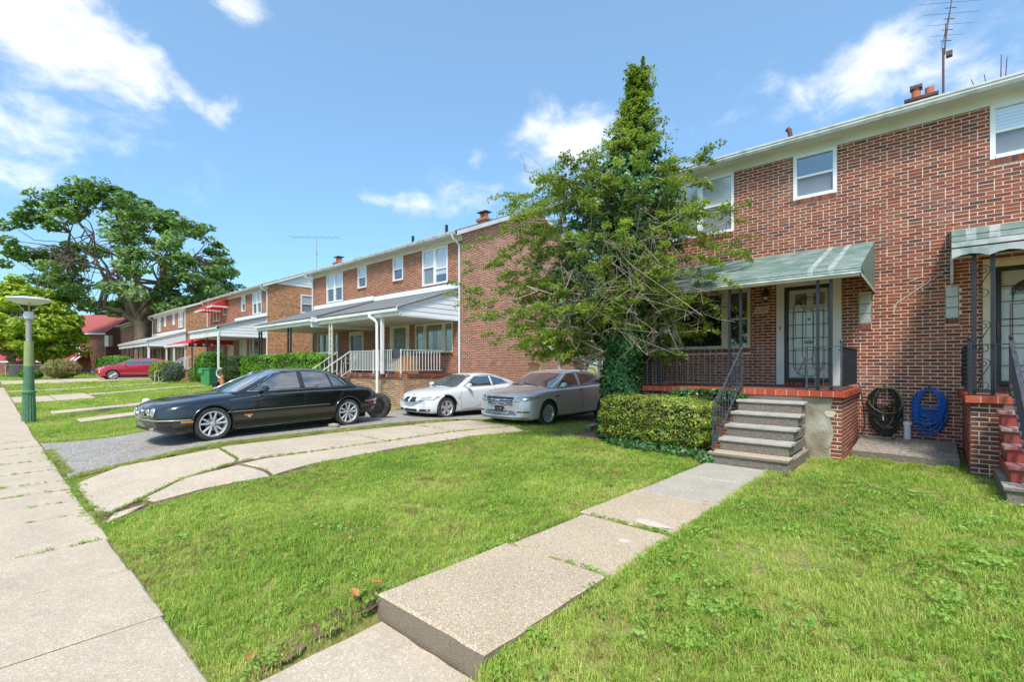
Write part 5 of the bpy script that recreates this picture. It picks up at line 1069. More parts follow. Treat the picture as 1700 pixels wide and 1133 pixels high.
# ---------------------------------------------------------------- vegetation
m_oakleaf=leafmat('oak_leaves',[(.05,.10,.03),(.11,.20,.055),(.19,.30,.085),(.33,.46,.17)],.42,patch=.25)
m_magleaf=leafmat('yellow_green_leaves',[(.09,.18,.02),(.24,.36,.03),(.46,.54,.05),(.66,.60,.09)],.35,patch=.5)
m_ivy=leafmat('ivy_leaves',[(.015,.055,.018),(.04,.12,.035),(.085,.21,.06),(.18,.36,.11)],.15,rough=.35,patch=2)
m_cedar=leafmat('cedar_foliage',[(.06,.11,.018),(.15,.22,.032),(.26,.34,.052),(.42,.47,.12)],.40,patch=.9)
m_hedge=leafmat('privet_leaves',[(.10,.065,.035),(.18,.19,.04),(.33,.45,.055),(.56,.52,.18)],.34,patch=5.5)
m_hedgeb=leafmat('bright_hedge_leaves',[(.04,.12,.008),(.12,.28,.012),(.27,.45,.02)],.35,patch=1.3)
m_hedged=leafmat('dark_hedge_leaves',[(.012,.035,.008),(.04,.08,.015),(.10,.13,.03)],.2,patch=1.5)
m_arbor=leafmat('arborvitae_leaves',[(.025,.09,.01),(.09,.22,.015),(.19,.36,.03)],.25,patch=1.5)
m_pinkbush=leafmat('pinkish_shrub_leaves',[(.05,.14,.02),(.18,.28,.05),(.40,.26,.14),(.45,.32,.22)],.3,patch=.9)
m_greybush=leafmat('grey_green_leaves',[(.03,.05,.03),(.09,.13,.08),(.17,.22,.15)],.2)
m_farleaf=leafmat('far_leaves',[(.04,.085,.035),(.10,.17,.06),(.18,.27,.11)],.35,patch=.12)
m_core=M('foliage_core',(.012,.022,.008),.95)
def unit(n): v=rng.normal(0,1,(n,3)); return v/np.linalg.norm(v,axis=1,keepdims=True)
def foliage(name,C,N,size,mat,parent,**k):
    V,F=leaves(C,N,size,**k); o=linkmesh(name,mesh_np(name,V,F,4),mat,parent); o['kind']='stuff' if parent is None else 'stuff'; return o
def wobble(p,q,n=6,a=.12):
    p,q=Vector(p),Vector(q); L=(q-p).length; out=[]
    for i in range(n+1):
        t=i/n; d=Vector((random.gauss(0,1),random.gauss(0,1),random.gauss(0,1)))*L*a*.3*math.sin(math.pi*t); out.append(p.lerp(q,t)+d+Vector((0,0,.10*L*a*math.sin(math.pi*t))))
    return out
def broad_tree(name,label,base,htrunk,rtrunk,cc,rad,nprim,nclump,per,lsize,mat,bark,cr=1.0,shape=None,lean=(0,0),cat='tree',zmin=None,below=.75,prad=None,limb=.58):
    t=thing(name,label,cat,base); b0=Vector(base); fork=b0+Vector((lean[0],lean[1],htrunk)); cc=Vector(cc); rad=np.array(rad)
    b=MB(); pts=[b0-Vector((0,0,.3)),b0.lerp(fork,.08),b0.lerp(fork,.5)+Vector((rtrunk*.2,0,0)),fork]; b.tube(pts,[rtrunk*1.5,rtrunk*1.1,rtrunk*.95,rtrunk*.9],14); 
    prim=[]
    for k in range(nprim):
        a=2*math.pi*(k+random.uniform(-.25,.25))/nprim; e=random.uniform(-.05,.75); d=np.array([math.cos(a)*math.cos(e),math.sin(a)*math.cos(e),math.sin(e)]); f=random.uniform(.45,.62); prim.append(Vector(tuple(np.array(cc)+d*(rad if prad is None else np.array(prad))*f)))
    b.build('trunk',bark,t,smooth=60)
    for p in prim:
        b=MB(); w_=wobble(fork-Vector((0,0,rtrunk*.8)),p,7,.32); b.tube(w_,[rtrunk*(limb-limb*.88*i/7) for i in range(8)],8); b.build('limb',bark,t,smooth=60)
    C=[]; 
    u=unit(nclump*3); rr=rng.uniform(.30,1,nclump*3)**(1/2.2); u=u[(u[:,2]>-below)|(rng.uniform(0,1,len(u))<.3)]; P=np.array(cc)+u*rr[:len(u),None]*rad*(1+.12*np.sin(u[:,0:1]*5+u[:,1:2]*4))
    if shape is not None: P=P[shape(P)]
    P=P[:nclump]; tw=MB(); LC=[];LN=[]
    for p in P:
        pv=Vector(tuple(p)); q=min(prim,key=lambda a:(a-pv).length); w_=wobble(q,pv,4,.4); r0=rtrunk*.085; tw.tube(w_,[r0*(1.1-.22*i) for i in range(5)],4,cap=False)
        n=int(per*random.uniform(.6,1.4)); o=rng.normal(0,1,(n,3)); o*= (np.array([1,1,.55])*cr*random.uniform(.55,1.1)*(rng.uniform(0,1,(n,1))**.2))/ (np.linalg.norm(o,axis=1,keepdims=True)); LC.append(p+o); LN.append(o*.5+np.array([0,0,.8])+ (p-np.array(cc))/rad*.5)
    tw.build('branches',bark,t)['kind']='stuff'
    foliage('crown',np.concatenate(LC),np.concatenate(LN),lsize,mat,t,jit=.55); return t
# the great oak
S_,C_=math.sin(R(YAW)),math.cos(R(YAW)); RV=np.array([C_,S_,0]); FV=np.array([-S_,C_,0])
def oakshape(P):
    a=((P-np.array([-66.4,11.9,0]))@RV)*1.19+.1; z=P[:,2]+.7
    low=np.interp(a,[-15,-12,-8,-3,0,4,9,13],[10.5,8.6,6.8,7.2,8.6,7.4,6,6.8]); top=np.interp(a,[-15.5,-13,-10,-6,-2,3,6,9,12.5],[10,15,17.4,18.6,19.2,18.7,16.6,13.4,8.3])
    return (z>low)&(z<top)&(((a+.5)/16)**2+((P-np.array([-66.4,11.9,0]))@FV/7.5)**2<1)
broad_tree('oak_tree','huge spreading oak with bare grey limbs rising behind the fourth duplex','oak' and (-66.4,11.9,-1.1),6.2,.72,(-67.4,11.2,11.6),(15,15,9.4),17,470,112,.25,m_oakleaf,m_bark,cr=1.15,shape=oakshape,below=.9,prad=(10,10,9),limb=.46)
# tree by the fence
def magshape(P): 
    z=P[:,2]; r=np.hypot(P[:,0]+66.2,P[:,1]-2.2); return (z>.9)&(r<np.interp(z,[0,2,4.4,6.2,8.4],[4.7,5.0,4.4,3.2,1.1]))
broad_tree('magnolia_tree','broad tree with yellow green leaves behind the chain link fence',(-66.4,2.0,-1.1),1.5,.28,(-66.2,2.2,3.7),(5.4,5.4,4.8),9,150,150,.24,m_magleaf,m_twig,cr=1.25,shape=magshape,below=.9)
for k,(x,y,h,r_,lab,mt) in enumerate([(-101,15,9.5,5.5,'tall loose tree between the red roofed house and the oak',m_farleaf),(-118,28,8.5,6.5,'dark round tree farthest behind the parked cars',m_farleaf),(-92,23,7.0,4.5,'low bushy tree left of the great oak trunk',m_farleaf),(-72,19,5.8,3.2,'ivy clad young tree just behind the oak trunk',m_oakleaf),(-120,-2,8.5,5,'distant tree showing above the left edge of the magnolia',m_farleaf),(-86,34,8,6,'distant green tree behind the fifth duplex',m_farleaf),(-135,12,9,7,'far round tree beyond the red roofed house',m_farleaf)]):
    broad_tree('tree',lab,(x,y,-1.1),h*.25,.22,(x,y,h*.55),(r_,r_,h*.48),7,70,110,.26 if k<4 else .34,mt,m_bark,cr=1.3)
# bushes
def bush(name,label,c,rx,ry,h,n,size,mat,core=True,cat='shrub',box=0,ang=0,open_=0,group=None):
    t=thing(name,label,cat,c,group=group); z0=c[2]
    p=box or 2.2; u=unit(n); u[:,2]=np.abs(u[:,2])*1.0; k=(np.abs(u)**p).sum(1)**(-1/p); u=u*k[:,None]
    half=h/2; v=unit(n); kk=(np.abs(v)**p).sum(1)**(-1/p); v=v*kk[:,None]; v=v[v[:,2]>-.97]
    rad=1-np.abs(rng.normal(0,.05,len(v)))-open_*rng.uniform(0,1,len(v))**2; nz=1+.05*np.sin(v[:,0]*9+c[0])*np.sin(v[:,1]*7+2*c[0])+.04*np.sin(v[:,2]*11)
    P=v*rad[:,None]*nz[:,None]*np.array([rx,ry,half]); ca,sa=math.cos(ang),math.sin(ang); X=P[:,0]*ca-P[:,1]*sa; Y=P[:,0]*sa+P[:,1]*ca; P=np.stack([X,Y,P[:,2]],1)+np.array([c[0],c[1],z0+half]); N=v.copy(); N=np.stack([v[:,0]*ca-v[:,1]*sa,v[:,0]*sa+v[:,1]*ca,v[:,2]],1)
    foliage('leaves',P,N,size,mat,t,jit=.75)
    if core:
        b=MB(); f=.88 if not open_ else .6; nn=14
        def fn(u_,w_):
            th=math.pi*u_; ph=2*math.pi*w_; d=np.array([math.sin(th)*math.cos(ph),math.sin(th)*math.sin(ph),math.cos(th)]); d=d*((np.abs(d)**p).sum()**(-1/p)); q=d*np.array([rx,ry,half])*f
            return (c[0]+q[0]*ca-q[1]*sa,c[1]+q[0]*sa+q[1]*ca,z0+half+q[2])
        b.grid(fn,nn,nn*2); b.build('shade_core',m_core,t)  # solid near-black shell: shade inside the leaves put into colour
    b=MB()
    for k in range(6): a=random.uniform(0,6.28); b.tube([(c[0]+.1*math.cos(a),c[1]+.1*math.sin(a),z0-.1),(c[0]+rx*.5*math.cos(a),c[1]+ry*.5*math.sin(a),z0+h*.6)],.02,5)
    b.build('stems',m_twig,t); return t
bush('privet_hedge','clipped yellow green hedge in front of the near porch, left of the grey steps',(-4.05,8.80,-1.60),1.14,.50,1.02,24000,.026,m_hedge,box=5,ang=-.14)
bush('ivy_clump','dark ivy trailing over the porch coping behind the clipped hedge',(-3.3,9.45,-.72),.75,.10,.26,1500,.035,m_ivy,core=False,cat='ivy')
bush('ivy_clump','ivy creeping along the earth at the foot of the clipped hedge',(-3.75,8.22,-1.60),1.15,.16,.17,1600,.035,m_ivy,core=False,cat='ivy',ang=-.14)
bush('weed_clump','small weeds at the corner of the lowest grey step',(-2.78,7.95,-1.60),.16,.14,.14,350,.03,m_ivy,core=False,cat='weeds')
bush('clipped_hedge','bright green box hedge ending at the white stair rail',(-20.0,9.0,-1.12),1.95,.42,1.66,9000,.055,m_hedgeb,box=7)
bush('clipped_hedge','bright green box hedge, the left of the two behind the black car',(-24.1,9.0,-1.12),2.05,.42,1.62,9000,.055,m_hedgeb,box=7)
bush('clipped_hedge','dark green hedge at the left end of the bright hedges',(-27.4,9.0,-1.12),.95,.55,1.62,5000,.055,m_hedged,box=5)
bush('arborvitae','tall rounded arborvitae directly behind the green bin',(-32.35,9.2,-1.12),.78,.7,1.98,6500,.055,m_arbor,box=2.8)
bush('arborvitae','narrow arborvitae to the left of the green bin',(-33.85,9.2,-1.12),.5,.5,1.86,4000,.055,m_arbor,box=2.8)
bush('variegated_hedge','sloping hedge with yellow top in front of the red car rear',(-37.7,8.0,-1.1),.95,.8,1.40,5000,.055,m_hedge,box=3)
bush('dark_bush','loose grey green bush beside the lower white stair rail',(-35.6,8.0,-1.1),.75,.6,1.30,2600,.05,m_greybush,box=2.3,open_=.3)
bush('long_hedge','long low hedge running behind the red car roof',(-58.5,8.3,-1.05),6.5,.6,1.95,8000,.10,m_arbor,box=5)
bush('flowering_shrub','shrub with faded pink flower heads left of the parked cars',(-52.6,4.3,-1.05),1.25,1.2,1.55,4200,.085,m_pinkbush,box=2.1,open_=.25)
bush('low_bush','low fresh green bush beside the pink flowering shrub',(-53.6,2.6,-1.08),.85,.7,.75,2000,.07,m_arbor,box=2.2)
for x,lab in ((-28.9,'small leafy plant by the white hoop left of the dark hedge'),(-34.9,'weedy plant at the foot of the brick steps')): bush('garden_plant',lab,(x,8.9,-1.12),.35,.3,.95,700,.05,m_arbor,core=False,open_=.3)
t=thing('garden_hoop','pale plastic hoop leaning beside the dark hedge','hoop',(-29.2,8.6,-.7)); b=MB(); b.tube([(-28.7+.27*math.cos(a)*.75,8.6+.27*math.cos(a)*.6,-.42+.27*math.sin(a)) for a in [i*math.pi/10 for i in range(21)]],.035,6); b.build('ring',m_lamptop,t,smooth=60); b=MB(); b.tube([(-28.7,8.6,-.68),(-28.7,8.6,-1.15)],.02,6); b.build('stake',m_lamptop,t)
t=thing('garden_figure','small pale garden ornament at the foot of the dark hedge','ornament',(-27.2,8.2,-1.1)); b=MB(); b.lathe([(.14,-1.13),(.10,-.95),(.13,-.8),(.05,-.68),(.09,-.58),(0,-.5)],(-27.2,8.2,0),10); b.build('body',m_terra,t,smooth=60); b=MB(); b.lathe([(.2,-1.13),(.22,-.9),(.18,-.85)],(-27.75,8.1,0),12); b.build('pot',m_dark,t)
# the ivy covered cedar by the drive
ct=thing('ivy_cedar','conical cedar wrapped in dark ivy with pale bare twigs beside the drive','tree',(-5.1,9.35,-1.6)); B0=np.array([-5.1,9.35,0.])
prof_z=[.15,.5,.9,1.4,2.0,2.6,3.2,3.7,4.1,4.6,5.2,5.8,6.3,6.8]; pL=[.9,2.5,3.25,3.4,3.15,2.9,2.6,2.25,1.8,.48,-.02,-.24,-.40,-.48]; pR=[.7,1.3,1.7,2.2,2.4,2.5,2.75,2.8,1.6,1.1,.84,.64,.54,.50]
def pc(z): return np.interp(z,prof_z,pL),np.interp(z,prof_z,pR)
b=MB(); b.tube([(-5.1,9.35,-1.8),(-5.1,9.35,-.6),(-5.05,9.4,1.5),(-4.95,9.5,4),(-4.62,9.75,6.5)],[.34,.27,.22,.12,.02],12); b.build('trunk',m_bark2,ct,smooth=60)
# ivy sheath on the trunk
n=9000; z=rng.uniform(-1.55,1.35,n); a=rng.uniform(0,2*math.pi,n); r_=np.interp(z,[-1.6,-1.2,0,.5,1.4],[.46,.42,.40,.50,.62])*(1+.12*np.sin(a*3+z*2.3)+.08*np.sin(z*6+a))+rng.normal(0,.03,n)
P=np.stack([-5.1+r_*np.cos(a),9.35+r_*np.sin(a),z],1); N=np.stack([np.cos(a),np.sin(a),np.full(n,.35)],1); foliage('ivy',P,N,.042,m_ivy,ct,jit=.35,asp=.75)
b=MB(); b.lathe([(.40,-1.7),(.34,-1.2),(.33,0),(.42,.6),(.5,1.4),(.4,3),(.2,5)],(-5.1,9.35,0),14); b.build('ivy_shade_core',m_core,ct)  # dark core behind the ivy leaves, inner shade put into its colour
# inner ivy mass
n=15000; z=rng.uniform(.6,6.3,n); L,Rr=pc(z); cx=(Rr-L)/2*np.interp(z,[3,4.5],[.55,1.0]); hw=(L+Rr)/2*np.interp(z,[.6,2,4,5,6.2],[.34,.50,.50,.72,.75]); a=rng.uniform(0,2*math.pi,n); q=hw*rng.uniform(.55,1.0,n)*(1+.15*np.sin(a*3+z*3)); cl_=np.sin(z*4.1+a*2)*np.cos(a*5-z*2.2)>-.62
P=B0+RV*(cx+q*np.cos(a))[:,None]+FV*(q*.68*np.sin(a))[:,None]+np.array([0,0,1])*z[:,None]; N=RV*np.cos(a)[:,None]+FV*np.sin(a)[:,None]+np.array([0,0,.5]); k=cl_&(P[:,1]<11.55)&(rng.uniform(0,1,n)<np.interp(z,[4.2,5.2],[1,.30])); foliage('ivy',P[k],N[k],.055,m_ivy,ct,jit=.5,asp=.75)
# cedar branches and sprays
SP=[];SN=[];tw=MB()
def spray(p,d,L,nl,w=.16):
    """flat drooping spray along d"""
    t=rng.uniform(0,1,nl); side=np.cross(d,[0,0,1]); side/=np.linalg.norm(side)+1e-9; off=rng.uniform(-1,1,nl)*w*(1-.55*t); q=p+d*(t*L)[:,None]+side*off[:,None]+np.array([0,0,1])*(-.20*L*t**2+rng.normal(0,.03,nl))[:,None]
    SP.append(q); SN.append(np.tile(np.array([0,0,1.])+d*.3,(nl,1)))
nb=400
for i in range(nb):
    z=random.choice(np.linspace(.35,6.6,60))+random.uniform(-.06,.06); z=.25+6.3*(random.random()**1.25); L_,R_=pc(z); a=random.uniform(0,2*math.pi) if i%3 else math.pi+random.gauss(0,.7); ca,sa=math.cos(a),math.sin(a)
    if sa<-.25 and abs(ca)<.75 and z<1.0: continue
    ln_=max(0,z-2)*.095; L_,R_=max(.06,L_+ln_),max(.06,R_-ln_)
    ext=(R_ if ca>0 else L_)*abs(ca)+.75*min(L_,R_,2.3)*abs(sa) if z>4.3 else math.hypot((R_ if ca>0 else L_)*ca,1.75*sa*min(1,(L_+R_)/4))
    ext*=random.choice([.62,.75,.88,1.0,1.06]); d=RV*ca+FV*sa; ax=B0+np.array([0,0,1])*(z-.28*ext*random.uniform(.2,1.4)) + RV*(.0+max(0,z-2)*.095); tip=ax+d*ext; tip[2]=z+random.uniform(-.12,.15)
    if tip[1]>11.6: continue
    base=ax+d*.05; w_=wobble(tuple(base),tuple(tip),6,.30); r0=.014*min(1,ext/1.5)+.005
    tw.tube(w_,[r0*(1-.13*k) for k in range(7)],5,cap=False)
    if random.random()<.14 and z<4: continue
    for k in range(5):
        f=.52+.48*k/4; pt=np.array(w_[min(6,int(round(f*6)))]); dd=d+rng.normal(0,.45,3)*np.array([1,1,.5]); dd/=np.linalg.norm(dd); spray(pt,dd,(.42 if z<4.5 else .26)*random.uniform(.6,1.2),int(92 if z<4.4 else 24),.13 if z<4.4 else .06)
tw.build('branches',m_twig,ct)['kind']='stuff'
P=np.concatenate(SP); N=np.concatenate(SN); k=P[:,1]<11.7; foliage('cedar_foliage',P[k],N[k],.034,m_cedar,ct,jit=.55,asp=.5)
# wispy top
n=1500; z=rng.uniform(4.6,6.8,n); L_,R_=pc(z); c_=(R_-L_)/2; hw=(L_+R_)/2; P=B0+RV*(c_+hw*rng.normal(0,.55,n))[:,None]+FV*(hw*rng.normal(0,.5,n))[:,None]+np.array([0,0,1])*z[:,None]; foliage('top_foliage',P,unit(n)+[0,0,.6],.045,m_oakleaf,ct,jit=.4)
# dead twigs in the lower front
for i in range(52):
    a=random.gauss(-1.85,.75); z=random.uniform(.45,2.3); d=RV*math.cos(a)+FV*math.sin(a); s0=B0+d*random.uniform(.4,1.5)+np.array([0,0,z]); d=d*.6+RV*random.uniform(-.9,.8); L_=random.uniform(.5,1.1); e=s0+d*L_+np.array([0,0,random.uniform(-.5,.2)])+rng.normal(0,.2,3); w_=wobble(tuple(s0),tuple(e),6,1.6)
    tb=MB()
    tb.tube(w_,[.0085*(1-.13*k) for k in range(7)],4,cap=False)
    for _ in range(3):
        q=w_[random.randint(2,5)]; e2=Vector(q)+Vector(tuple(d*random.uniform(.1,.45)+rng.normal(0,.22,3))); tb.tube(wobble(q,e2,3,.8),[.004,.0035,.003,.002],4,cap=False)
    tb.build('bare_branch',m_twig,ct)
for (p,q) in [((-6.6,8.2,4.15),(-6.95,7.9,4.85)),((-6.3,8.3,4.1),(-6.6,8.2,4.6)),((-5.9,8.4,2.9),(-4.6,8.2,1.7)),((-6.6,8.0,2.2),(-5.1,8.1,1.6))]:
    b=MB(); b.tube(wobble(p,q,6,.2),[.014,.013,.012,.01,.008,.006,.004],5); b.build('bare_branch',m_twig,ct)
# bare tree tips above the near roof
bt=thing('bare_tree','leafless twigs showing above the near roof at the right edge','tree',(1.9,25,-2))
for (x,z) in ((1.15,10.9),(1.5,10.95),(1.95,11.5),(2.1,11.35)):
    b=MB(); b.tube([(1.9,25,-2),(1.9,25,4),(1.85,25,8),(x*.5+.95,25,9.6),(x,25,z)],[.22,.14,.05,.03,.012],6); b.build('branch',m_rust,bt)
# ---------------------------------------------------------------- vehicles
def paint(name,col,metal=0,rough=.28,coat=1,var=.03,tint=None):
    return M(name,col,rough,metal,var=var,scale=2.5,coat=coat,obj=True,tint=tint,tscale=4)
m_pblack=paint('black_car_paint',(.006,.007,.009),rough=.22,var=.1); m_pwhite=paint('white_car_paint',(.70,.71,.73),rough=.35); m_psilver=paint('silver_car_paint',(.62,.60,.60),metal=.35,rough=.36); m_pred=paint('red_car_paint',(.42,.01,.03),rough=.3); m_pdark=paint('dark_car_paint',(.02,.03,.04))
m_tyre=M('tyre_rubber',(.028,.028,.03),.85,var=.2,scale=20,obj=True,tint=(.07,.062,.055),tscale=8); m_rim=M('alloy_rim',(.62,.62,.62),.3,metal=.55,var=.05,obj=True); m_chrome=M('chrome_trim',(.75,.76,.78),.12,metal=1,var=.02,obj=True)
m_blacktrim=M('black_plastic_trim',(.02,.02,.022),.55,var=.1,obj=True); m_arch=M('wheel_arch_dark',(.008,.008,.009),.9,var=.1,obj=True); m_lens=M('headlamp_lens',(.34,.34,.31),.10,var=.45,scale=22,spec=1,coat=1,obj=True); m_amber=M('amber_lens',(.75,.22,.03),.2,var=.1,obj=True); m_redl=M('red_lens',(.55,.02,.03),.2,obj=True)
m_carglass=M('car_glass',(.018,.022,.028),.03,var=.1,spec=1.0,coat=1,obj=True); m_disc=M('brake_disc',(.16,.15,.14),.5,metal=.6,obj=True); m_windsc=M('windscreen_glass',(.075,.095,.115),.03,var=.15,spec=1.0,coat=1,obj=True)
m_seat=M('dashboard_dark',(.03,.03,.03),.8,obj=True)
def catm(xs,ys,x):
    """smooth monotone-ish interpolation"""
    xs=np.array(xs,float); ys=np.array(ys,float); o=np.argsort(xs); xs,ys=xs[o],ys[o]; h=np.diff(xs); d=np.diff(ys)/h; m=np.zeros(len(xs)); m[0],m[-1]=d[0],d[-1]
    for i in range(1,len(xs)-1): m[i]=0 if d[i-1]*d[i]<=0 else 2*d[i-1]*d[i]/(d[i-1]+d[i])
    x=np.clip(x,xs[0],xs[-1]); i=np.clip(np.searchsorted(xs,x)-1,0,len(h)-1); t=(x-xs[i])/h[i]
    return (2*t**3-3*t**2+1)*ys[i]+(t**3-2*t**2+t)*h[i]*m[i]+(-2*t**3+3*t**2)*ys[i+1]+(t**3-t**2)*h[i]*m[i+1]
def wheel(t,x,y,r,style,rimr,toe=0,w=.22):
    """wheel at (x,y) outboard side sign from y; returns parts: wheel > tyre, rim"""
    s=1 if y>0 else -1; yo=y; b=MB()
    b.lathe([(0,-.03*s),(r*.42,-.03*s),(r*.42,-.05*s),(0,-.05*s)],(x,yo,r),20,'y'); wh=b.build('wheel',m_disc,t,local=True)
    b=MB(); R0=rimr; prof=[(R0,-w),(r*.93,-w),(r,-w+.03),(r,-.035),(r*.955,-.008),(R0+.02,.0),(R0,-.012),(R0,-w)]
    b.lathe([(a,c*s) for a,c in prof],(x,yo,r),44,'y'); b.build('tyre',m_tyre,wh,local=True,smooth=45,fix=True)
    b=MB(); prof=[(R0+.004,-.004),(R0-.012,-.0),(R0-.03,-.03),(R0-.045,-.12),(R0-.05,-w+.02)]; 
    V0=len(b.v); 
    for i in range(len(prof)-1):
        pass
    bb=MB(); n=40
    for rr,c in prof:
        for k in range(n): a=2*math.pi*k/n; bb.v.append((x+rr*math.cos(a),yo+c*s,r+rr*math.sin(a)))
    for i in range(len(prof)-1):
        for k in range(n): bb.f.append((i*n+k,i*n+(k+1)%n,(i+1)*n+(k+1)%n,(i+1)*n+k)); bb.m.append(0)
    def spoke(a0,a1,w0,w1,y0=-.035,y1=-.015,ri=.05,ro=None):
        ro=ro or R0-.012; d0=Vector((math.cos(a0),0,math.sin(a0))); d1=Vector((math.cos(a1),0,math.sin(a1))); n0=Vector((-d0.z,0,d0.x)); n1=Vector((-d1.z,0,d1.x)); c=Vector((x,yo,r))
        p=[c+d0*ri-n0*w0+Vector((0,y0*s,0)),c+d1*ro-n1*w1+Vector((0,y1*s,0)),c+d1*ro+n1*w1+Vector((0,y1*s,0)),c+d0*ri+n0*w0+Vector((0,y0*s,0))]
        bb.prism(p,(0,-.03*s,0))
        m0,m1=c+d0*ri+Vector((0,(y0+.012)*s,0)),c+d1*ro+Vector((0,(y1+.010)*s,0)); bb.add([p[0],p[1],p[2],p[3],m0,m1],[(0,1,5,4),(2,3,4,5),(1,2,5)])
    if style=='ten':
        for k in range(5):
            a=2*math.pi*k/5+.3; spoke(a-.20,a-.25,.017,.022); spoke(a+.20,a+.25,.017,.022)
        pass
    elif style=='star':
        for k in range(5): a=2*math.pi*k/5+math.pi/2; spoke(a,a,.040,.050,ri=.03)
    elif style=='twist':
        for k in range(6): a=2*math.pi*k/6+.2; spoke(a-.1,a-.26,.018,.026); spoke(a+.1,a+.24,.018,.026)
    else:
        for k in range(10): a=2*math.pi*k/10; spoke(a,a,.014,.016)
    bb.lathe([(.0,-.018*s),(.035,-.018*s),(.062,-.03*s),(.066,-.07*s),(0,-.07*s)],(x,yo,r),18,'y')
    bb.build('rim',m_rim,wh,local=True,smooth=35,fix=True)
    for k in range(5):
        a=2*math.pi*k/5; c=MB(); c.lathe([(.0,-.016*s),(.010,-.018*s),(.010,-.04*s),(0,-.04*s)],(x+.05*math.cos(a),yo,r+.05*math.sin(a)),6,'y'); c.build('wheel_nut',m_blacktrim,wh,local=True)
    return wh
def build_car(name,label,cat,loc,rz,P,pm,glassm=m_carglass,pitch=0):
    """local frame: +x nose, +y the side the camera sees, z up"""
    t=thing(name,label,cat,loc,rz=rz); L,W=P['L'],P['W']; xn,xt=P['xn'],P['xn']-L; hw0=W/2; r=P['r']; xf,xr=P['xf'],P['xf']-P['wb']
    top=lambda x:catm(*P['top'],x); sh=lambda x:catm(*P['shoulder'],x); bot=lambda x:catm(*P['bottom'],x)
    def hw(x):
        f=np.clip((x-(xn-P['nl']))/P['nl'],0,1); g=np.clip(((xt+P['tl'])-x)/P['tl'],0,1)
        return hw0*(1-P['nt']*f**P.get('np',2.6))*(1-P['tt']*g**2.6)
    nx=64; q=np.linspace(0,1,nx); xs=xt+L*(q+.0*q); xs=xt+L*(.5-.5*np.cos(math.pi*q))*.35+L*q*.65; V=[]; ns=None
    for x in xs:
        h,zb,zs,zt=float(hw(x)),float(bot(x)),float(sh(x)),float(top(x)); zt=max(zt,zs+.003); m=zb+(zs-zb)*.48
        half=[(0,zb),(.70*h,zb),(.90*h,zb+.015),(.965*h,zb+.06),(.992*h,zb+(zs-zb)*.25),(h,m),(.995*h,zb+(zs-zb)*.66),(.978*h,zs-(zs-zb)*.14),(.962*h,zs-.035),(.935*h,zs-.008),(.89*h,zs+(zt-zs)*.22),(.80*h,zs+(zt-zs)*.45),(.62*h,zs+(zt-zs)*.72),(.35*h,zs+(zt-zs)*.93),(0,zt)]
        ring=half+[(-y,z) for y,z in reversed(half[1:-1])]; ns=len(ring)
        wn=max(0,(x-(xn-.55))/.55); wt=max(0,((xt+.5)-x)/.5)
        for y,z in ring:
            dx=-wn**2*(P['rake']*abs(z-P['zbump'])**1.6*2.6+P['bow']*(y/hw0)**2)+wt**2*(P['rrake']*abs(z-P['zbumpr'])**1.6*2.4+.12*(y/hw0)**2)
            V.append((x+dx,y,z))
    F=[(i*ns+k,i*ns+(k+1)%ns,(i+1)*ns+(k+1)%ns,(i+1)*ns+k) for i in range(nx-1) for k in range(ns)]
    # rounded caps
    for end,sgn in ((0,-1),(nx-1,1)):
        ring=[V[end*ns+k] for k in range(ns)]; cy=0; cz=sum(p[2] for p in ring)/ns; prev=end*ns
        for f,dx in ((.93,.018),(.80,.032),(.5,.042)):
            st=len(V); V+=[(p[0]+sgn*dx,p[1]*f,cz+(p[2]-cz)*f) for p in ring]; F+=[(prev+k,prev+(k+1)%ns,st+(k+1)%ns,st+k) for k in range(ns)]; prev=st
        F.append(tuple(range(prev,prev+ns)))
    me=bpy.data.meshes.new('body'); me.from_pydata(V,[],F); bm=bmesh.new(); bm.from_mesh(me); bmesh.ops.recalc_face_normals(bm,faces=bm.faces); 
    bm.to_mesh(me)
    bvh=BVHTree.FromBMesh(bm); bm.free()
    body=linkmesh('body',me,[pm,m_arch],t,local=True)
    cut=[]
    for xw in (xf,xr):
        for s in (1,-1):
            c=MB(); c.lathe([(0,s*(hw0+.2)),(r+P.get('gap',.045),s*(hw0+.2)),(r+P.get('gap',.045),s*(hw0-.36)),(0,s*(hw0-.36))],(xw,0,r+P.get('archz',0.0)),48,'y'); c.cm=1
            o=c.build('cut',[pm,m_arch],None,fix=True); o.data.polygons.foreach_set('material_index',[1]*len(o.data.polygons)); cut.append(o)
    body.parent=None
    for o in cut: md=body.modifiers.new('b','BOOLEAN'); md.object=o; md.operation='DIFFERENCE'; md.solver='EXACT'
    bpy.context.view_layer.update(); dg=bpy.context.evaluated_depsgraph_get(); nm=bpy.data.meshes.new_from_object(body.evaluated_get(dg)); body.modifiers.clear(); nm.name='body'; body.data=nm; body.parent=t
    if len(nm.materials)<2: nm.materials.clear(); nm.materials.append(pm); nm.materials.append(m_arch)
    for o in cut: bpy.data.objects.remove(o)
    nm.polygons.foreach_set('use_smooth',[True]*len(nm.polygons)); nm.set_sharp_from_angle(angle=R(32))
    # greenhouse
    xs0,xb0=P['gh'][0][0],P['gh'][0][-1]; gx,gz=P['gh']; roof=lambda x:catm(gx,gz,x)
    x_hi,x_lo=max(gx),min(gx); T=math.tan(R(P.get('tumble',24)))
    def hb(x): return float(hw(x))*.915*(1-.05*max(0,(x-P['xroof'])/1.0)**2)-.0
    def yside(x,z): zz=float(sh(x)); return hb(x)-(max(0,z-zz))*T-.10*max(0,z-zz)**2
    n2=44; V=[];K=11
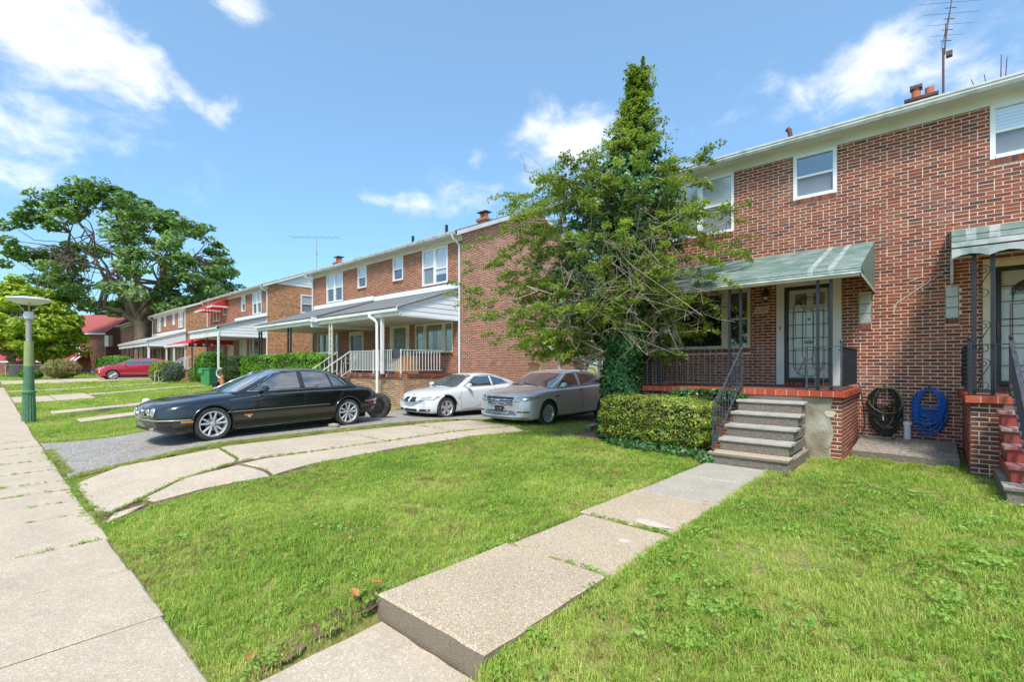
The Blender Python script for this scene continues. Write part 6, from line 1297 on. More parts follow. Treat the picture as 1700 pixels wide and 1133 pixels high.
    for i in range(n2+1):
        x=x_lo+(x_hi-x_lo)*i/n2; zs=float(sh(x))-.03; zr=max(float(roof(x)),zs+.012); e=min(1,(zr-zs)/.35); ze=zr-.055*e; yt=yside(x,ze)-.02*e
        half=[(yside(x,zs+(ze-zs)*k/4),zs+(ze-zs)*k/4) for k in range(5)]+[(yt-.03*e,ze+.022*e),(yt-.09*e,ze+.038*e),(yt*.62,zr-.010*e),(yt*.3,zr-.002),(0,zr)]
        ring=half+[(-y,z) for y,z in reversed(half[:-1])]; ns2=len(ring)
        bowf=np.clip((x-P['xroof'])/(x_hi-P['xroof']),0,1); bowr=np.clip((P['xrear']-x)/(P['xrear']-x_lo),0,1)
        V+=[(x-P.get('bowg',.16)*bowf*(y/hw0)**2+.13*bowr*(y/hw0)**2,y,z) for y,z in ring]
    g=MB(); g.add(V,[(i*ns2+k,i*ns2+k+1,(i+1)*ns2+k+1,(i+1)*ns2+k) for i in range(n2) for k in range(ns2-1)]); gh=g.build('roof',pm,t,local=True,smooth=30,fix=True)
    bm=bmesh.new(); bm.from_mesh(gh.data); gb=BVHTree.FromBMesh(bm); bm.free(); bm=bmesh.new(); bm.from_mesh(me); bm.free()
    def cast(tree,o,d): 
        h=tree.ray_cast(Vector(o),Vector(d)); return (h[0],h[1]) if h[0] is not None else (None,None)
    def proj(axis,a,b_,tree=None):
        """axis 'F' front (y,z), 'B' back, 'S' visible side (x,z), 'N' far side, 'T' top (x,y)"""
        tr=tree or bvh
        o,d={'F':((xn+2,a,b_),(-1,0,0)),'B':((xt-2,a,b_),(1,0,0)),'S':((a,3,b_),(0,-1,0)),'N':((a,-3,b_),(0,1,0)),'T':((a,b_,3),(0,0,-1))}[axis]
        p,n=cast(tr,o,d)
        if p is None: return None,None
        if n.dot(Vector(d))>0: n=-n
        return p,n
    def decal(nm_,axis,quad,mat,off=.004,nu=8,nv=5,ell=False,tree=None,parent=None,depth=.012):
        q=[Vector((a,b_,0)) for a,b_ in quad]; G=[]; last=None
        for i in range(nu+1):
            for j in range(nv+1):
                u,v=i/nu,j/nv
                if ell:
                    a,b_=2*u-1,2*v-1; u=.5+.5*a*math.sqrt(1-b_*b_/2); v=.5+.5*b_*math.sqrt(1-a*a/2)
                p=(q[0]*(1-u)+q[1]*u)*(1-v)+(q[3]*(1-u)+q[2]*u)*v; h,n=proj(axis,p.x,p.y,tree)
                if h is None: h,n=last if last else (Vector((0,0,.5)),Vector((0,1,0)))
                last=(h,n); G.append((h,n))
        b=MB(); vs=[tuple(h+n*off) for h,n in G]; w=nv+1; fs=[(i*w+j,(i+1)*w+j,(i+1)*w+j+1,i*w+j+1) for i in range(nu) for j in range(nv)]
        rim=[j for j in range(w)]+[i*w+nv for i in range(1,nu+1)]+[nu*w+j for j in range(nv-1,-1,-1)]+[i*w for i in range(nu-1,0,-1)]; n0=len(vs); vs+=[tuple(G[k][0]-G[k][1]*depth) for k in rim]; m=len(rim); fs+=[(rim[k],rim[(k+1)%m],n0+(k+1)%m,n0+k) for k in range(m)]
        b.add(vs,fs); return b.build(nm_,mat,parent or t,local=True,smooth=40,fix=True)
    def line(nm_,axis,pts,mat,r_=.006,off=.002,tree=None,sub=8,parent=None):
        out=[]
        for (a,b_),(c,d) in zip(pts,pts[1:]):
            for k in range(sub): 
                f=k/sub; h,n=proj(axis,a+(c-a)*f,b_+(d-b_)*f,tree)
                if h is not None: out.append(h+n*off)
        h,n=proj(axis,*pts[-1],tree)
        if h is not None: out.append(h+n*off)
        if len(out)<2: return
        b=MB(); b.tube(out,r_,6); return b.build(nm_,mat,parent or t,local=True,smooth=60)
    env=dict(t=t,decal=decal,line=line,proj=proj,gb=gb,bvh=bvh,hw0=hw0,xn=xn,xt=xt,sh=sh,roof=roof,yside=yside,xf=xf,xr=xr,r=r,top=top,body=body,gh=gh,pm=pm)
    # windscreen / rear window as patches of the cabin surface
    (wx0,wx1)=P['ws']; (rx0,rx1)=P['rw']
    for nm_,a,c,mt in (('windscreen',wx0,wx1,P.get('wsm',m_windsc)),('rear_window',rx0,rx1,glassm)):
        ya=(hb(a)-.05-T*max(0,float(roof(a))-float(sh(a)))*1.0); yc=(hb(c)-.05-T*max(0,float(roof(c))-float(sh(c)))*1.0)
        decal(nm_,'T',[(a,-ya),(c,-yc),(c,yc),(a,ya)],mt,.004,10,14,tree=gb)
    for side,sg in (('S',1),('N',-1)):
        for nm_,poly in P['win']:
            decal(nm_,side,poly,glassm,.004,10,6,tree=gb)
        for pts in P['trim']: line('window_trim',side,pts,P.get('trimm',m_chrome),P.get('trimr',.009),.005,tree=gb,sub=6)
        for pts in P['seams']: line('panel_gap',side,pts,m_blacktrim,.005,-.001,sub=6)
    for xw in (xf,xr):
        for s in (1,-1): wheel(t,xw,s*(hw0-.015),r,P['rimstyle'],P['rim'])
    # mirrors
    for s in (1,-1):
        b=MB(); mx,mz=P['mirror']; y0=hb(mx)*.98; b.lathe([(0,-.09),(.05,-.085),(.075,-.04),(.08,.02),(.07,.05),(0,.055)],(0,0,0),14,'x'); 
        b.v=[(mx+v[0]*.75,s*(y0+.14+v[1]*1.45*.9),mz+v[2]*.78+.015) for v in b.v]; b.tube([(mx+.02,s*(y0-.03),mz-.05),(mx,s*(y0+.08),mz-.02)],.02,6); b.build('wing_mirror',P.get('mirm',pm),t,local=True,smooth=50,fix=True)
    # undertray
    b=MB(); b.box(xt+.35,xn-.45,-hw0+.30,hw0-.30,.16,.30); b.build('underbody',m_arch,t,local=True)
    return env
def both(f):
    for s in (('S',1),('N',-1)): f(*s)
# ---- black saloon -------------------------------------------------
XJ=dict(L=5.02,W=1.86,xn=2.46,xf=1.50,wb=3.03,r=.335,rim=.252,rimstyle='ten',gap=.035,
 top=([2.46,2.38,2.2,1.7,1.2,.78,.3,-1.3,-1.62,-2.1,-2.46,-2.56],[.70,.765,.815,.885,.935,.958,.98,1.0,1.02,1.00,.955,.90]),
 shoulder=([2.46,2.2,1.7,1.0,.3,-1.0,-1.8,-2.3,-2.56],[.63,.71,.80,.865,.90,.93,.93,.89,.82]),
 bottom=([2.46,2.2,1.9,1.0,-1.2,-2.0,-2.4,-2.56],[.26,.17,.16,.17,.19,.26,.33,.42]),
 nl=.65,nt=.25,np=2.8,tl=.6,tt=.20,rake=.06,bow=.15,zbump=.46,zbumpr=.55,rrake=.20,
 gh=([1.16,.95,.65,.30,-.02,-.35,-.75,-1.10,-1.42,-1.72,-1.92],[.93,1.015,1.155,1.31,1.405,1.44,1.445,1.405,1.29,1.12,1.0]),xroof=.0,xrear=-1.2,tumble=27,bowg=.20,
 ws=(1.08,.10),rw=(-1.80,-1.18),
 win=[('front_door_glass',[(.72,.975),(-.33,.985),(-.33,1.36),(.14,1.31)]),('rear_door_glass',[(-.45,.99),(-1.12,1.0),(-1.04,1.335),(-.45,1.365)]),('quarter_light',[(-1.17,1.005),(-1.46,1.015),(-1.32,1.17),(-1.10,1.315)])],
 trim=[[(.82,.955),(.55,1.10),(.16,1.335),(-.1,1.38),(-.6,1.392),(-1.0,1.36),(-1.32,1.235),(-1.52,1.03)],[(.82,.955),(-.4,.965),(-1.54,.99)],[(.96,.97),(.62,1.14),(.25,1.335)]],
 seams=[[(.72,.93),(.76,.7),(.74,.45),(.70,.24)],[(-.40,.96),(-.40,.6),(-.40,.24)],[(-1.42,.97),(-1.36,.8),(-1.14,.55),(-1.02,.42)],[(.70,.225),(-1.0,.225)]],mirror=(.52,1.0),wsm=m_windsc)
E_=build_car('parked_car','long black saloon car with quad round headlamps on the asphalt drive','car',(-11.72,4.52,-1.51),R(-86.5),XJ,m_pblack)
d,l=E_['decal'],E_['line']
d('grille','F',[(-.21,.525),(.21,.525),(.19,.695),(-.19,.695)],M('mesh_grille',(.30,.29,.31),.35,metal=.7,var=.5,scale=70,obj=True),.010,10,6,ell=True)
l('grille_surround','F',[(.205*math.cos(a),.610+.088*math.sin(a)) for a in [i*math.pi/8 for i in range(17)]],m_chrome,.011,.010,sub=2)
for s in (1,-1):
    for (yc,rr,zc) in ((s*.375,.058,.60),(s*.545,.074,.605)):
        h,n=E_['proj']('F',yc,zc)
        hl=d('headlamp','F',[(yc-rr-.012,zc-rr-.012),(yc+rr+.012,zc-rr-.012),(yc+rr+.012,zc+rr+.012),(yc-rr-.012,zc+rr+.012)],m_pblack,.010,9,9,ell=True); l('lamp_ring','F',[(yc+rr*1.04*math.cos(a),zc+rr*1.04*math.sin(a)) for a in [i*math.pi/8 for i in range(17)]],m_chrome,.006,.012,sub=2,parent=hl); d('lamp_bulb','F',[(yc-rr*.35,zc-rr*.35),(yc+rr*.35,zc-rr*.35),(yc+rr*.35,zc+rr*.35),(yc-rr*.35,zc+rr*.35)],m_steel,.0155,5,5,ell=True,parent=hl); d('lens','F',[(yc-rr,zc-rr),(yc+rr,zc-rr),(yc+rr,zc+rr),(yc-rr,zc+rr)],m_lens,.012,9,9,ell=True,parent=hl)
    d('front_indicator','S' if s>0 else 'N',[(2.06,.40),(1.86,.40),(1.86,.435),(2.06,.435)],m_amber,.012,6,2)
    d('repeater','S' if s>0 else 'N',[(.92,.455),(.76,.455),(.76,.485),(.92,.485)],m_amber,.008,4,2); d('paper_label','S' if s>0 else 'N',[(.86,.425),(.80,.425),(.80,.45),(.86,.45)],m_white,.004,2,2)
    d('door_handle','S' if s>0 else 'N',[(-.18,.835),(-.36,.838),(-.36,.862),(-.18,.86)],m_pblack,.03,4,2); d('door_handle','S' if s>0 else 'N',[(-1.13,.86),(-1.31,.863),(-1.31,.887),(-1.13,.885)],m_pblack,.03,4,2)
    d('tail_lamp','S' if s>0 else 'N',[(-2.18,.60),(-2.42,.66),(-2.44,.82),(-2.36,.80)],m_blacktrim,.008,5,3); d('side_reflector','S' if s>0 else 'N',[(-2.10,.52),(-2.24,.52),(-2.24,.565),(-2.10,.565)],m_redl,.008,4,2,ell=True)
    d('fog_lamp','F',[(s*.50-.06,.255),(s*.50+.06,.255),(s*.50+.06,.315),(s*.50-.06,.315)],m_lens,.008,5,4,ell=True)
both(lambda a,s:l('chrome_strip',a,[(1.25,.555),(.3,.565),(-1.02,.58)],m_chrome,.006,.002))
both(lambda a,s:l('shoulder_line',a,[(1.2,.80),(.5,.872),(-.6,.905),(-1.9,.905),(-2.3,.87)],m_steel,.004,.001))
both(lambda a,s:l('sill_strip',a,[(1.08,.20),(-1.08,.225)],m_chrome,.005,.002))
l('bumper_strip','F',[(-.80,.455),(-.5,.455),(0,.455),(.5,.455),(.80,.455)],m_chrome,.012,.006); both(lambda a,s:l('bumper_strip',a,[(2.30,.455),(2.0,.455),(1.90,.455)],m_chrome,.011,.006)); both(lambda a,s:l('rear_bumper_strip',a,[(-1.98,.60),(-2.25,.61),(-2.45,.615)],m_chrome,.016,.006))
d('lower_intake','F',[(-.42,.235),(.42,.235),(.46,.315),(-.46,.315)],m_blacktrim,.003,8,3)
l('hood_crease','T',[(2.30,.20),(1.6,.36),(.95,.50)],m_blacktrim,.004,.000); l('hood_crease','T',[(2.30,-.20),(1.6,-.36),(.95,-.50)],m_blacktrim,.004,.0); l('hood_gap','T',[(2.2,.62),(1.5,.70),(.95,.74)],m_blacktrim,.004,-.001)
for s in (1,-1):
    for xw in (1.50,-1.53): l('arch_lip','S' if s>0 else 'N',[(xw+.395*math.cos(a),.335+.395*math.sin(a)) for a in [math.pi*(.10+.8*i/12) for i in range(13)]],m_pblack,.014,.001,sub=2)
b=MB(); b.tube([(.93,.2,.965),(.80,-.2,1.035)],.009,5); b.tube([(.93,-.35,.965),(.80,-.65,1.02)],.009,5); b.build('wiper',m_blacktrim,E_['t'],local=True)
# loose wheel behind the black car and stone under its tyre
sw=thing('loose_wheel','spare tyre leaning against the black car rear bumper','tyre',(-11.95,7.62,-1.53),rz=.55)
b=MB(); prof=[(.24,-.10),(.30,-.115),(.355,-.10),(.37,-.06),(.37,.06),(.355,.10),(.30,.115),(.24,.10),(.22,0),(.24,-.10)]; b.lathe(prof,(0,0,.36),40,'y'); b.build('tyre',m_tyre,sw,local=True,smooth=45,fix=True)
b=MB(); b.lathe([(0,-.03),(.10,-.05),(.235,-.07),(.235,.02),(0,.02)],(0,0,.36),24,'y'); b.build('rim',M('primer_rim',(.40,.30,.22),.5,metal=.3,obj=True),sw,local=True,smooth=45)
t=thing('chock_stone','broken concrete lump under the rear tyre of the black car','stone',(-10.75,5.65,-1.5)); b=MB(); b.lathe([(0,-.02),(.14,0),(.12,.07),(0,.10)],(0,0,0),7); b.v=[(-10.78+v[0]*1.3+random.uniform(-.02,.02),5.65+v[1]+random.uniform(-.02,.02),-1.5+v[2]) for v in b.v]; b.build('rubble',m_greyc,t,fix=True)
t=thing('garden_globe','small white globe on a stake on the grass beyond the black car nose','ornament',(-15.6,2.9,-1.6)); b=MB(); b.lathe([(.095*math.sin(a),.68+.095*-math.cos(a)) for a in [math.pi*i/10 for i in range(11)]],(-15.6,2.9,-1.65),16); b.build('globe',m_white2,t,smooth=180); b=MB(); b.tube([(-15.6,2.9,-1.7),(-15.6,2.9,-1.05)],.012,6); b.build('stake',m_white2,t)
# ---- white coupe --------------------------------------------------
B3=dict(L=4.55,W=1.79,xn=2.13,xf=1.38,wb=2.76,r=.325,rim=.225,rimstyle='star',
 top=([2.13,2.06,1.9,1.5,1.0,.75,.2,-1.4,-1.9,-2.2,-2.42],[.60,.68,.755,.86,.93,.955,.97,1.02,1.03,1.0,.93]),
 shoulder=([2.13,1.9,1.4,.8,0,-1.2,-2.0,-2.42],[.56,.67,.80,.86,.895,.94,.95,.87]),bottom=([2.13,1.9,1.6,1.0,-1.2,-2.0,-2.42],[.22,.17,.17,.17,.17,.22,.34]),
 nl=.7,nt=.24,np=2.6,tl=.6,tt=.2,rake=.16,bow=.24,zbump=.42,zbumpr=.5,rrake=.2,
 gh=([.95,.75,.5,.2,-.1,-.45,-.9,-1.3,-1.65,-1.95],[.92,1.02,1.14,1.27,1.345,1.37,1.345,1.26,1.13,1.0]),xroof=-.05,xrear=-1.0,tumble=28,bowg=.2,ws=(.88,.06),rw=(-1.80,-1.0),
 win=[('door_glass',[(.52,.96),(-.62,.975),(-.62,1.275),(.02,1.25)]),('rear_side_glass',[(-.70,.98),(-1.42,1.03),(-1.22,1.16),(-.70,1.275)])],
 trim=[[(.60,.945),(.25,1.14),(-.05,1.275),(-.5,1.305),(-.9,1.285),(-1.3,1.19),(-1.52,1.03)],[(.6,.945),(-.6,.96),(-1.52,1.02)]],trimm=m_blacktrim,trimr=.007,
 seams=[[(.78,.86),(.84,.6),(.80,.35),(.74,.25)],[(-.72,.93),(-.72,.6),(-.70,.25)],[(.74,.24),(-.7,.24)]],mirror=(.52,.985))
E_=build_car('parked_car','white two door coupe with kidney grille parked left of the silver sedan','car',(-11.80,10.72,-1.62),R(-90),B3,m_pwhite)
d,l=E_['decal'],E_['line']
for s in (1,-1):
    d('kidney_grille','F',[(s*.045,.525),(s*.27,.535),(s*.255,.655),(s*.05,.66)],m_blacktrim,.006,7,5); l('kidney_rim','F',[(s*.04,.52),(s*.275,.53),(s*.26,.66),(s*.045,.665),(s*.04,.52)],m_chrome,.004,.008,sub=5)
    l('lamp_outline','F',[(s*.40,.56),(s*.80,.585),(s*.835,.665),(s*.45,.645),(s*.40,.56)],m_blacktrim,.007,.004,sub=5)
    d('headlamp','F',[(s*.40,.56),(s*.80,.585),(s*.835,.665),(s*.45,.645)],m_lens,.006,8,5); d('headlamp_tip','S' if s>0 else 'N',[(1.93,.60),(1.70,.66),(1.62,.70),(1.90,.685)],m_lens,.005,4,3)
    d('fog_intake','F',[(s*.36,.235),(s*.72,.245),(s*.74,.315),(s*.38,.31)],m_blacktrim,.004,7,4); d('fog_lamp','F',[(s*.62,.25),(s*.70,.25),(s*.70,.31),(s*.62,.31)],m_lens,.008,5,4,ell=True)
    d('parking_sensor','F',[(s*.55,.475),(s*.60,.475),(s*.60,.50),(s*.55,.50)],m_blacktrim,.004,3,3,ell=True)
    d('door_handle','S' if s>0 else 'N',[(-.42,.80),(-.60,.805),(-.60,.83),(-.42,.825)],m_pwhite,.03,4,2)
    d('side_badge','S' if s>0 else 'N',[(.93,.60),(.86,.60),(.86,.64),(.93,.64)],m_steel,.004,2,2)
d('centre_intake','F',[(-.30,.235),(.30,.235),(.30,.315),(-.30,.315)],m_blacktrim,.004,8,4)
d('hood_badge','F',[(-.038,.70),(.038,.70),(.038,.745),(-.038,.745)],M('roundel_blue_white',(.25,.35,.55),.3,var=.6,scale=40,obj=True),.010,5,5,ell=True)
l('arch_damage','S',[(1.38+.385*math.cos(a),.33+.385*math.sin(a)) for a in [math.pi*(.42+.5*i/10) for i in range(11)]],m_blacktrim,.03,-.004,sub=2)
both(lambda a,s:l('hood_gap',a,[(1.75,.70),(1.2,.80),(.8,.85)],m_blacktrim,.003,-.001)); l('roof_edge','T',[(.1,.48),(-.9,.50)],m_pwhite,.008,.0,tree=E_['gb'])
# dent in the door: a shallow creased panel
d('dented_panel','S',[(.62,.30),(-.10,.34),(.05,.60),(.60,.52)],m_pwhite,-.010,8,6) ; l('dent_crease','S',[(.66,.30),(.40,.27),(.05,.33),(-.15,.42)],m_steel,.006,.001)
# ---- silver sedan -------------------------------------------------
TA=dict(L=5.15,W=1.93,xn=2.45,xf=1.45,wb=2.87,r=.355,rim=.235,rimstyle='twist',gap=.05,
 top=([2.45,2.40,2.25,1.8,1.3,1.0,.4,-1.5,-2.0,-2.4,-2.70],[.78,.84,.905,.99,1.05,1.08,1.10,1.14,1.17,1.14,1.05]),
 shoulder=([2.45,2.2,1.8,1.2,.4,-1.0,-2.0,-2.70],[.70,.82,.92,.98,1.01,1.05,1.07,.96]),bottom=([2.45,2.2,1.9,1.1,-1.2,-2.2,-2.70],[.24,.20,.20,.21,.22,.26,.38]),
 nl=.7,nt=.22,np=2.8,tl=.6,tt=.18,rake=.07,bow=.20,zbump=.48,zbumpr=.55,rrake=.18,
 gh=([1.28,1.05,.75,.4,.1,-.3,-.8,-1.25,-1.65,-2.0,-2.2],[1.045,1.14,1.28,1.42,1.50,1.54,1.53,1.46,1.34,1.20,1.12]),xroof=.25,xrear=-1.3,tumble=25,bowg=.2,ws=(1.18,.34),rw=(-2.1,-1.35),
 win=[('front_door_glass',[(.86,1.07),(-.12,1.09),(-.12,1.425),(.36,1.385)]),('rear_door_glass',[(-.26,1.095),(-1.42,1.13),(-1.10,1.37),(-.26,1.43)])],
 trim=[[(.95,1.05),(.6,1.26),(.30,1.41),(-.1,1.455),(-.6,1.45),(-1.12,1.395),(-1.58,1.14)],[(.95,1.05),(-.2,1.075),(-1.58,1.12)]],trimm=m_psilver,trimr=.012,
 seams=[[(1.02,1.0),(1.06,.7),(1.04,.45),(.98,.28)],[(-.20,1.06),(-.20,.6),(-.20,.28)],[(-1.42,1.08),(-1.36,.85),(-1.18,.62),(-1.0,.5)],[(.98,.27),(-1.0,.27)]],mirror=(.80,1.10))
E_=build_car('parked_car','silver sedan with chrome bar grille parked beside the ivy covered trunk','car',(-8.66,11.62,-1.66),R(-90),TA,m_psilver)
d,l=E_['decal'],E_['line']
d('grille','F',[(-.44,.60),(.44,.60),(.50,.815),(-.50,.815)],m_blacktrim,.004,10,6)
for z in (.645,.695,.745): l('chrome_bar','F',[(-.45,z),(0,z-.004),(.45,z)],m_chrome,.010,.010)
l('grille_surround','F',[(-.44,.60),(-.51,.80),(-.40,.83),(0,.838),(.40,.83),(.51,.80),(.44,.60),(0,.59),(-.44,.60)],m_chrome,.012,.008,sub=5)
d('oval_badge','F',[(-.10,.672),(.10,.672),(.10,.742),(-.10,.742)],m_chrome,.030,10,6,ell=True)
d('oval_badge_centre','F',[(-.082,.684),(.082,.684),(.082,.730),(-.082,.730)],M('badge_blue',(.12,.16,.24),.3,obj=True),.034,10,6,ell=True)
d('plate_holder','F',[(-.16,.445),(.16,.445),(.16,.575),(-.16,.575)],m_blacktrim,.020,4,3); 
for s in (-.06,.06): d('plate_fixing','F',[(s-.025,.50),(s+.025,.50),(s+.025,.53),(s-.025,.53)],m_steel,.026,2,2)
d('lower_grille','F',[(-.56,.34),(.56,.34),(.50,.46),(-.50,.46)],m_blacktrim,.006,10,4); 
for z in (.375,.40,.43): l('lower_bar','F',[(-.52,z),(0,z),(.52,z)],m_steel,.007,.008)
l('lower_surround','F',[(-.60,.40),(-.45,.345),(0,.33),(.45,.345),(.60,.40),(.42,.465),(0,.475),(-.42,.465),(-.60,.40)],m_chrome,.008,.006,sub=4)
d('air_dam','F',[(-.85,.235),(.85,.235),(.85,.30),(-.85,.30)],M('grey_air_dam',(.16,.19,.19),.6,obj=True),.010,12,2)
for s in (1,-1):
    a='S' if s>0 else 'N'
    l('lamp_outline','F',[(s*.53,.70),(s*.86,.74),(s*.875,.83),(s*.60,.82),(s*.53,.70)],m_blacktrim,.007,.004,sub=5)
    d('headlamp','F',[(s*.53,.70),(s*.86,.74),(s*.875,.83),(s*.60,.82)],m_lens,.006,8,5); d('headlamp_side',a,[(2.16,.735),(1.86,.80),(1.80,.855),(2.12,.83)],m_lens,.005,5,3); d('front_indicator',a,[(2.02,.765),(1.88,.80),(1.84,.845),(2.02,.83)],m_amber,.009,4,3)
    d('fog_recess','F',[(s*.62,.42),(s*.88,.42),(s*.88,.455),(s*.58,.455)],m_blacktrim,.004,5,2)
    d('door_handle',a,[(.02,.93),(-.17,.935),(-.17,.965),(.02,.96)],m_chrome,.03,4,2); d('door_handle',a,[(-1.16,.965),(-1.35,.97),(-1.35,1.0),(-1.16,.995)],m_chrome,.03,4,2); d('fender_vent',a,[(1.16,.79),(.93,.80),(.95,.825),(1.12,.83)],m_blacktrim,.006,4,2)
both(lambda a,s:l('shoulder_line',a,[(1.75,.90),(.9,.925),(-1.0,.95),(-2.3,.98)],m_steel,.004,.0)); both(lambda a,s:l('sill_strip',a,[(1.0,.31),(-.98,.33)],m_chrome,.006,.002)); l('hood_crease','T',[(2.2,.42),(1.3,.62)],m_psilver,.007,.0); l('hood_crease','T',[(2.2,-.42),(1.3,-.62)],m_psilver,.007,.0)
b=MB(); b.tube([(1.20,.35,1.075),(1.07,-.25,1.15)],.010,5); b.tube([(1.20,-.2,1.075),(1.07,-.7,1.13)],.010,5); b.build('wiper',m_blacktrim,E_['t'],local=True)
# ---- red crossover and dark cars ---------------------------------
XT=dict(L=4.81,W=1.90,xn=2.32,xf=1.40,wb=2.86,r=.37,rim=.26,rimstyle='multi',gap=.05,
 top=([2.32,2.25,2.1,1.7,1.2,.9,.2,-1.6,-2.2,-2.49],[.80,.92,1.0,1.08,1.13,1.15,1.17,1.22,1.22,1.1]),shoulder=([2.32,2.1,1.6,1.0,0,-1.2,-2.1,-2.49],[.75,.90,1.0,1.05,1.08,1.12,1.15,1.05]),bottom=([2.32,2.0,1.1,-1.2,-2.2,-2.49],[.32,.27,.26,.27,.34,.5]),
 nl=.6,nt=.22,tl=.5,tt=.2,rake=.07,bow=.2,zbump=.55,zbumpr=.6,rrake=.15,
 gh=([1.15,.9,.6,.3,0,-.6,-1.2,-1.8,-2.2,-2.42],[1.12,1.24,1.40,1.54,1.63,1.68,1.67,1.58,1.42,1.25]),xroof=.1,xrear=-1.7,tumble=23,ws=(1.05,.2),rw=(-2.35,-1.9),
 win=[('front_door_glass',[(.75,1.14),(-.15,1.16),(-.15,1.55),(.25,1.50)]),('rear_door_glass',[(-.25,1.16),(-1.15,1.19),(-1.1,1.55),(-.25,1.56)]),('quarter_glass',[(-1.22,1.20),(-1.95,1.30),(-1.7,1.42),(-1.2,1.54)])],
 trim=[[(.85,1.12),(.25,1.53),(-.2,1.60),(-1.2,1.59),(-1.75,1.46),(-2.05,1.28)],[(.85,1.12),(-2.05,1.25)]],trimr=.014,seams=[[(.9,1.08),(.9,.4)],[(-.2,1.15),(-.2,.4)],[(-1.2,1.18),(-1.1,.7)]],mirror=(.68,1.17))
E_=build_car('parked_car','red crossover with chrome window line parked beyond the green bin','car',(-47.0,7.95,-1.10),R(-90),XT,m_pred)
d,l=E_['decal'],E_['line']; d('grille','F',[(-.40,.55),(.40,.55),(.48,.86),(-.48,.86)],m_blacktrim,.006,6,4); both(lambda a,s:d('black_cladding',a,[(1.0,.30),(-1.05,.30),(-1.05,.42),(1.0,.42)],m_blacktrim,.006,8,2)); both(lambda a,s:l('sill_strip',a,[(1.0,.47),(-1.0,.47)],m_chrome,.012,.004))
for s in (1,-1): d('headlamp','F',[(s*.52,.78),(s*.84,.80),(s*.86,.90),(s*.55,.88)],m_lens,.006,6,4); l('light_blade','F',[(s*.78,.74),(s*.80,.52)],m_white,.022,.01); d('tail_lamp','S' if s>0 else 'N',[(-2.15,.95),(-2.38,.98),(-2.38,1.22),(-2.2,1.2)],m_redl,.008,4,4)
build_car('parked_car','dark blue saloon half hidden behind the nose of the red crossover','car',(-56.5,9.0,-1.08),R(-84),XJ,m_pdark)
build_car('parked_car','silver grey saloon farthest back beside the pink flowering shrub','car',(-61.0,10.8,-1.06),R(-84),XJ,m_psilver)
# ---------------------------------------------------------------- grass
def tuft(name,n,h,rad,mat,w=.0028,lean=.5):
    V=[];F=[]
    for i in range(n):
        a=random.uniform(0,6.28); r_=rad*math.sqrt(random.random()); x,y=r_*math.cos(a),r_*math.sin(a); b=random.uniform(0,6.28); hh=h*random.uniform(.5,1.15); d=Vector((math.cos(b),math.sin(b),0)); s=Vector((-d.y,d.x,0))*w; L_=lean*random.uniform(.2,1.3)
        p0=Vector((x,y,-.005)); p1=p0+d*hh*L_*.35+Vector((0,0,hh*.6)); p2=p0+d*hh*L_+Vector((0,0,hh*(1-.25*L_))); k=len(V); V+=[p0-s,p0+s,p1+s*.8,p1-s*.8,p2]; F+=[(k,k+1,k+2,k+3),(k+3,k+2,k+4)]
    me=bpy.data.meshes.new(name); me.from_pydata(V,[],F); me.materials.append(mat); me.update(); return me
m_grass=leafmat('grass_blades',[(.16,.28,.04),(.28,.41,.065),(.42,.51,.10),(.60,.57,.22)],.35,rough=.55,patch=.8,inst=True)
m_weed=leafmat('clover_leaves',[(.14,.27,.035),(.22,.37,.055),(.31,.45,.09)],.3,patch=3,inst=True)
m_strawm=leafmat('dry_grass',[(.20,.20,.05),(.33,.29,.09),(.42,.35,.14)],.3,patch=2,inst=True)
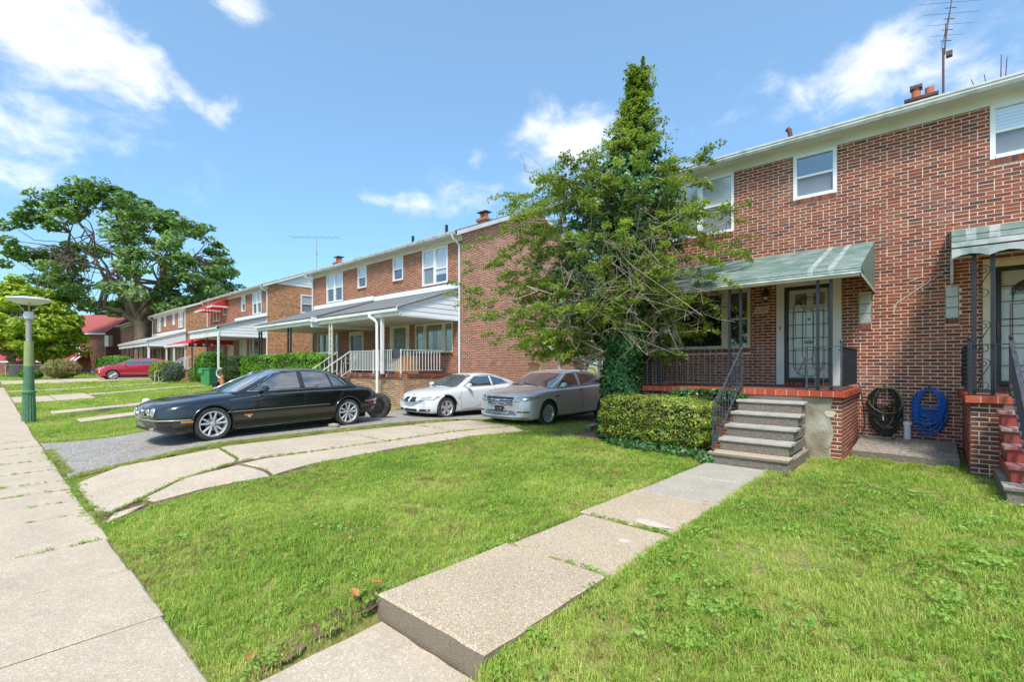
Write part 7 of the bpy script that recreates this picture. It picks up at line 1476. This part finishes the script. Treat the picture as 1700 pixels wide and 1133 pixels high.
def scatter(name,P,S,meshes,label=None):
    """one object: instances of small tufts on its own points"""
    n=len(P); me=bpy.data.meshes.new(name); me.vertices.add(n); me.vertices.foreach_set('co',P.astype(np.float32).ravel())
    a=me.attributes.new('sc','FLOAT','POINT'); a.data.foreach_set('value',S.astype(np.float32)); a=me.attributes.new('rot','FLOAT_VECTOR','POINT')
    rt=np.stack([rng.normal(0,.12,n),rng.normal(0,.12,n),rng.uniform(0,6.28,n)],1).astype(np.float32); a.data.foreach_set('vector',rt.ravel())
    a=me.attributes.new('vid','INT','POINT'); a.data.foreach_set('value',rng.integers(0,len(meshes),n).astype(np.int32))
    o=linkmesh(name,me); tag(o,label,kind='stuff'); ng=bpy.data.node_groups.new(name,'GeometryNodeTree'); ng.interface.new_socket('Geometry',in_out='INPUT',socket_type='NodeSocketGeometry'); ng.interface.new_socket('Geometry',in_out='OUTPUT',socket_type='NodeSocketGeometry')
    gi=ng.nodes.new('NodeGroupInput'); go=ng.nodes.new('NodeGroupOutput'); jn=ng.nodes.new('GeometryNodeJoinGeometry')
    def attr(nm,ty): x=ng.nodes.new('GeometryNodeInputNamedAttribute'); x.data_type=ty; x.inputs[0].default_value=nm; return [q for q in x.outputs if q.enabled][0] if any(q.enabled for q in x.outputs) else x.outputs[0]
    sc_,ro,vi=attr('sc','FLOAT'),attr('rot','FLOAT_VECTOR'),attr('vid','INT')
    for k,m_ in enumerate(meshes):
        to=bpy.data.objects.new('tuft',m_); oi=ng.nodes.new('GeometryNodeObjectInfo'); oi.inputs['Object'].default_value=to; oi.inputs['As Instance'].default_value=True
        ip=ng.nodes.new('GeometryNodeInstanceOnPoints'); cmp_=ng.nodes.new('FunctionNodeCompare'); cmp_.data_type='INT'; cmp_.operation='EQUAL'
        ia=[s for s in cmp_.inputs if s.enabled and s.type=='INT']; ng.links.new(vi,ia[0]); ia[1].default_value=k
        ng.links.new(gi.outputs[0],ip.inputs['Points']); ng.links.new(cmp_.outputs[0],ip.inputs['Selection']); ng.links.new(oi.outputs['Geometry'],ip.inputs['Instance']); ng.links.new(ro,ip.inputs['Rotation']); ng.links.new(sc_,ip.inputs['Scale']); ng.links.new(ip.outputs[0],jn.inputs[0])
    ng.links.new(jn.outputs[0],go.inputs[0]); md=o.modifiers.new('g','NODES'); md.node_group=ng; return o
def inpoly(X,Y,poly):
    c=np.zeros(len(X),bool); n=len(poly)
    for i in range(n):
        x0,y0=poly[i]; x1,y1=poly[(i+1)%n]; k=((y0>Y)!=(y1>Y))&(X<(x1-x0)*(Y-y0)/(y1-y0+1e-12)+x0); c^=k
    return c
wob=lambda X,k:.03*np.sin(X*5.1+k)+.02*np.sin(X*13.7+k)
def lawn_ok(X,Y):
    ok=(Y>.86+wob(X,1))
    ok&=~((X>-2.83+wob(Y,0))&(X<-1.78+wob(Y,2)*.6)&(Y>.8)&(Y<7.9))
    ok&=~inpoly(X,Y,[(-15.0,.8),(-14,1.9),(-13.75,3.5),(-13.8,9.2),(-13.0,12),(-13,25),(-6,25),(-6,10.3),(-7.1,9.0),(-7.28,8.5),(-7.28,5.3),(-7.2,3.6),(-6.96,2.75),(-7.15,1.9),(-6.8,.8)])
    ok&=~inpoly(X,Y,[(-7.1,8.95),(-5.3,8.70),(-2.6,7.95),(-2.5,12),(-7,12)])
    ok&=~((X>-2.75)&(X<-1.5)&(Y>7.8)); ok&=~((X>-1.75)&(X<-1.0)&(Y>9.5)); ok&=~((X>-1.1)&(X<.4)&(Y>10.0)); ok&=~((X>.36)&(Y>9.5)); ok&=~((X>.64)&(X<2.0)&(Y>7.8)); ok&=Y<11.8
    for x0,x1,y0,y1 in ((-19.4,-18.5,1.9,8),(-22.6,-21.7,1.55,8),(-31.2,-27.6,.8,3.4),(-30.3,-29.5,3.4,11),(-50.5,-43.5,.8,12),(-36.4,-35.6,.8,8.3)): ok&=~((X>x0)&(X<x1)&(Y>y0)&(Y<y1))
    ok&=~((X<-13.3)&(X>-61)&(Y>9.4))
    return ok
def pts(x0,x1,y0,y1,dens,fn=None):
    n=int((x1-x0)*(y1-y0)*dens); X=rng.uniform(x0,x1,n); Y=rng.uniform(y0,y1,n); k=lawn_ok(X,Y)
    if fn is not None: k&=fn(X,Y)
    return X[k],Y[k]
tA=[tuft('tuft',30,.048,.055,m_grass,w=.0024,lean=.7) for _ in range(4)]+[tuft('tuft',18,.068,.05,m_grass,w=.0026,lean=.9)]
tS=[tuft('tuft',14,.060,.05,m_strawm,lean=1.1)]
tW=[]
for _ in range(2):
    V=[];F=[]
    for i in range(14):
        a=random.uniform(0,6.28); r_=.05*math.sqrt(random.random()); c=Vector((r_*math.cos(a),r_*math.sin(a),random.uniform(.02,.045))); n=Vector((random.gauss(0,.5),random.gauss(0,.5),1)).normalized(); s=random.uniform(.008,.013); u=n.orthogonal().normalized(); v=n.cross(u); k=len(V); V+=[c+u*s,c+v*s,c-u*s,c-v*s]; F.append((k,k+1,k+2,k+3))
    me=bpy.data.meshes.new('clover'); me.from_pydata(V,[],F); me.materials.append(m_weed); tW.append(me)
view=lambda X,Y:((X*-S_+Y*C_)>.3)&(np.abs((X*C_+Y*S_))<1.25*(X*-S_+Y*C_)+2.2)
PX,PY,PS=[],[],[]
for (x0,x1,y0,y1,d0,sc0) in [(-7,3.5,.8,3.2,520,1.0),(-8,3.5,3.2,6.0,360,1.1),(-8,4,6.0,11.8,170,1.3),(3.5,8,.8,11.8,140,1.4),(-15,-12,.8,11,90,1.6),(-20,-13.3,.8,9.4,85,1.5),(-34,-20,.8,9.4,38,2.0),(-62,-34,.8,9.4,12,2.9),(-90,-60,-2,30,1.6,5.0)]:
    X,Y=pts(x0,x1,y0,y1,d0,view if x1>-60 else None); PX.append(X); PY.append(Y); PS.append(np.full(len(X),sc0)*rng.uniform(.65,1.2,len(X)))
X,Y,S=map(np.concatenate,(PX,PY,PS)); bald=np.sin(X*1.7+np.sin(Y*2.1)*1.5)*np.sin(Y*1.9+np.sin(X*1.3)); keep=rng.uniform(0,1,len(X))<np.interp(bald,[-1,-.3,.4],[.5,.85,1]); X,Y,S=X[keep],Y[keep],S[keep]; S*=np.interp(bald[keep],[-1,1],[.8,1.12])
scatter('grass',np.stack([X,Y,Tz(X,Y)-.02],1),S,tA)
X,Y=pts(-8,3.5,.85,8,90,view); k=(np.sin(X*2.3+1)*np.sin(Y*1.7)+rng.normal(0,.4,len(X)))>.1; X,Y=X[k],Y[k]; scatter('dry_grass',np.stack([X,Y,Tz(X,Y)-.015],1),rng.uniform(.7,1.2,len(X)),tS)
X,Y=pts(-7,3.5,.85,8,110,view); k=((X>-1.8)|(rng.uniform(0,1,len(X))<.35))&(np.sin(X*2.9+2+np.sin(Y*3.7))*np.cos(Y*2.6+np.sin(X*4.1))+rng.normal(0,.55,len(X))>.25); X,Y=X[k],Y[k]; scatter('clover',np.stack([X,Y,Tz(X,Y)-.01],1),rng.uniform(.8,1.4,len(X)),tW)
# weeds in joints and along edges
def along(pl,dens,wd,z=0): 
    out=[]
    for (x0,y0),(x1,y1) in zip(pl,pl[1:]):
        L_=math.hypot(x1-x0,y1-y0); n=int(L_*dens); t=rng.uniform(0,1,n); out.append(np.stack([x0+(x1-x0)*t+rng.normal(0,wd,n),y0+(y1-y0)*t+rng.normal(0,wd,n)],1))
    return np.concatenate(out)
W=[along([(-8.02,9.0),(-7.98,5.3),(-7.98,3.4),(-8.2,2.68),(-7.98,1.9),(-7.42,1.3),(-7.15,.95)],60,.02),along([(-9.66,2.87),(-8.42,2.76)],25,.015),along([(-9.85,5.32),(-8.0,5.32)],10,.015),along([(-7.2,2.75),(-7.95,2.66)],16,.015),along([(-7.42,1.38),(-7.14,1.36)],30,.015),
 along([(-9.9,.88),(-8.5,.87),(-6.8,.87)],70,.045),along([(-9.75,7.22),(-8,7.22)],12,.015)]
for e,dn in ((-6.24,22),(-7.45,16),(-8.2,14),(-9.02,26),(-9.75,26),(-10.87,24),(-12.1,22),(-13.2,20),(-14.27,25),(-15.5,20)): W.append(along([(e,.0 if dn>20 else .35),(e,.83)],dn,.012))
PW=np.concatenate([along([(-1.80,3.082),(-2.35,3.082)],90,.016),along([(-1.82,4.27),(-2.70,4.27)],70,.015),along([(-2.80,3.08),(-2.68,3.08)],60,.012)]); scatter('path_weeds',np.stack([PW[:,0],PW[:,1],np.full(len(PW),-1.590)],1),rng.uniform(.5,.9,len(PW)),tA[:2]+tW)
EG=along([(-1.74,1.75),(-1.76,3),(-1.76,7.8)],75,.022); EG=np.concatenate([EG,along([(-2.86,1.95),(-2.85,7.7)],45,.02)]); scatter('edge_grass',np.stack([EG[:,0],EG[:,1],Tz(EG[:,0],EG[:,1])-.015],1),rng.uniform(.9,1.45,len(EG)),tA)
W=np.concatenate(W); scatter('joint_weeds',np.stack([W[:,0],W[:,1],Tz(W[:,0],W[:,1])+.006],1),rng.uniform(.35,.8,len(W)),tA[:2]+tW)
E2=[along([(-10.0,1.0),(-10.1,2.2),(-10.1,4),(-10.15,8.9)],160,.09),along([(-15,.95),(-13.9,1.9),(-13.7,3.5),(-13.75,9)],60,.06),along([(-10.3,.9),(-13.5,.9)],70,.05),along([(-9.8,.9),(-9.6,1.0)],60,.1)]
E2=np.concatenate(E2); scatter('verge_grass',np.stack([E2[:,0],E2[:,1],Tz(E2[:,0],E2[:,1])+.0],1),rng.uniform(.5,1.1,len(E2)),tS+tA[:1])
E3=np.stack([rng.uniform(-9.9,-6.2,1500),rng.uniform(8.9,12,1500)],1); scatter('patchy_grass',np.stack([E3[:,0],E3[:,1],Tz(E3[:,0],E3[:,1])-.02],1),rng.uniform(.7,1.4,len(E3)),tA[:2]+tS)
# fallen leaves
m_fallen=M('fallen_leaf',(.42,.17,.05),.7,var=.3,scale=30); 
for k,(x,y,s) in enumerate([(-2.96,1.70,.06),(-2.93,1.86,.045),(-2.93,1.02,.05),(-1.9,5.42,.03),(-3.9,2.2,.035),(-3.6,3.6,.025),(-.9,4.6,.025),(-.2,6.3,.02),(-4.8,3.9,.025),(-5.4,2.6,.03),(-.5,3.2,.02),(.3,6.9,.025),(-6.3,2.0,.035)]):
    b=MB(); a=k*1.3; b.grid(lambda u,v:(x+s*((u-.5)*2*math.cos(a)-(v-.5)*math.sin(a)*math.sin(math.pi*u)),y+s*((u-.5)*2*math.sin(a)+(v-.5)*math.cos(a)*math.sin(math.pi*u)),tz(x,y)+.05+(.02 if k<3 else 0)+.35*s*abs(v-.5)+.2*s*math.sin(u*5)),5,4)
    o=b.build('fallen_leaf',m_fallen,None,smooth=180); tag(o,['large curled brown leaf at the corner of the raised path slab','second brown leaf tucked behind the corner of the raised slab','brown leaf at the edge of the sunken path slab','tiny brown leaf on the far joint of the path'][k] if k<4 else 'small fallen brown leaf lying in the mown grass','leaf',group=None if k<4 else 'fallen leaves on the lawn')
yl=[]
P=np.stack([rng.uniform(-7,3,140),rng.uniform(1.2,8.5,140)],1); P=P[lawn_ok(P[:,0],P[:,1])]; V,F=leaves(np.stack([P[:,0],P[:,1],Tz(P[:,0],P[:,1])+.035],1),np.tile([0,0,1.],(len(P),1)),.012,jit=.3); o=linkmesh('leaf_litter',mesh_np('leaf_litter',V,F,4),M('litter_yellow',(.50,.36,.12),.7)); o['kind']='stuff'
P=np.stack([rng.uniform(-6.9,-2.7,1100),rng.uniform(8.0,9.3,1100)],1); V,F=leaves(np.stack([P[:,0],P[:,1],Tz(P[:,0],P[:,1])+.004],1),np.tile([0,0,1.],(len(P),1)),.016,jit=.35); o=linkmesh('bed_litter',mesh_np('bed_litter',V,F,4),leafmat('brown_litter',[(.12,.06,.03),(.26,.14,.07),(.38,.26,.13)],.1)); o['kind']='stuff'
